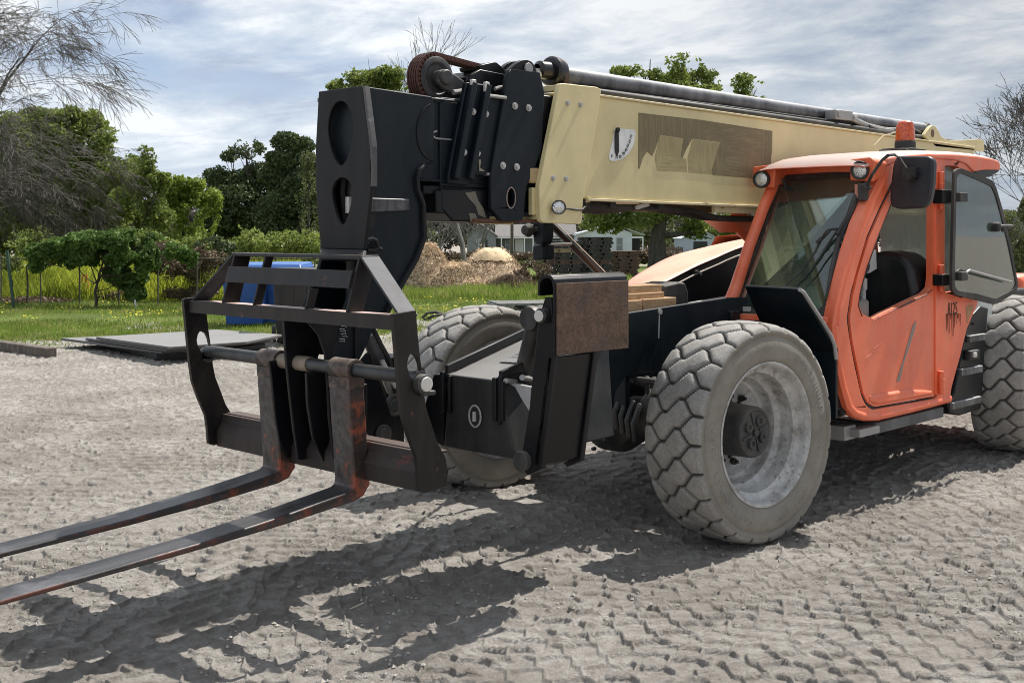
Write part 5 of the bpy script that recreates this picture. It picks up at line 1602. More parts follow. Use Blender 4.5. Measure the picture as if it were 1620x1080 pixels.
c1 = wnoise(1.0, 8, .55, mp.outputs[0], .25)
c2 = wnoise(3.0, 9, .64, mp.outputs[0], .3)
c3 = wnoise(.55, 4, .5, mp.outputs[0], .2)
cov = wm('ADD', wm('MULTIPLY', c1, .6), wm('MULTIPLY', c3, .4))
shade = wm('ADD', wm('MULTIPLY', c2, .55), wm('MULTIPLY', c1, .45))
cloud = wramp(shade, [(.38, (2.9, 3.45, 4.7)), (.45, (4.3, 4.95, 6.0)), (.52, (5.9, 6.4, 7.0)), (.59, (8.2, 8.4, 8.6))])
for e in cloud.node.color_ramp.elements: e.color = tuple(c / 10 for c in e.color[:3]) + (1,)
sc10 = wn('ShaderNodeVectorMath', operation='SCALE'); sc10.inputs['Scale'].default_value = 10.0; L_.new(cloud, sc10.inputs[0])
gap = wramp(cov, [(.40, 0), (.47, 1)])
blue = wn('ShaderNodeVectorMath', operation='SCALE'); blue.inputs['Scale'].default_value = .85; L_.new(sky.outputs[0], blue.inputs[0])
bl2 = wmix(.55, blue.outputs[0], (2.6, 3.7, 5.9))
allc = wmix(gap, bl2, sc10.outputs[0])
# paler towards the horizon
hz = wramp(sx_.outputs['Z'], [(0.0, .55), (.22, 0)])
allc = wmix(hz, allc, (5.9, 6.6, 7.3))
# thicker cloud to the right of the view
dr = wn('ShaderNodeVectorMath', operation='DOT_PRODUCT'); L_.new(tc.outputs['Generated'], dr.inputs[0]); dr.inputs[1].default_value = CR
rt_ = wramp(wm('ADD', wm('MULTIPLY', dr.outputs['Value'], 1.2), .5, True), [(.35, 1.0), (.95, .72)])
ml = wn('ShaderNodeMix', data_type='RGBA', blend_type='MULTIPLY'); ml.inputs[0].default_value = 1.0; L_.new(allc, ml.inputs[6]); L_.new(rt_, ml.inputs[7])
L_.new(ml.outputs[2], bg.inputs[0])

vs_ = SC.view_settings
vs_.view_transform = 'Standard'; vs_.look = 'None'; vs_.gamma = 1.0; vs_.exposure = 0.50; vs_.use_curve_mapping = False
SC.cycles.pixel_filter_type = 'BLACKMAN_HARRIS'
SC.cycles.filter_width = 1.0
SC.cycles.max_bounces = 8
SC.cycles.transparent_max_bounces = 12

# ================================================================== NOISE HELPERS


def _hash(ix, iy, iz, seed):
    h = (ix * 374761393 + iy * 668265263 + iz * 2147483647 + seed * 1274126177) & 0xFFFFFFFF
    h = ((h ^ (h >> 13)) * 1274126177) & 0xFFFFFFFF
    return ((h ^ (h >> 16)) & 0xFFFF) / 65535.0


def vn(x, y, z=None, seed=0):
    x = np.asarray(x, float); y = np.asarray(y, float)
    ix = np.floor(x).astype(np.int64); iy = np.floor(y).astype(np.int64)
    fx = x - ix; fy = y - iy; fx = fx * fx * (3 - 2 * fx); fy = fy * fy * (3 - 2 * fy)
    if z is None:
        a = _hash(ix, iy, 0, seed); b_ = _hash(ix + 1, iy, 0, seed); c_ = _hash(ix, iy + 1, 0, seed); d_ = _hash(ix + 1, iy + 1, 0, seed)
        return (a * (1 - fx) + b_ * fx) * (1 - fy) + (c_ * (1 - fx) + d_ * fx) * fy
    z = np.asarray(z, float); iz = np.floor(z).astype(np.int64); fz = z - iz; fz = fz * fz * (3 - 2 * fz)
    r = 0
    for dz, wz in ((0, 1 - fz), (1, fz)):
        a = _hash(ix, iy, iz + dz, seed); b_ = _hash(ix + 1, iy, iz + dz, seed); c_ = _hash(ix, iy + 1, iz + dz, seed); d_ = _hash(ix + 1, iy + 1, iz + dz, seed)
        r = r + wz * ((a * (1 - fx) + b_ * fx) * (1 - fy) + (c_ * (1 - fx) + d_ * fx) * fy)
    return r


def fbm(x, y, oct=4, seed=0, gain=.5):
    s = 0; a = 1; t = 0
    for o in range(oct):
        s = s + a * vn(x * 2 ** o + 17.3 * o, y * 2 ** o - 9.1 * o, seed=seed + o); t += a; a *= gain
    return s / t


# ================================================================== GROUND
def mk_dirt():
    m = NT('tyre_marked_dirt')
    a = m.noise(1.1, 6, .6); b_ = m.noise(14, 8, .72); g_ = m.noise(120, 5, .75); v_ = m.voro(55)
    c_ = m.ramp(a, [(.32, (.265, .244, .218)), (.5, (.36, .337, .307)), (.68, (.46, .436, .402))])
    c_ = m.mix(m.ramp(b_, [(.42, .55), (.58, 0)]), c_, (.205, .178, .15))
    c_ = m.mix(m.ramp(g_, [(.60, 0), (.70, .55)]), c_, (.50, .475, .44))
    c_ = m.mix(m.ramp(g_, [(.33, .75), (.43, 0)]), c_, (.11, .098, .086))
    h_ = m.math('ADD', m.math('MULTIPLY', g_, .6), m.math('MULTIPLY', m.noise(42, 6, .7), 1.2))
    return m.set(color=c_, rough=.95, spec=.2, normal=m.bump(h_, 1.0, .02))


M['dirt'] = mk_dirt()


def lawn_edge(u):
    """distance at which the dirt turns to grass, by column"""
    return 20.6 + 5.2 * np.clip(u + .05, -.5, .5) / .45 * 1.0


def dirt_height(x, y):
    h = (fbm(x * .55, y * .55, 3, 1) - .5) * .05
    h = h + (fbm(x * 3.1, y * 3.1, 4, 5) - .5) * .014
    rid = 1 - np.abs(2 * fbm(x * 5.5, y * 7.5, 4, 9) - 1)
    h = h + (rid ** 3) * .011 * sstep(.35, .65, fbm(x * .9, y * .9, 2, 30))
    h = h + (fbm(x * 26, y * 26, 3, 13) - .5) * .006
    h = h + np.maximum(vn(x * 21, y * 21, seed=44) - .88, 0) * .035        # clods
    h = h + np.maximum(vn(x * 47, y * 47, seed=45) - .80, 0) * .035
    # overlapping passes of the treaded tyres
    rd = random.Random(21)
    pr = np.zeros_like(x); wt = np.zeros_like(x)
    dist_ = (x - CP.x) * CF.x + (y - CP.y) * CF.y
    for i in range(190):
        a = rd.gauss(0, .18) + (0 if rd.random() < .70 else rd.uniform(-1.5, 1.5))
        off = rd.uniform(-14, 9); k = rd.gauss(0, .012)
        ca, sa = math.cos(a), math.sin(a); ox, oy = rd.uniform(-9, 4), off
        s = (x - ox) * ca + (y - oy) * sa
        t = -(x - ox) * sa + (y - oy) * ca - k * s * s
        m = (np.abs(t) < .225)
        if not m.any(): continue
        tt, ss = t[m], s[m]
        wob = (vn(ss * 2.3, tt * 2.3, seed=50 + i) - .5) * .03 + (vn(ss * 9, tt * 9, seed=150 + i) - .5) * .010
        bd, ds = tread(tt + wob, ss + wob, flip=1 if i % 2 else -1, local=True)
        sg = np.clip(.00105 * dist_[m], .0066, .02)
        ridge = np.exp(-(bd / sg) ** 2) * .025 * (.0066 / sg) ** .1
        brk = .62 + .38 * sstep(.30, .48, fbm(ss * 3.2, tt * 3.2, 2, 70 + i))
        # soil pushed up on one side of every lug
        lean = (vn(ss * 6.1, tt * 9.3, seed=200 + i) - .5) * .010 * sstep(0, .02, bd)
        val = (ridge + lean) * brk - .005
        e = 1 - sstep(.17, .215, np.abs(tt))
        rim_ = np.exp(-((np.abs(tt) - .215) / .02) ** 2) * .006
        pr[m] = pr[m] * (1 - e) + val * e + rim_
    fade = sstep(.25, .5, fbm(x * .35, y * .35, 3, 33)) * .2 + .8
    return h + pr * fade


def cam_grid(z0, z1, nz, u0, u1, nu):
    zz_ = z0 * (z1 / z0) ** (np.arange(nz) / (nz - 1)); uu = np.linspace(u0, u1, nu)
    Zg, Ug = np.meshgrid(zz_, uu, indexing='ij')
    x = CP.x + CF.x * Zg + CR.x * Ug * Zg; y = CP.y + CF.y * Zg + CR.y * Ug * Zg
    return x, y, Zg, Ug


def grid_faces(nz, nu):
    a = np.arange(nz - 1)[:, None] * nu + np.arange(nu - 1)[None]
    return np.stack([a, a + 1, a + nu + 1, a + nu], -1).reshape(-1, 4)


gx, gy, gZ, gU = cam_grid(3.0, 26.8, 1600, -.66, .66, 1500)
gh = dirt_height(gx, gy)
edge_fade = 1 - sstep(21, 26.5, gZ)
gh = gh * edge_fade - .012 * (1 - edge_fade)
gh = np.maximum(gh, -.035)
side_ = sstep(.56, .655, np.abs(gU)) + (1 - sstep(3.0, 3.35, gZ)); side_ = np.minimum(side_, 1)
gh = gh * (1 - side_) - .042 * side_
dirt = np_mesh('dirt_yard', np.stack([gx, gy, gh], -1).reshape(-1, 3), grid_faces(1600, 1500), M['dirt'], smooth=True)
tag(dirt, kind='structure')


def mk_far():
    m = NT('far_ground')
    a = m.noise(.22, 6, .62); b_ = m.noise(2.6, 6, .7)
    c_ = m.ramp(a, [(.38, (.070, .110, .022)), (.55, (.125, .175, .035)), (.68, (.17, .19, .06))])
    c_ = m.mix(m.ramp(b_, [(.4, .5), (.62, 0)]), c_, (.09, .085, .045))
    return m.set(color=c_, rough=.95, spec=.1, normal=m.bump(b_, .8, .05))


def mk_near():
    m = NT('yard_dirt')
    a = m.noise(1.1, 6, .6); b_ = m.noise(9, 8, .72)
    c_ = m.ramp(a, [(.32, (.27, .24, .205)), (.68, (.38, .35, .31))])
    c_ = m.mix(m.ramp(b_, [(.42, .6), (.58, 0)]), c_, (.19, .165, .14))
    return m.set(color=c_, rough=.95, spec=.2, normal=m.bump(b_, .9, .03))


M['far'] = mk_far(); M['near'] = mk_near()
# base sheet under everything, out to the horizon
ex = np.concatenate([-np.geomspace(900, 30, 12), np.linspace(-26, 26, 27), np.geomspace(30, 900, 12)])
bx, by = np.meshgrid(ex, ex, indexing='ij')
bx = bx - 8; by = by - 8
bz = terrain2 = -2.1 * sstep(42, 150, (bx - CP.x) * CF.x + (by - CP.y) * CF.y) - .045
gb = np_mesh('ground', np.stack([bx, by, bz], -1).reshape(-1, 3), grid_faces(len(ex), len(ex)), M['near'], smooth=True)
tag(gb, kind='structure')


def gz(dist):
    return float(-2.1 * sstep(42, 150, dist))


# lawn sheet: from the wavy edge of the dirt out to the trees
nz_, nu_ = 150, 200
u_l = np.linspace(-.85, .85, nu_)
e0 = lawn_edge(u_l) + (fbm(u_l * 30, u_l * 0, 4, 60) - .5) * 2.6
rows = []
for k in range(nz_):
    t = k / (nz_ - 1)
    Zr = e0 * (170.0 / e0) ** t
    x = CP.x + CF.x * Zr + CR.x * u_l * Zr; y = CP.y + CF.y * Zr + CR.y * u_l * Zr
    rows.append(np.stack([x, y, -2.1 * sstep(42, 150, Zr) + .006 + (fbm(x * .4, y * .4, 3, 61) - .4) * .10 * min(1, k / 12)], -1))
lawn = np_mesh('lawn', np.array(rows).reshape(-1, 3), grid_faces(nz_, nu_), M['far'], smooth=True)
tag(lawn, kind='structure')


# ------------------------------------------------------------------ foliage
def mk_leaf(name, dark, light, trans=.35, nscale=.55, hue2=None):
    m = NT(name)
    a = m.noise(nscale, 3, .6); b_ = m.noise(9, 2, .5)
    f = m.math('ADD', m.math('MULTIPLY', a, .62), m.math('MULTIPLY', b_, .38))
    c_ = m.ramp(f, [(.36, dark), (.62, light)])
    if hue2: c_ = m.mix(m.ramp(m.noise(1.7, 3, .6), [(.52, 0), (.62, .8)]), c_, hue2)
    tr_ = m.n.new('ShaderNodeBsdfTranslucent'); mx = m.n.new('ShaderNodeMixShader')
    m.l.new(c_, tr_.inputs[0]); m.set(color=c_, rough=.55, spec=.3)
    mx.inputs[0].default_value = trans
    m.l.new(m.b.outputs[0], mx.inputs[1]); m.l.new(tr_.outputs[0], mx.inputs[2]); m.l.new(mx.outputs[0], m.out.inputs[0])
    return m.mat


LEAF = {
    'green': mk_leaf('leaf_green', (.105, .150, .034), (.29, .345, .088), .40),
    'bright': mk_leaf('leaf_bright', (.13, .19, .030), (.33, .40, .075), .45),
    'dark': mk_leaf('leaf_dark', (.044, .068, .030), (.125, .160, .062), .2),
    'olive': mk_leaf('leaf_olive', (.070, .085, .034), (.175, .195, .075), .3),
    'ivy': mk_leaf('leaf_ivy', (.050, .095, .024), (.17, .27, .065), .3, 1.4),
    'brown': mk_leaf('leaf_brown', (.085, .060, .040), (.20, .145, .095), .2, 1.2),
    'greybr': mk_leaf('twig_grey', (.095, .085, .072), (.20, .185, .16), .15, .4),
    'straw': mk_leaf('straw', (.50, .36, .23), (.92, .76, .54), .2, 1.3),
    'grass': mk_leaf('grass_blade', (.085, .14, .022), (.25, .33, .06), .45, .35, (.36, .34, .13)),
    'weed': mk_leaf('weed_blade', (.22, .28, .03), (.50, .54, .07), .5, .5),
    'petal': mk_leaf('yellow_petal', (.70, .60, .05), (.85, .75, .10), .3),
}


def mk_bark(name, d, l):
    m = NT(name)
    a = m.noise(9, 6, .7, m.map((1, 1, .2)))
    return m.set(color=m.ramp(a, [(.35, d), (.68, l)]), rough=.9, normal=m.bump(a, .6, .03))


BARK = mk_bark('bark_dark', (.035, .029, .023), (.10, .085, .068))
BARKG = mk_bark('bark_grey', (.085, .078, .068), (.20, .19, .17))


def leaves(name, C_, size, mat, parent=None, up=.25, aspect=.6, seed=1):
    """one quad per point of C_ (n,3), random facing"""
    r = np.random.default_rng(seed); n = len(C_)
    a = r.normal(size=(n, 3)); a[:, 2] += up; a /= np.linalg.norm(a, axis=1)[:, None]
    b_ = r.normal(size=(n, 3)); b_ -= a * (a * b_).sum(1)[:, None]; b_ /= np.linalg.norm(b_, axis=1)[:, None]
    c_ = np.cross(a, b_)
    s = size * r.uniform(.55, 1.35, n)[:, None]
    V = np.stack([C_ - b_ * s, C_ - c_ * s * aspect, C_ + b_ * s, C_ + c_ * s * aspect], 1).reshape(-1, 3)
    F = np.arange(4 * n).reshape(-1, 4)
    return np_mesh(name, V, F, mat, parent=parent)


def blob_pts(blobs, dist, dens, seed, thr=.42, nfreq=1.3, depth=.8, squash=1.0):
    """points scattered through a crown made of ellipsoids given in photo columns and rows"""
    r = np.random.default_rng(seed); out = []
    k = dist / FOC
    for bi, bb in enumerate(blobs):
        px, py, rx, ry = bb[:4]; dz = bb[4] if len(bb) > 4 else r.uniform(-.5, .5) * rx * k
        n = int(dens * rx * ry)
        d = r.normal(size=(n, 3)); d /= np.linalg.norm(d, axis=1)[:, None]
        rad = r.uniform(0, 1, n) ** .42
        rad = rad * (.82 + .36 * vn(d[:, 0] * 2.5 + bi, d[:, 1] * 2.5, d[:, 2] * 2.5, seed))
        p = d * rad[:, None]
        c_ = W(px, dist); cz = zat(py, dist)
        rm = (rx + ry) / 2 * depth * k
        X = c_.x + CR.x * p[:, 0] * rx * k + CF.x * (p[:, 1] * rm + dz)
        Y = c_.y + CR.y * p[:, 0] * rx * k + CF.y * (p[:, 1] * rm + dz)
        Z = cz + p[:, 2] * ry * k
        q = vn(X * nfreq, Y * nfreq, Z * nfreq, seed + 3) * .65 + vn(X * nfreq * 2.7, Y * nfreq * 2.7, Z * nfreq * 2.7, seed + 4) * .35
        keep = q > thr
        out.append(np.stack([X, Y, Z], 1)[keep])
    return np.concatenate(out)


def tree(name, label, cat, dist, tpx, tw, blobs, leaf, size, dens, seed, thr=.42, group=None, nfreq=1.3, bark=None, limbs=True, kind_part='crown'):
    k = dist / FOC
    base = W(tpx, dist); base.z = gz(dist) - .05
    t = empty(name, base); tag(t, label, cat, group)
    P_ = blob_pts(blobs, dist, dens, seed, thr, nfreq) - np.array(base)
    leaves(kind_part, P_, size, LEAF[leaf], t, seed=seed)
    mb = MB(); rd = random.Random(seed)
    topb = min(blobs, key=lambda b_: b_[1]); low = max(b_[1] for b_ in blobs)
    wr = tw * k / 2
    hub_z = zat(low, dist) - base.z
    top = W(topb[0], dist); top.z = zat(topb[1], dist); top -= base
    hub = Vector((0, 0, max(hub_z * .85, .4)))
    mid = hub.lerp(top, .5) + Vector((rd.uniform(-.2, .2), rd.uniform(-.2, .2), 0))
    mb.tube([(0, 0, -.1), (rd.uniform(-.05, .05), 0, hub.z * .5), hub, mid, top], [wr * 1.25, wr, wr * .85, wr * .5, wr * .15], 9)
    if limbs:
        for b_ in blobs:
            e = W(b_[0], dist); e.z = zat(b_[1], dist); e -= base
            f_ = rd.uniform(0, .7)
            s = hub.lerp(top, f_) if e.z > hub.z else hub
            m_ = s.lerp(e, .5) + Vector((rd.uniform(-.3, .3), rd.uniform(-.3, .3), -abs(rd.uniform(.0, .25))))
            mb.tube([s, m_, e], [wr * .45, wr * .28, wr * .08], 6)
            for q in range(3):
                e2 = e + Vector((rd.uniform(-1, 1), rd.uniform(-1, 1), rd.uniform(-.6, .9))) * b_[2] * k * .8
                mb.tube([m_.lerp(e, .4), e2], [wr * .14, wr * .04], 5)
    mb.build('trunk', bark or BARK, t, each=False)
    return t


def bare_tree(name, label, cat, dist, tpx, tw, height, seed, group=None, spread=.55, levels=6, tilt=(0, 0), bark=None, droop=0.0, first=.32, gmin=.004, twig_from=3, dense=0):
    base = W(tpx, dist); base.z = gz(dist) - .05
    t = empty(name, base); tag(t, label, cat, group)
    rd = random.Random(seed); mbT = MB(); mbB = MB(); mbW = MB()
    wr = tw * dist / FOC / 2

    def grow(p, d, L, r, lev):
        n = 3 if lev < 3 else 2
        pts = [p]; rs = [r]; q = p.copy(); dd = d.copy()
        for i in range(n):
            dd = (dd + Vector((rd.gauss(0, .16), rd.gauss(0, .16), rd.gauss(0, .10) + (.05 if lev < 3 else .02) - droop * (lev / levels) * .5))).normalized()
            q = q + dd * (L / n); pts.append(q.copy()); rs.append(max(r * (1 - .32 * (i + 1) / n), gmin))
        (mbT if lev == 0 else mbB if lev < twig_from else mbW).tube(pts, rs, 8 if lev == 0 else 6 if lev < 3 else 4 if lev < 4 else 3, caps=False)
        if lev >= levels: return
        m = rd.choice([2, 3, 3]) if lev else 4
        if lev >= levels - 2: m += dense
        for i in range(m):
            f_ = 1.0 if i == 0 else rd.uniform(.45, 1.0)
            j = min(int(f_ * n), n - 1); s = pts[j].lerp(pts[j + 1], f_ * n - j) if f_ < 1 else pts[-1]
            ax = Vector((rd.gauss(0, 1), rd.gauss(0, 1), rd.gauss(0, .6))).normalized()
            nd = (dd + ax * (spread * (.45 if i == 0 else 1.25))).normalized()
            grow(s, nd, L * rd.uniform(.62, .84), max(rs[-1] * (.80 if i == 0 else rd.uniform(.5, .7)), gmin), lev + 1)
    d0 = Vector((CR.x * tilt[0], CR.y * tilt[0], 1)).normalized()
    grow(Vector((0, 0, 0)), d0, height * first, wr, 0)
    mbT.build('trunk', bark or BARKG, t, each=False); mbB.build('limbs', bark or BARKG, t, each=False); mbW.build('twigs', bark or BARKG, t, each=False)
    return t

# ================================================================== TREES AND BACKGROUND
BARKD = mk_bark('bark_midgrey', (.06, .053, .046), (.14, .13, .115))
TG = 'leafy trees beyond the fence on the left'
tree('leafy_tree', 'tall leafy green tree at the left edge, behind the bare branches', 'tree', 46, 122, 16,
     [(30, 225, 62, 44), (95, 212, 52, 38), (140, 196, 28, 24), (165, 238, 40, 40), (45, 290, 80, 55), (125, 285, 70, 55), (190, 290, 45, 50), (90, 355, 110, 50), (180, 360, 65, 50), (10, 360, 60, 50), (118, 182, 20, 14), (205, 258, 26, 32), (60, 190, 40, 22), (150, 300, 60, 60)], 'green', .070, 4.4, 3, .40, TG, 1.0)
tree('slender_tree', 'slender open tree with upright shoots, right of the tall leafy tree', 'tree', 44, 222, 5,
     [(233, 250, 14, 32), (221, 285, 22, 30), (247, 290, 20, 26), (205, 330, 36, 36), (240, 345, 34, 34), (262, 285, 10, 18), (215, 385, 45, 30)], 'green', .075, 2.3, 8, .47, TG, 1.4)
tree('young_tree', 'pale bright green young tree between the slender tree and the dark pines', 'tree', 48, 290, 6,
     [(285, 300, 26, 24), (312, 305, 28, 26), (270, 335, 35, 32), (305, 345, 45, 35), (285, 385, 60, 30), (335, 320, 20, 26)], 'bright', .08, 2.4, 12, .44, TG, 1.2)
PG = 'dark pines left of the machine'
tree('pine_tree', 'dark pine with layered flat-topped crown above the blue bins', 'tree', 62, 405, 9,
     [(388, 236, 30, 16), (365, 248, 18, 10), (345, 285, 26, 22), (390, 292, 40, 26), (425, 262, 16, 12), (375, 330, 52, 38), (345, 345, 34, 44), (400, 365, 50, 40), (415, 300, 40, 40), (400, 268, 22, 14)], 'dark', .085, 4.4, 17, .41, PG, 1.3)
tree('pine_tree', 'dark round-headed pine beside the black tower, partly behind it', 'tree', 60, 462, 9,
     [(452, 222, 26, 15), (475, 232, 24, 18), (440, 250, 22, 14), (485, 262, 24, 24), (455, 292, 34, 30), (482, 310, 34, 44), (450, 345, 50, 46), (490, 365, 34, 38), (430, 275, 26, 20), (465, 255, 30, 16)], 'dark', .085, 4.4, 21, .40, PG, 1.3)
tree('olive_tree', 'thin olive-grey tree close against the left side of the tower', 'tree', 54, 488, 5,
     [(488, 260, 14, 22), (484, 300, 20, 28), (492, 345, 20, 36), (478, 390, 26, 18)], 'olive', .07, 1.6, 24, .50)
tree('round_tree', 'rounded dark green treetop rising behind the black tower', 'tree', 60, 585, 10,
     [(583, 122, 46, 18), (548, 132, 30, 12), (530, 138, 16, 8), (617, 120, 28, 16), (638, 132, 14, 10), (585, 148, 66, 20), (585, 190, 66, 40)], 'green', .10, 3.4, 31, .43, None, 1.5)
tree('large_tree', 'large shade tree with thick dark trunk behind the boom and white house', 'tree', 66, 1040, 28,
     [(1078, 112, 34, 26), (1050, 118, 26, 18), (1020, 112, 24, 11), (988, 113, 24, 10), (1105, 122, 24, 22), (1128, 132, 14, 22), (1080, 150, 60, 26), (1060, 220, 110, 60), (950, 345, 44, 20), (1000, 338, 50, 24), (1080, 335, 60, 24), (1135, 345, 46, 24), (1110, 365, 34, 14), (965, 362, 22, 10), (1155, 362, 24, 16)], 'green', .11, 2.4, 35, .46, None, 1.2)
tree('small_tree', 'small treetop peeking over the boom right of the large tree', 'tree', 70, 1186, 6,
     [(1178, 132, 22, 18), (1198, 140, 16, 12), (1166, 148, 12, 10), (1190, 160, 26, 16), (1185, 200, 30, 30)], 'green', .11, 2.6, 39, .46, None, 1.3)
bare_tree('bare_tree', 'big leafless tree reaching over the left edge of the photo', 'tree', 27, -190, 30, 9.6, 5, None, .56, 8, (.20, 0), BARKD, .5, .29, .0042, 3, 1)
bare_tree('bare_tree', 'leafless tree with dense fine twigs filling the top left corner', 'tree', 25, -290, 24, 8.8, 41, None, .50, 8, (.12, 0), BARKD, .35, .33, .004, 3, 1)
bare_tree('bare_tree', 'second leafless tree low on the left, drooping grey twigs over the hedge', 'tree', 30, -75, 16, 7.2, 14, None, .62, 8, (.30, 0), BARKD, .9, .27, .0042, 3, 1)
bare_tree('bare_tree', 'pale leafless treetop above the chain and sheave', 'tree', 63, 735, 9, 11.5, 19, None, .30, 6, (0, 0), BARKG, 0, .36, .010)
bare_tree('bare_tree', 'tall dark leafless tree beside the cab roof at the right edge', 'tree', 33, 1618, 11, 6.5, 25, None, .42, 7, (-.05, 0), BARK, 0, .33, .007)
bare_tree('bare_tree', 'leafless tree half out of the right edge of the photo', 'tree', 29, 1668, 15, 6.5, 29, None, .5, 7, (-.1, 0), BARK, 0, .30, .006)
tree('ivy_tree', 'green leafy bush behind the open cab window at the right edge', 'bush', 27, 1625, 6,
     [(1612, 385, 22, 16), (1635, 330, 30, 26), (1590, 405, 18, 12), (1640, 400, 40, 30)], 'olive', .06, 2.0, 43, .50)
for i, (px, dist, h, s) in enumerate(((672, 92, 9.0, 61), (700, 80, 6.6, 62), (727, 74, 6.2, 63), (752, 96, 8.6, 64), (655, 105, 9.4, 65))):
    bare_tree('bare_tree', ['leafless grey tree left of the mulch peak', 'low leafless tree above the left mulch pile', 'leafless tree with dark trunk between mulch piles and grey house', 'leafless tree touching the grey gable', 'leafless tree just right of the tower neck'][i], 'tree', dist, px, 6, h, s, 'leafless trees left of the grey house', .5, 6, (0, 0), BARKG, 0, .27, .014)


def mass(name, label, cat, blobs, dist, leaf, size, dens, seed, thr=.3, nfreq=.6, kind='stuff', depth=.8):
    o = leaves(name, blob_pts(blobs, dist, dens, seed, thr, nfreq, depth), size, LEAF[leaf], None, seed=seed)
    tag(o, label, cat, kind=kind)
    return o


rb = random.Random(4)
mass('woodland', 'grey-brown far-off wood along the horizon', 'woodland', [(x, 372 - rb.uniform(0, 18) - (14 if x < 520 else 0), 42, 34) for x in range(-260, 1960, 46)], 175, 'greybr', .34, .9, 70, .28, .25)
mass('woodland', 'darker evergreen wood behind the houses and trees', 'woodland', [(x, 388 - rb.uniform(0, 12), 38, 26) for x in range(-260, 700, 44)] + [(x, 372 - rb.uniform(0, 10), 32, 26) for x in range(1020, 1960, 40)], 170, 'olive', .30, .8, 71, .34, .3)
mass('undergrowth', 'mixed green undergrowth below the trees on the left', 'undergrowth', [(x, 405 - rb.uniform(0, 25), 34, 26) for x in range(-160, 520, 30)], 42, 'green', .07, 1.2, 72, .42, 1.1)
mass('thicket', 'tangled green and brown thicket right of the cab', 'thicket', [(1570, 400, 30, 34), (1600, 360, 26, 30), (1625, 410, 40, 40), (1590, 440, 40, 24), (1560, 345, 20, 22)], 36, 'olive', .045, 2.2, 69, .48, 1.6)
mass('bramble', 'tangled bare brown bramble behind the hedge', 'bramble', [(270, 425, 46, 24), (315, 430, 36, 22), (245, 400, 40, 18), (330, 405, 30, 18), (190, 470, 60, 10), (60, 476, 80, 9), (300, 462, 50, 10)], 29, 'brown', .035, 4.5, 73, .42, 2.0)


def shrub(name, label, cat, dist, px, blobs, leaf, size, dens, seed, thr, group=None, nf=2.4, tw=3):
    return tree(name, label, cat, dist, px, tw, blobs, leaf, size, dens, seed, thr, group, nf, kind_part='foliage')


mass('dead_brush', 'brown dead brush in front of the distant houses', 'brush', [(x, 408 + (x % 5) - 2, 26, 11) for x in range(630, 1120, 26)], 70, 'brown', .09, 4.0, 74, .36, 1.5)
shrub('hedge', 'leafy vine hedge hanging over the chain-link fence on the left', 'hedge', 27, 150,
      [(95, 392, 36, 16), (135, 388, 40, 20), (180, 385, 44, 20), (222, 388, 40, 20), (262, 392, 30, 14), (160, 408, 50, 16), (205, 415, 36, 22), (200, 440, 30, 20), (212, 462, 18, 14), (182, 432, 24, 16), (70, 398, 28, 14), (110, 410, 20, 16), (60, 415, 14, 18), (285, 398, 24, 12), (300, 408, 16, 16), (245, 410, 24, 20), (140, 372, 22, 8), (205, 370, 26, 8), (175, 366, 10, 5), (120, 396, 56, 12), (200, 400, 62, 16), (196, 428, 36, 20)], 'ivy', .045, 9.0, 75, .41, None, 2.6, 5)
shrub('shrub', 'thin light green shrub with arching shoots, left end of the hedge', 'shrub', 28, 42, [(45, 395, 46, 18), (20, 410, 30, 20), (75, 405, 30, 16)], 'green', .045, 3.2, 76, .50)
shrub('shrub', 'dark small-leaved shrub in front of the pines, left of the bins', 'shrub', 31, 338, [(338, 392, 34, 18), (352, 415, 30, 22), (325, 410, 24, 20), (345, 438, 26, 16)], 'dark', .045, 5.0, 77, .45)
shrub('shrub', 'brown leafless shrub right of the mulch piles', 'shrub', 36, 845, [(832, 425, 22, 18), (858, 432, 22, 16), (845, 440, 34, 14)], 'brown', .04, 5.0, 78, .45)
shrub('shrub', 'grey-green shrub in front of the grey porch', 'shrub', 60, 846, [(846, 416, 16, 10), (822, 420, 16, 8)], 'olive', .06, 5.0, 79, .42)


# grass blades -----------------------------------------------------------
def blades(name, label, cat, n, u0, u1, z0, z1, h, wd_, leaf, seed, zfun=None, kind='stuff', lean=.35):
    r = np.random.default_rng(seed)
    u = r.uniform(u0, u1, n); Z = z0 * (z1 / z0) ** r.uniform(0, 1, n)
    if zfun is not None:
        keep = Z > zfun(u) + (fbm(u * 60, Z * .6, 3, seed) - .35) * 2.2
        u, Z = u[keep], Z[keep]
    x = CP.x + CF.x * Z + CR.x * u * Z; y = CP.y + CF.y * Z + CR.y * u * Z
    cl = vn(x * .9, y * .9, seed=seed + 1)
    keep = r.uniform(0, 1, len(x)) < .35 + .9 * cl
    x, y, Z, cl = x[keep], y[keep], Z[keep], cl[keep]
    n = len(x); g = -2.1 * sstep(42, 150, Z)
    a = r.uniform(0, 2 * np.pi, n); hh = h * r.uniform(.45, 1.3, n) * (.5 + .9 * cl)
    dx, dy = np.cos(a) * wd_, np.sin(a) * wd_
    la = r.uniform(0, 2 * np.pi, n); lx, ly = np.cos(la) * hh * lean, np.sin(la) * hh * lean
    V = np.stack([np.stack([x - dx, y - dy, g], 1), np.stack([x + dx, y + dy, g], 1), np.stack([x + dx * .6 + lx * .5, y + dy * .6 + ly * .5, g + hh * .6], 1), np.stack([x + lx, y + ly, g + hh], 1)], 1).reshape(-1, 3)
    o = np_mesh(name, V, np.arange(4 * n).reshape(-1, 4), LEAF[leaf])
    tag(o, label, cat, kind=kind)
    return o


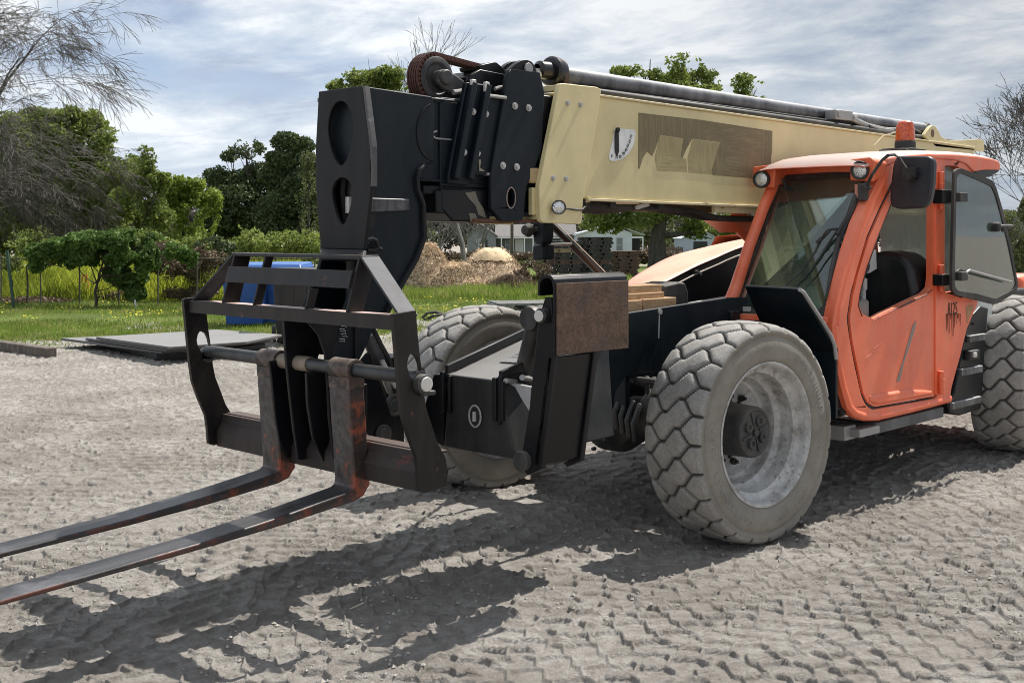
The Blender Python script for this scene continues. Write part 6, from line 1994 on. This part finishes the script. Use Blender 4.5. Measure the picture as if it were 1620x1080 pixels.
blades('grass', 'green grass between the dirt and the fence', 'grass', 150000, -.47, .12, 18.5, 40, .095, .008, 'grass', 81, lambda u: lawn_edge(u) - .6)
blades('weeds', 'bright yellow-green weeds beyond the fence', 'weeds', 42000, -.47, -.18, 29, 46, .62, .020, 'weed', 82)
blades('rough_grass', 'rough grass in front of the mulch piles', 'grass', 30000, -.12, .10, 30, 44, .22, .014, 'grass', 83)
r_ = np.random.default_rng(90)
u = r_.uniform(-.46, .03, 2600); Z = r_.uniform(22, 33, 2600)
kp = vn(u * 30, Z * .7, seed=91) > .56
u, Z = u[kp], Z[kp]
fl_p = np.stack([CP.x + CF.x * Z + CR.x * u * Z, CP.y + CF.y * Z + CR.y * u * Z, np.full(len(u), .10)], 1)
tag(leaves('wildflowers', fl_p, .022, LEAF['petal'], None, up=2, aspect=1, seed=92), 'tiny yellow flowers scattered in the grass', 'flowers', kind='stuff')
# stray weeds at the edge of the dirt
blades('stray_grass', 'sparse grass tufts along the edge of the dirt', 'grass', 5200, -.47, .05, 17.5, 21.5, .06, .007, 'grass', 84)

# loose stones and crumbs on the dirt
r_ = np.random.default_rng(120)
NP_ = 15000
u = r_.uniform(-.5, .5, NP_); Z = 4.0 * (20 / 4.0) ** (r_.uniform(0, 1, NP_) ** 1.1)
x = CP.x + CF.x * Z + CR.x * u * Z; y = CP.y + CF.y * Z + CR.y * u * Z
kp = fbm(x * .9, y * .9, 3, 121) > .46
x, y = x[kp], y[kp]; n = len(x)
hgt = dirt_height(x, y)
sz_ = .0035 + .010 * r_.uniform(0, 1, n) ** 4
oct_ = np.array([(1, 0, 0), (0, 1, 0), (-1, 0, 0), (0, -1, 0), (0, 0, .8), (0, 0, -.6)], float)
jit = oct_[None] * r_.uniform(.6, 1.4, (n, 6, 1)) * sz_[:, None, None]
a_ = r_.uniform(0, 6.28, n); ca_, sa_ = np.cos(a_)[:, None], np.sin(a_)[:, None]
V = np.stack([x[:, None] + jit[:, :, 0] * ca_ - jit[:, :, 1] * sa_, y[:, None] + jit[:, :, 0] * sa_ + jit[:, :, 1] * ca_, (hgt + sz_ * .35)[:, None] + jit[:, :, 2]], -1).reshape(-1, 3)
ft = np.array([(0, 1, 4), (1, 2, 4), (2, 3, 4), (3, 0, 4), (1, 0, 5), (2, 1, 5), (3, 2, 5), (0, 3, 5)])
Fp = (np.arange(n)[:, None, None] * 6 + ft[None]).reshape(-1, 3)
peb = np_mesh('pebbles', V, Fp, flat('pebble', (.38, .35, .31), .9), smooth=False)
tag(peb, 'loose stones and crumbs scattered over the dirt', 'pebbles', kind='stuff')

# ------------------------------------------------------------------ chain-link fence
fz = 27.4
fen = empty('chain_link_fence', W(-60, fz)); fen.location.z = 0
tag(fen, 'low chain-link fence overgrown by the vine hedge', 'fence')
FB = Vector(fen.location)
galv = flat('galvanised', (.10, .095, .075), .8, .1)
gpost = flat('green_post', (.045, .09, .06), .6)
b = MB()
for px in range(-60, 560, 62):
    p = W(px, fz) - FB
    q_ = MB(); q_.cyl(p, p + Z_ * 1.12, .018, 10); q_.lathe([(1.12, .033), (1.15, .02), (1.16, 0)], c=p, axis=(0, 0, 1), n=8); q_.build('post', galv, fen)
p0, p1 = W(-60, fz) - FB, W(505, fz) - FB
q_ = MB(); q_.cyl(p0 + Z_ * 1.10, p1 + Z_ * 1.10, .012, 8); q_.build('top_rail', galv, fen)
dv = (p1 - p0); LN = dv.length; dv.normalize()
V = []; F = []
for s_ in (1, -1):
    for k in range(int(LN / .085) + 14):
        a0_ = k * .085 - (0 if s_ > 0 else 0); a1_ = a0_ + s_ * 1.05
        if a0_ < 0 or a0_ > LN or a1_ < 0 or a1_ > LN: continue
        n0_ = len(V); w_ = dv * .0018
        A_, B_ = p0 + dv * a0_ + Z_ * .04, p0 + dv * a1_ + Z_ * 1.09
        V += [A_ - w_, A_ + w_, B_ + w_, B_ - w_]; F.append((n0_, n0_ + 1, n0_ + 2, n0_ + 3))
np_mesh('wire_mesh', V, F, galv, parent=fen)
b = MB(); p = W(22, 26.6); q0 = Vector((0, 0, 0)); b.tube([(0, 0, 0), CR * -.16 + Z_ * 1.3], .035, 6); b.obox(CR * -.05 + Z_ * .5, .05, .05, .3)
o_ = b.build('fence_post', gpost); o_.location = p; tag(o_, 'dark green leaning post in front of the fence at the left edge', 'post')
b = MB(); b.tube([(0, 0, 0), CR * -.04 + Z_ * .22], .022, 6); o_ = b.build('stake', flat('white_stake', (.62, .62, .58))); o_.location = W(216, 26.3); tag(o_, 'short white stake in the grass under the hedge', 'stake')
b = MB(); b.tube([(0, 0, 0), (0, 0, .5)], .02, 6); b.obox((0, 0, .42), .03, .14, .26, Matrix.Rotation(ANG, 3, 'Z')); b.obox(CR * .06 + Z_ * .22, .03, .06, .28, Matrix.Rotation(ANG, 3, 'Z'))
o_ = b.build('marker_flag', flat('marker_orange', (.75, .16, .06))); o_.location = W(134, 29.4); o_.location.z = .12; tag(o_, 'orange marker flag in the yellow weeds behind the fence', 'flag')

# ------------------------------------------------------------------ blue recycling bins and black bin
M['bin'] = paint('blue_bin', (.014, .075, .31), dust=(.06, .15, .36), dusty=.35, rough=.42, top=1.2)
M['binblack'] = paint('black_bin', (.006, .0065, .008), dusty=.06, rough=.4, top=1.0)


def make_bin(mat, wt=.74, dt=.78, h=1.16):
    root = empty('wheeled_bin')
    b = MB()
    lo = [(-dt * .36, -wt * .42, .06), (dt * .36, -wt * .42, .06), (dt * .36, wt * .42, .06), (-dt * .36, wt * .42, .06)]
    hi = [(-dt * .5, -wt * .5, h - .14), (dt * .5, -wt * .5, h - .14), (dt * .5, wt * .5, h - .14), (-dt * .5, wt * .5, h - .14)]
    b.hexa(lo, hi)
    b.box((-dt * .52, -wt * .52, h - .17), (dt * .52, wt * .52, h - .115))
    for y in (-.18, .18): b.hexa([(dt * .365, y - .07, .2), (dt * .39, y - .07, .2), (dt * .39, y + .07, .2), (dt * .365, y + .07, .2)], [(dt * .49, y - .09, h - .2), (dt * .515, y - .09, h - .2), (dt * .515, y + .09, h - .2), (dt * .49, y + .09, h - .2)])
    b.build('body', mat, root, bev=.015)
    b = MB(); b.hexa([(-dt * .54, -wt * .53, h - .11), (dt * .55, -wt * .53, h - .11), (dt * .55, wt * .53, h - .11), (-dt * .54, wt * .53, h - .11)], [(-dt * .48, -wt * .46, h), (dt * .45, -wt * .46, h - .03), (dt * .45, wt * .46, h - .03), (-dt * .48, wt * .46, h)])
    b.build('lid', mat, root, bev=.02)
    b = MB(); b.cyl((-dt * .56, -wt * .4, h - .15), (-dt * .56, wt * .4, h - .15), .018, 8); b.build('handle', mat, root)
    for s_ in (-1, 1):
        b = MB(); b.cyl((-dt * .36, s_ * wt * .44, .14), (-dt * .36, s_ * wt * .52, .14), .14, 18); b.build('wheel', M['rubber'], root)
    return root


face = math.atan2(-CF.y, -CF.x)
bin0 = make_bin(M['bin'], .76)
bin0.location = W(391, 21.6); bin0.rotation_euler.z = face + .05
tag(bin0, 'blue wheeled bin standing beyond the carriage, the left one of the pair', 'bin', 'blue wheeled bins behind the carriage')
b2 = copy_tree(bin0); b2.location = W(454, 21.9); b2.rotation_euler.z = face - .12
b2['label'] = 'blue wheeled bin with white lid sticker, partly behind the black bin'
b = MB(); b.box((.395, -.12, .86), (.405, .04, .93)); b.build('lid_sticker', M['paper'], b2)
bb = make_bin(M['binblack'], .80, .72, 1.16); bb.location = W(474, 18.2); bb.rotation_euler.z = face + .2
tag(bb, 'black wheeled bin between the carriage backrest and the tower', 'bin')

# ------------------------------------------------------------------ stacked sheets and a timber beam
M['sheet'] = paint('grey_sheet', (.085, .085, .086), dust=(.20, .195, .19), dusty=.6, rough=.6, scale=.4, top=.9)
M['oldwood'] = mk_bark('old_timber', (.06, .048, .038), (.17, .145, .12))


def slab(name, pts, z, th, mat, label, cat, group=None):
    q = [P(x, y, 'Z', z) for x, y in pts]; c_ = sum(q, Vector()) / len(q); c_.z = 0
    b = MB(); b.plate([v - c_ for v in q], (0, 0, -th))
    o = b.build(name, mat, bev=.006); o.location = c_
    return tag(o, label, cat, group)


SG = 'sheets in the flat stack on the dirt'
slab('sheet', [(152, 532.5), (343, 521), (446, 529), (390, 540), (268, 548.5)], .235, .035, M['sheet'], 'top pale grey sheet of the flat stack on the dirt', 'sheet', SG)
slab('sheet', [(135, 534), (300, 524), (440, 533), (300, 550), (262, 552)], .190, .035, M['sheet'], 'second sheet of the flat stack, its left end sticking out from under the top one', 'sheet', SG)
slab('sheet', [(97, 534.5), (290, 526), (432, 537), (300, 553), (255, 555.5)], .145, .035, M['sheet'], 'lowest sheet of the flat stack, reaching farthest left', 'sheet', SG)
slab('timber_frame', [(170, 540), (400, 533), (420, 543), (330, 556), (247, 559)], .105, .10, M['binblack'], 'black frame lying on the dirt under the stacked sheets', 'frame')
q0, q1 = P(-90, 528, 'Z', .14), P(72, 551, 'Z', .14)
b = MB(); dd_ = (q1 - q0).normalized(); pp_ = dd_.cross(Z_) * -.16
cc_ = (q0 + q1) / 2; cc_.z = 0
b.hexa([q0 - cc_, q1 - cc_, q1 + pp_ - cc_, q0 + pp_ - cc_], [v - Z_ * .14 - cc_ for v in (q0, q1, q1 + pp_, q0 + pp_)])
o_ = b.build('timber_beam', M['oldwood'], bev=.01); o_.location = cc_; tag(o_, 'old squared timber beam lying on the dirt at the left edge', 'beam')
# hose loop in the grass, pallet at the far edge of the dirt
b = MB()
pc = W(686, 23.0)
b.tube([pc + CR * x + CF * y + Z_ * z for x, y, z in ((.22, .1, .10), (.05, 0, .17), (-.12, 0, .15), (-.22, .05, .06), (-.15, 0, .02), (.0, -.05, .10), (.12, .0, .12), (.25, .1, .05))], .028, 8)
for i, v in enumerate(b.v): b.v[i] = (v[0] - pc.x, v[1] - pc.y, v[2])
o_ = b.build('hose_coil', M['rubber']); o_.location = pc; tag(o_, 'black loop of hose in the grass left of the far front tyre', 'hose')


def make_pallet(mat, w_=1.15, d_=1.0, h_=.135):
    b = MB()
    for k in range(6):
        x = -d_ / 2 + (k + .5) * d_ / 6
        b.box((x - .075, -w_ / 2, h_ - .040), (x + .075, w_ / 2, h_))
        if k in (0, 2, 3, 5): b.box((x - .065, -w_ / 2, 0), (x + .065, w_ / 2, .030))
    for y in (-w_ / 2 + .14, 0, w_ / 2 - .14): b.box((-d_ / 2 + .02, y - .18, .031), (d_ / 2 - .02, y + .18, h_ - .041))
    return b.build('pallet', mat, bev=0)


PG_ = 'pallets stacked in the yard behind the outrigger'
pal_d = make_pallet(mk_bark('pallet_dark', (.018, .016, .015), (.10, .095, .088)))
pal_r = make_pallet(mk_bark('pallet_brown', (.055, .032, .025), (.16, .10, .08)))
pal_l = make_pallet(mk_bark('pallet_tan', (.20, .14, .08), (.42, .32, .20)))
rp = random.Random(6); used = set(); cnt = 0
for si, (px, dist, n, nm) in enumerate(((893, 43, 10, 'left'), (940, 43.5, 11, 'middle'), (985, 46, 7, 'right'))):
    for k in range(n):
        src = pal_r if (si == 2 or k in (4,)) else (pal_l if (si == 0 and k == n - 3) else pal_d)
        if src.name in used: o_ = src.copy(); COL.objects.link(o_)
        else: o_ = src; used.add(src.name)
        o_.location = W(px + rp.uniform(-3, 3), dist); o_.location.z = .02 + k * .137; o_.rotation_euler.z = face + rp.uniform(-.05, .05)
        hh_ = ['bottom', 'second', 'third', 'fourth', 'fifth', 'sixth', 'seventh', 'eighth', 'ninth', 'tenth', 'eleventh'][k] if k < n - 1 else 'topmost'
        tag(o_, f'{"reddish brown" if src is pal_r else "tan" if src is pal_l else "dark grey"} wooden pallet, {hh_} of the {nm} stack', 'pallet', PG_)
o_ = make_pallet(mk_bark('pallet_pale', (.09, .09, .085), (.30, .30, .29)), 1.5, 1.2, .16); o_.location = W(836, 25.2); o_.rotation_euler.z = face + .2; o_.location.z = .08
tag(o_, 'weathered low pallet on the grass behind the far front tyre', 'pallet')

# ------------------------------------------------------------------ mulch piles
def mk_mulch():
    m = NT('mulch'); a = m.noise(6, 8, .75); b_ = m.noise(1.4, 4)
    c_ = m.ramp(a, [(.35, (.34, .25, .165)), (.55, (.60, .46, .32)), (.7, (.80, .66, .48))])
    return m.set(color=c_, rough=.95, normal=m.bump(a, 1.0, .08))


M['mulch'] = mk_mulch()
M['sawdust'] = flat('sawdust', (.66, .50, .31), .9)


def mound(name, label, dist, px, rpx, hpx, seed, cap=None, mats='straw'):
    k = dist / FOC; R = rpx * k; H = hpx * k
    base = W(px, dist); t = empty(name, base); tag(t, label, 'mulch pile', 'mulch piles behind the machine')
    nr, na = 26, 72; r = np.linspace(0, 1, nr)[:, None] * np.ones(na); a = (np.arange(na) * 2 * np.pi / na)[None] * np.ones((nr, 1))
    X = r * np.cos(a); Y = r * np.sin(a)
    prof_ = (1 - r ** 1.7) ** 1.0
    Zz = H * prof_ * (.78 + .40 * fbm(X * 2.2 + seed, Y * 2.2, 4, seed)) + (fbm(X * 9, Y * 9, 3, seed + 2) - .5) * .16 * prof_
    V = np.stack([X * R, Y * R * .9, Zz - .03], -1).reshape(-1, 3)
    A = np.arange(nr - 1)[:, None] * na; i = np.arange(na)[None]; j = (i + 1) % na
    F = np.stack([A + i, A + j, A + na + j, A + na + i], -1).reshape(-1, 4)
    np_mesh('heap', V, F, M['mulch'], smooth=True, parent=t)
    rr = np.random.default_rng(seed); idx = rr.integers(na * 5, len(V), 9000)
    pts = V[idx] + rr.normal(0, .05, (9000, 3))
    leaves('chips', pts, .055, LEAF[mats], t, up=.3, aspect=.16, seed=seed)
    pts = V[rr.integers(na * 9, len(V), 2600)] + rr.normal(0, .05, (2600, 3))
    leaves('dry_stalks', pts, .09, LEAF['brown'], t, up=.3, aspect=.10, seed=seed + 1)
    if cap:
        Vc = np.stack([X * R * cap, Y * R * cap, H * .97 * (1 - (r * 1.0) ** 3.2 * .32) + (fbm(X * 3, Y * 3, 3, seed + 7) - .5) * .12], -1).reshape(-1, 3)
        np_mesh('pale_top', Vc, F, M['sawdust'], smooth=True, parent=t)
    return t


mound('mulch_pile', 'straw-coloured mulch pile directly right of the tower', 36, 676, 56, 72, 3)
mound('mulch_pile', 'wide mulch pile with pale sawdust top, in the middle', 37, 778, 76, 64, 9, .46)
mound('mulch_pile', 'low brown mulch pile at the right foot of the wide pile', 34.5, 812, 50, 24, 15, None, 'brown')
mound('mulch_pile', 'small tan mulch pile between the two larger piles', 35, 722, 50, 44, 19)

# ------------------------------------------------------------------ houses
def mk_siding(name, col):
    m = NT(name); w = m.n.new('ShaderNodeTexWave'); w.bands_direction = 'Z'; w.inputs['Scale'].default_value = 1.6; w.wave_profile = 'SAW'
    m.l.new(m.geo.outputs['Object'], w.inputs['Vector'])
    c_ = m.mix(m.ramp(m.noise(2, 4), [(.3, 0), (.7, 1)]), tuple(c * .85 for c in col), col)
    c_ = m.mix(m.ramp(w.outputs['Fac'], [(.0, .45), (.12, 0)]), c_, tuple(c * .5 for c in col))
    return m.set(color=c_, rough=.8)


M['sid_grey'] = mk_siding('grey_siding', (.21, .23, .225)); M['sid_white'] = mk_siding('white_siding', (.62, .66, .70)); M['sid_blue'] = mk_siding('pale_blue_siding', (.42, .47, .55))
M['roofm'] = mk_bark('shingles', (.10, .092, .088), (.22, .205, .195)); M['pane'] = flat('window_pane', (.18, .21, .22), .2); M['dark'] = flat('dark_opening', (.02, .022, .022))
M['woodf'] = mk_bark('wood_fence', (.08, .055, .045), (.19, .14, .115))
HR = Matrix((CR, -CF, Z_)).transposed()                                  # right, towards the camera, up


class House:
    def __init__(s, name, label, cat, px, dist, group=None):
        s.d = dist; s.k = dist / FOC; s.o = W(px, dist); s.o.z = gz(dist)
        s.px = px; s.t = empty(name, s.o, math.atan2(CR.y, CR.x)); tag(s.t, label, cat, group)

    def q(s, px, py, dep=0.0):                                          # local point: x right, y away from the camera
        return Vector(((px - s.px) * s.k, dep, zat(py, s.d) - s.o.z))

    def quad(s, name, x0, y0, x1, y1, d0, d1, mat, parent=None):
        a, c_ = s.q(x0, y0, d0), s.q(x1, y1, d1)
        b = MB(); b.box(a, c_); return b.build(name, mat, parent or s.t)

    def gable(s, name, x0, xm, x1, ytop, yeave, depth, mat, d0=0.0):
        zb_ = 0.0; b = MB()
        p = [s.q(x0, yeave), s.q(xm, ytop), s.q(x1, yeave)]
        f_ = [Vector((p[0].x, d0, zb_)), Vector((p[0].x, d0, p[0].z)), Vector((p[1].x, d0, p[1].z)), Vector((p[2].x, d0, p[2].z)), Vector((p[2].x, d0, zb_))]
        b.plate(f_, (0, depth, 0)); return b.build(name, mat, s.t)

    def roof_pair(s, x0, xm, x1, ytop, yeave, depth, mat, d0=-.4, over=.35, th=.12):
        b = MB(); p = [s.q(x0, yeave), s.q(xm, ytop), s.q(x1, yeave)]
        for a, c_ in ((p[0], p[1]), (p[2], p[1])):
            e = (a - c_).normalized() * over
            A_ = Vector((a.x + e.x, d0, a.z + e.z + .02)); B_ = Vector((c_.x, d0, c_.z + .02))
            b.plate([A_, B_, B_ + Z_ * th, A_ + Z_ * th], (0, depth + .8, 0))
        return b.build('roof', mat, s.t)

    def window(s, x0, y0, x1, y1, d=0.0, frame=None):
        f_ = s.quad('window', x0, y0, x1, y1, d - .06, d - .01, frame or M['white'])
        k = .6
        s.quad('pane', x0 + k, y0 + k, x1 - k, (y0 + y1) / 2 - .3, d - .08, d - .061, M['pane'], f_)
        s.quad('pane', x0 + k, (y0 + y1) / 2 + .3, x1 - k, y1 - k, d - .08, d - .061, M['pane'], f_)
        return f_


h = House('house', 'grey sided house with front gable and white-posted porch', 'house', 785, 160)
h.gable('wall', 740, 762, 785, 356, 372.5, 8.0, M['sid_grey'], -2.5)
h.roof_pair(740, 762, 785, 356, 372.5, 8.0, M['roofm'], -2.9)
h.quad('wall', 785.2, 376, 880, 415, 0, 4, M['sid_grey'])
b = MB(); a_, c_ = h.q(783, 375.5, -2.0), h.q(846, 375.5, -2.0); b.hexa([a_, c_, c_ + Z_ * .15, a_ + Z_ * .15], [Vector((a_.x, 3, h.q(0, 356.5).z)), Vector((c_.x, 3, h.q(0, 356.5).z)), Vector((c_.x, 3, h.q(0, 356.5).z + .15)), Vector((a_.x, 3, h.q(0, 356.5).z + .15))]); b.build('porch_roof', M['roofm'], h.t)
h.quad('fascia', 785, 374.5, 846, 377, -2.15, -2.01, M['white'])
for x in (793.5, 812, 829.5, 843): h.quad('porch_post', x - .9, 377, x + .9, 415, -2.1, -1.95, M['white'])
h.window(758, 379, 768, 396, -2.5); h.quad('shutter', 768.2, 379, 771.8, 397, -2.58, -2.5, M['dark'])
h.window(799.5, 380, 807, 395, 0); h.quad('door', 815, 378, 828, 412, -.06, -.005, M['white'])
h.quad('vent', 761, 365, 764.5, 370, -2.56, -2.5, M['roofm'])
b = MB(); a_, c_ = h.q(864, 376, -1.0), h.q(912, 372, -1.0); b.hexa([a_, c_, c_ + Z_ * .15, a_ + Z_ * .15], [Vector((a_.x, 3, h.q(0, 352).z)), Vector((c_.x, 3, h.q(0, 352).z)), Vector((c_.x, 3, h.q(0, 352).z + .15)), Vector((a_.x, 3, h.q(0, 352).z + .15))]); b.build('porch_roof', M['roofm'], h.t)
h.quad('wall', 880.2, 374, 911, 415, 0, 4, M['sid_grey']); h.quad('fascia', 864, 375, 890, 377, -1.15, -1.01, M['white'])
for x in (870, 888): h.quad('porch_post', x - .9, 377, x + .9, 415, -1.1, -.95, M['white'])
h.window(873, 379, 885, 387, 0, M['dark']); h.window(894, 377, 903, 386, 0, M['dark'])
h2 = House('house', 'white sided house with dark side porch under the large tree', 'house', 960, 152)
h2.gable('wall', 913, 968, 1000, 355, 369, 8, M['sid_white'])
h2.roof_pair(913, 968, 1018, 355, 372, 8, flat('white_trim_roof', (.5, .52, .53)), -.3, .2, .10)
h2.window(933, 375, 944, 388); h2.window(974.5, 375.5, 985.5, 400)
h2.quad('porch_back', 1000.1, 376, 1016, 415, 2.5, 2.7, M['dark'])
h2.quad('porch_beam', 999, 374, 1018, 377, -.1, .0, M['white']); h2.quad('porch_post', 1016, 377, 1018, 415, -.1, .05, M['white'])
h3 = House('shed', 'pale blue-grey shed with front gable, right of the large tree trunk', 'shed', 1104, 150)
h3.gable('wall', 1078.5, 1106.5, 1134, 361, 377.5, 7, M['sid_blue'])
h3.roof_pair(1078.5, 1106.5, 1134, 361, 377.5, 7, flat('pale_roof_trim', (.55, .57, .6)), -.2, .15, .08)
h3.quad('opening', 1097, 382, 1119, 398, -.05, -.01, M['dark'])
fn = House('wooden_fence', 'brown board fence in the distance between the white house and the shed', 'fence', 1048, 148)
for i, x in enumerate(range(1018, 1080, 3)): fn.quad('board', x, 390 + (i % 3) * .4, x + 2.6, 412, 0, .04, M['woodf'])
fn.quad('rail', 1018, 394, 1080, 396, .05, .1, M['woodf'])
b = MB(); b.cyl((0, 0, -.2), (0, 0, 2.6), .085, 10); o_ = b.build('utility_post', M['oldwood']); o_.location = W(810, 62); o_.location.z = gz(62)
tag(o_, 'dark upright post in front of the grey porch', 'post')
b = MB(); b.obox((0, 0, .82), .5, .7, .28); b.tube([(0, -.5, .95), (0, -.3, .9), (0, .3, .9), (0, .5, .95)], .04, 6)
for y in (-.25, .25): b.cyl((0, y, 0), (0, y, .7), .03, 6)
o_ = b.build('barbecue', M['rubber'], bev=.05); o_.location = W(818, 120); o_.location.z = gz(120) + .45; o_.rotation_euler.z = face; tag(o_, 'dark barbecue grill standing by the grey porch', 'grill')
# grey wall beyond the cab at the right edge
b = MB(); p0, p1 = W(1590, 38), W(1860, 38)
b.plate([p0 + Z_ * -.05, p1 + Z_ * -.05, p1 + Z_ * (zat(334, 38) + .0), p0 + Z_ * (zat(334, 38) + .0)], CF * .15)
c0 = (p0 + p1) / 2
for i, v in enumerate(b.v): b.v[i] = (v[0] - c0.x, v[1] - c0.y, v[2])
o_ = b.build('boundary_wall', paint('grey_wall', (.20, .21, .20), dust=(.28, .28, .26), dusty=.5, rough=.9, top=0)); o_.location = c0
tag(o_, 'plain grey wall behind the leafless trees at the right edge', 'wall')

# ------------------------------------------------------------------ lumber blocks on the chassis
def mk_pine():
    m = NT('cut_lumber'); a = m.noise(6, 6, .6, m.map((1, 1, 9))); b_ = m.noise(40, 5, .7)
    c_ = m.ramp(a, [(.3, (.26, .155, .075)), (.55, (.42, .27, .145)), (.75, (.52, .36, .21))])
    c_ = m.mix(m.ramp(b_, [(.35, .5), (.5, 0)]), c_, (.16, .095, .05))
    return m.set(color=c_, rough=.75)


M['pine'] = mk_pine()
LG = 'lumber blocks piled on the chassis'
for i, (x0, y0, x1, y1, Y, dp, lab) in enumerate((
        (991, 452.5, 1047, 466, .36, .14, 'topmost tan lumber block on the chassis behind the foot pad'),
        (988, 465.5, 1051, 477, .38, .13, 'middle tan lumber block, between the top and bottom ones'),
        (985, 476.5, 1016, 505, .41, .12, 'bottom left tan lumber block, end grain facing out'),
        (1018, 473.5, 1070, 497, .41, .12, 'bottom right tan lumber block, longer and striped'))):
    a_, c_ = P(x0, y0, 'Y', Y), P(x1, y1, 'Y', Y)
    o3 = Vector(((a_.x + c_.x) / 2, Y, c_.z)); b = MB()
    b.box((a_.x - o3.x, 0, 0), (c_.x - o3.x, -dp, a_.z - c_.z)); o_ = b.build('lumber_block', M['pine'], bev=.004); o_.location = o3
    tag(o_, lab, 'lumber', LG)
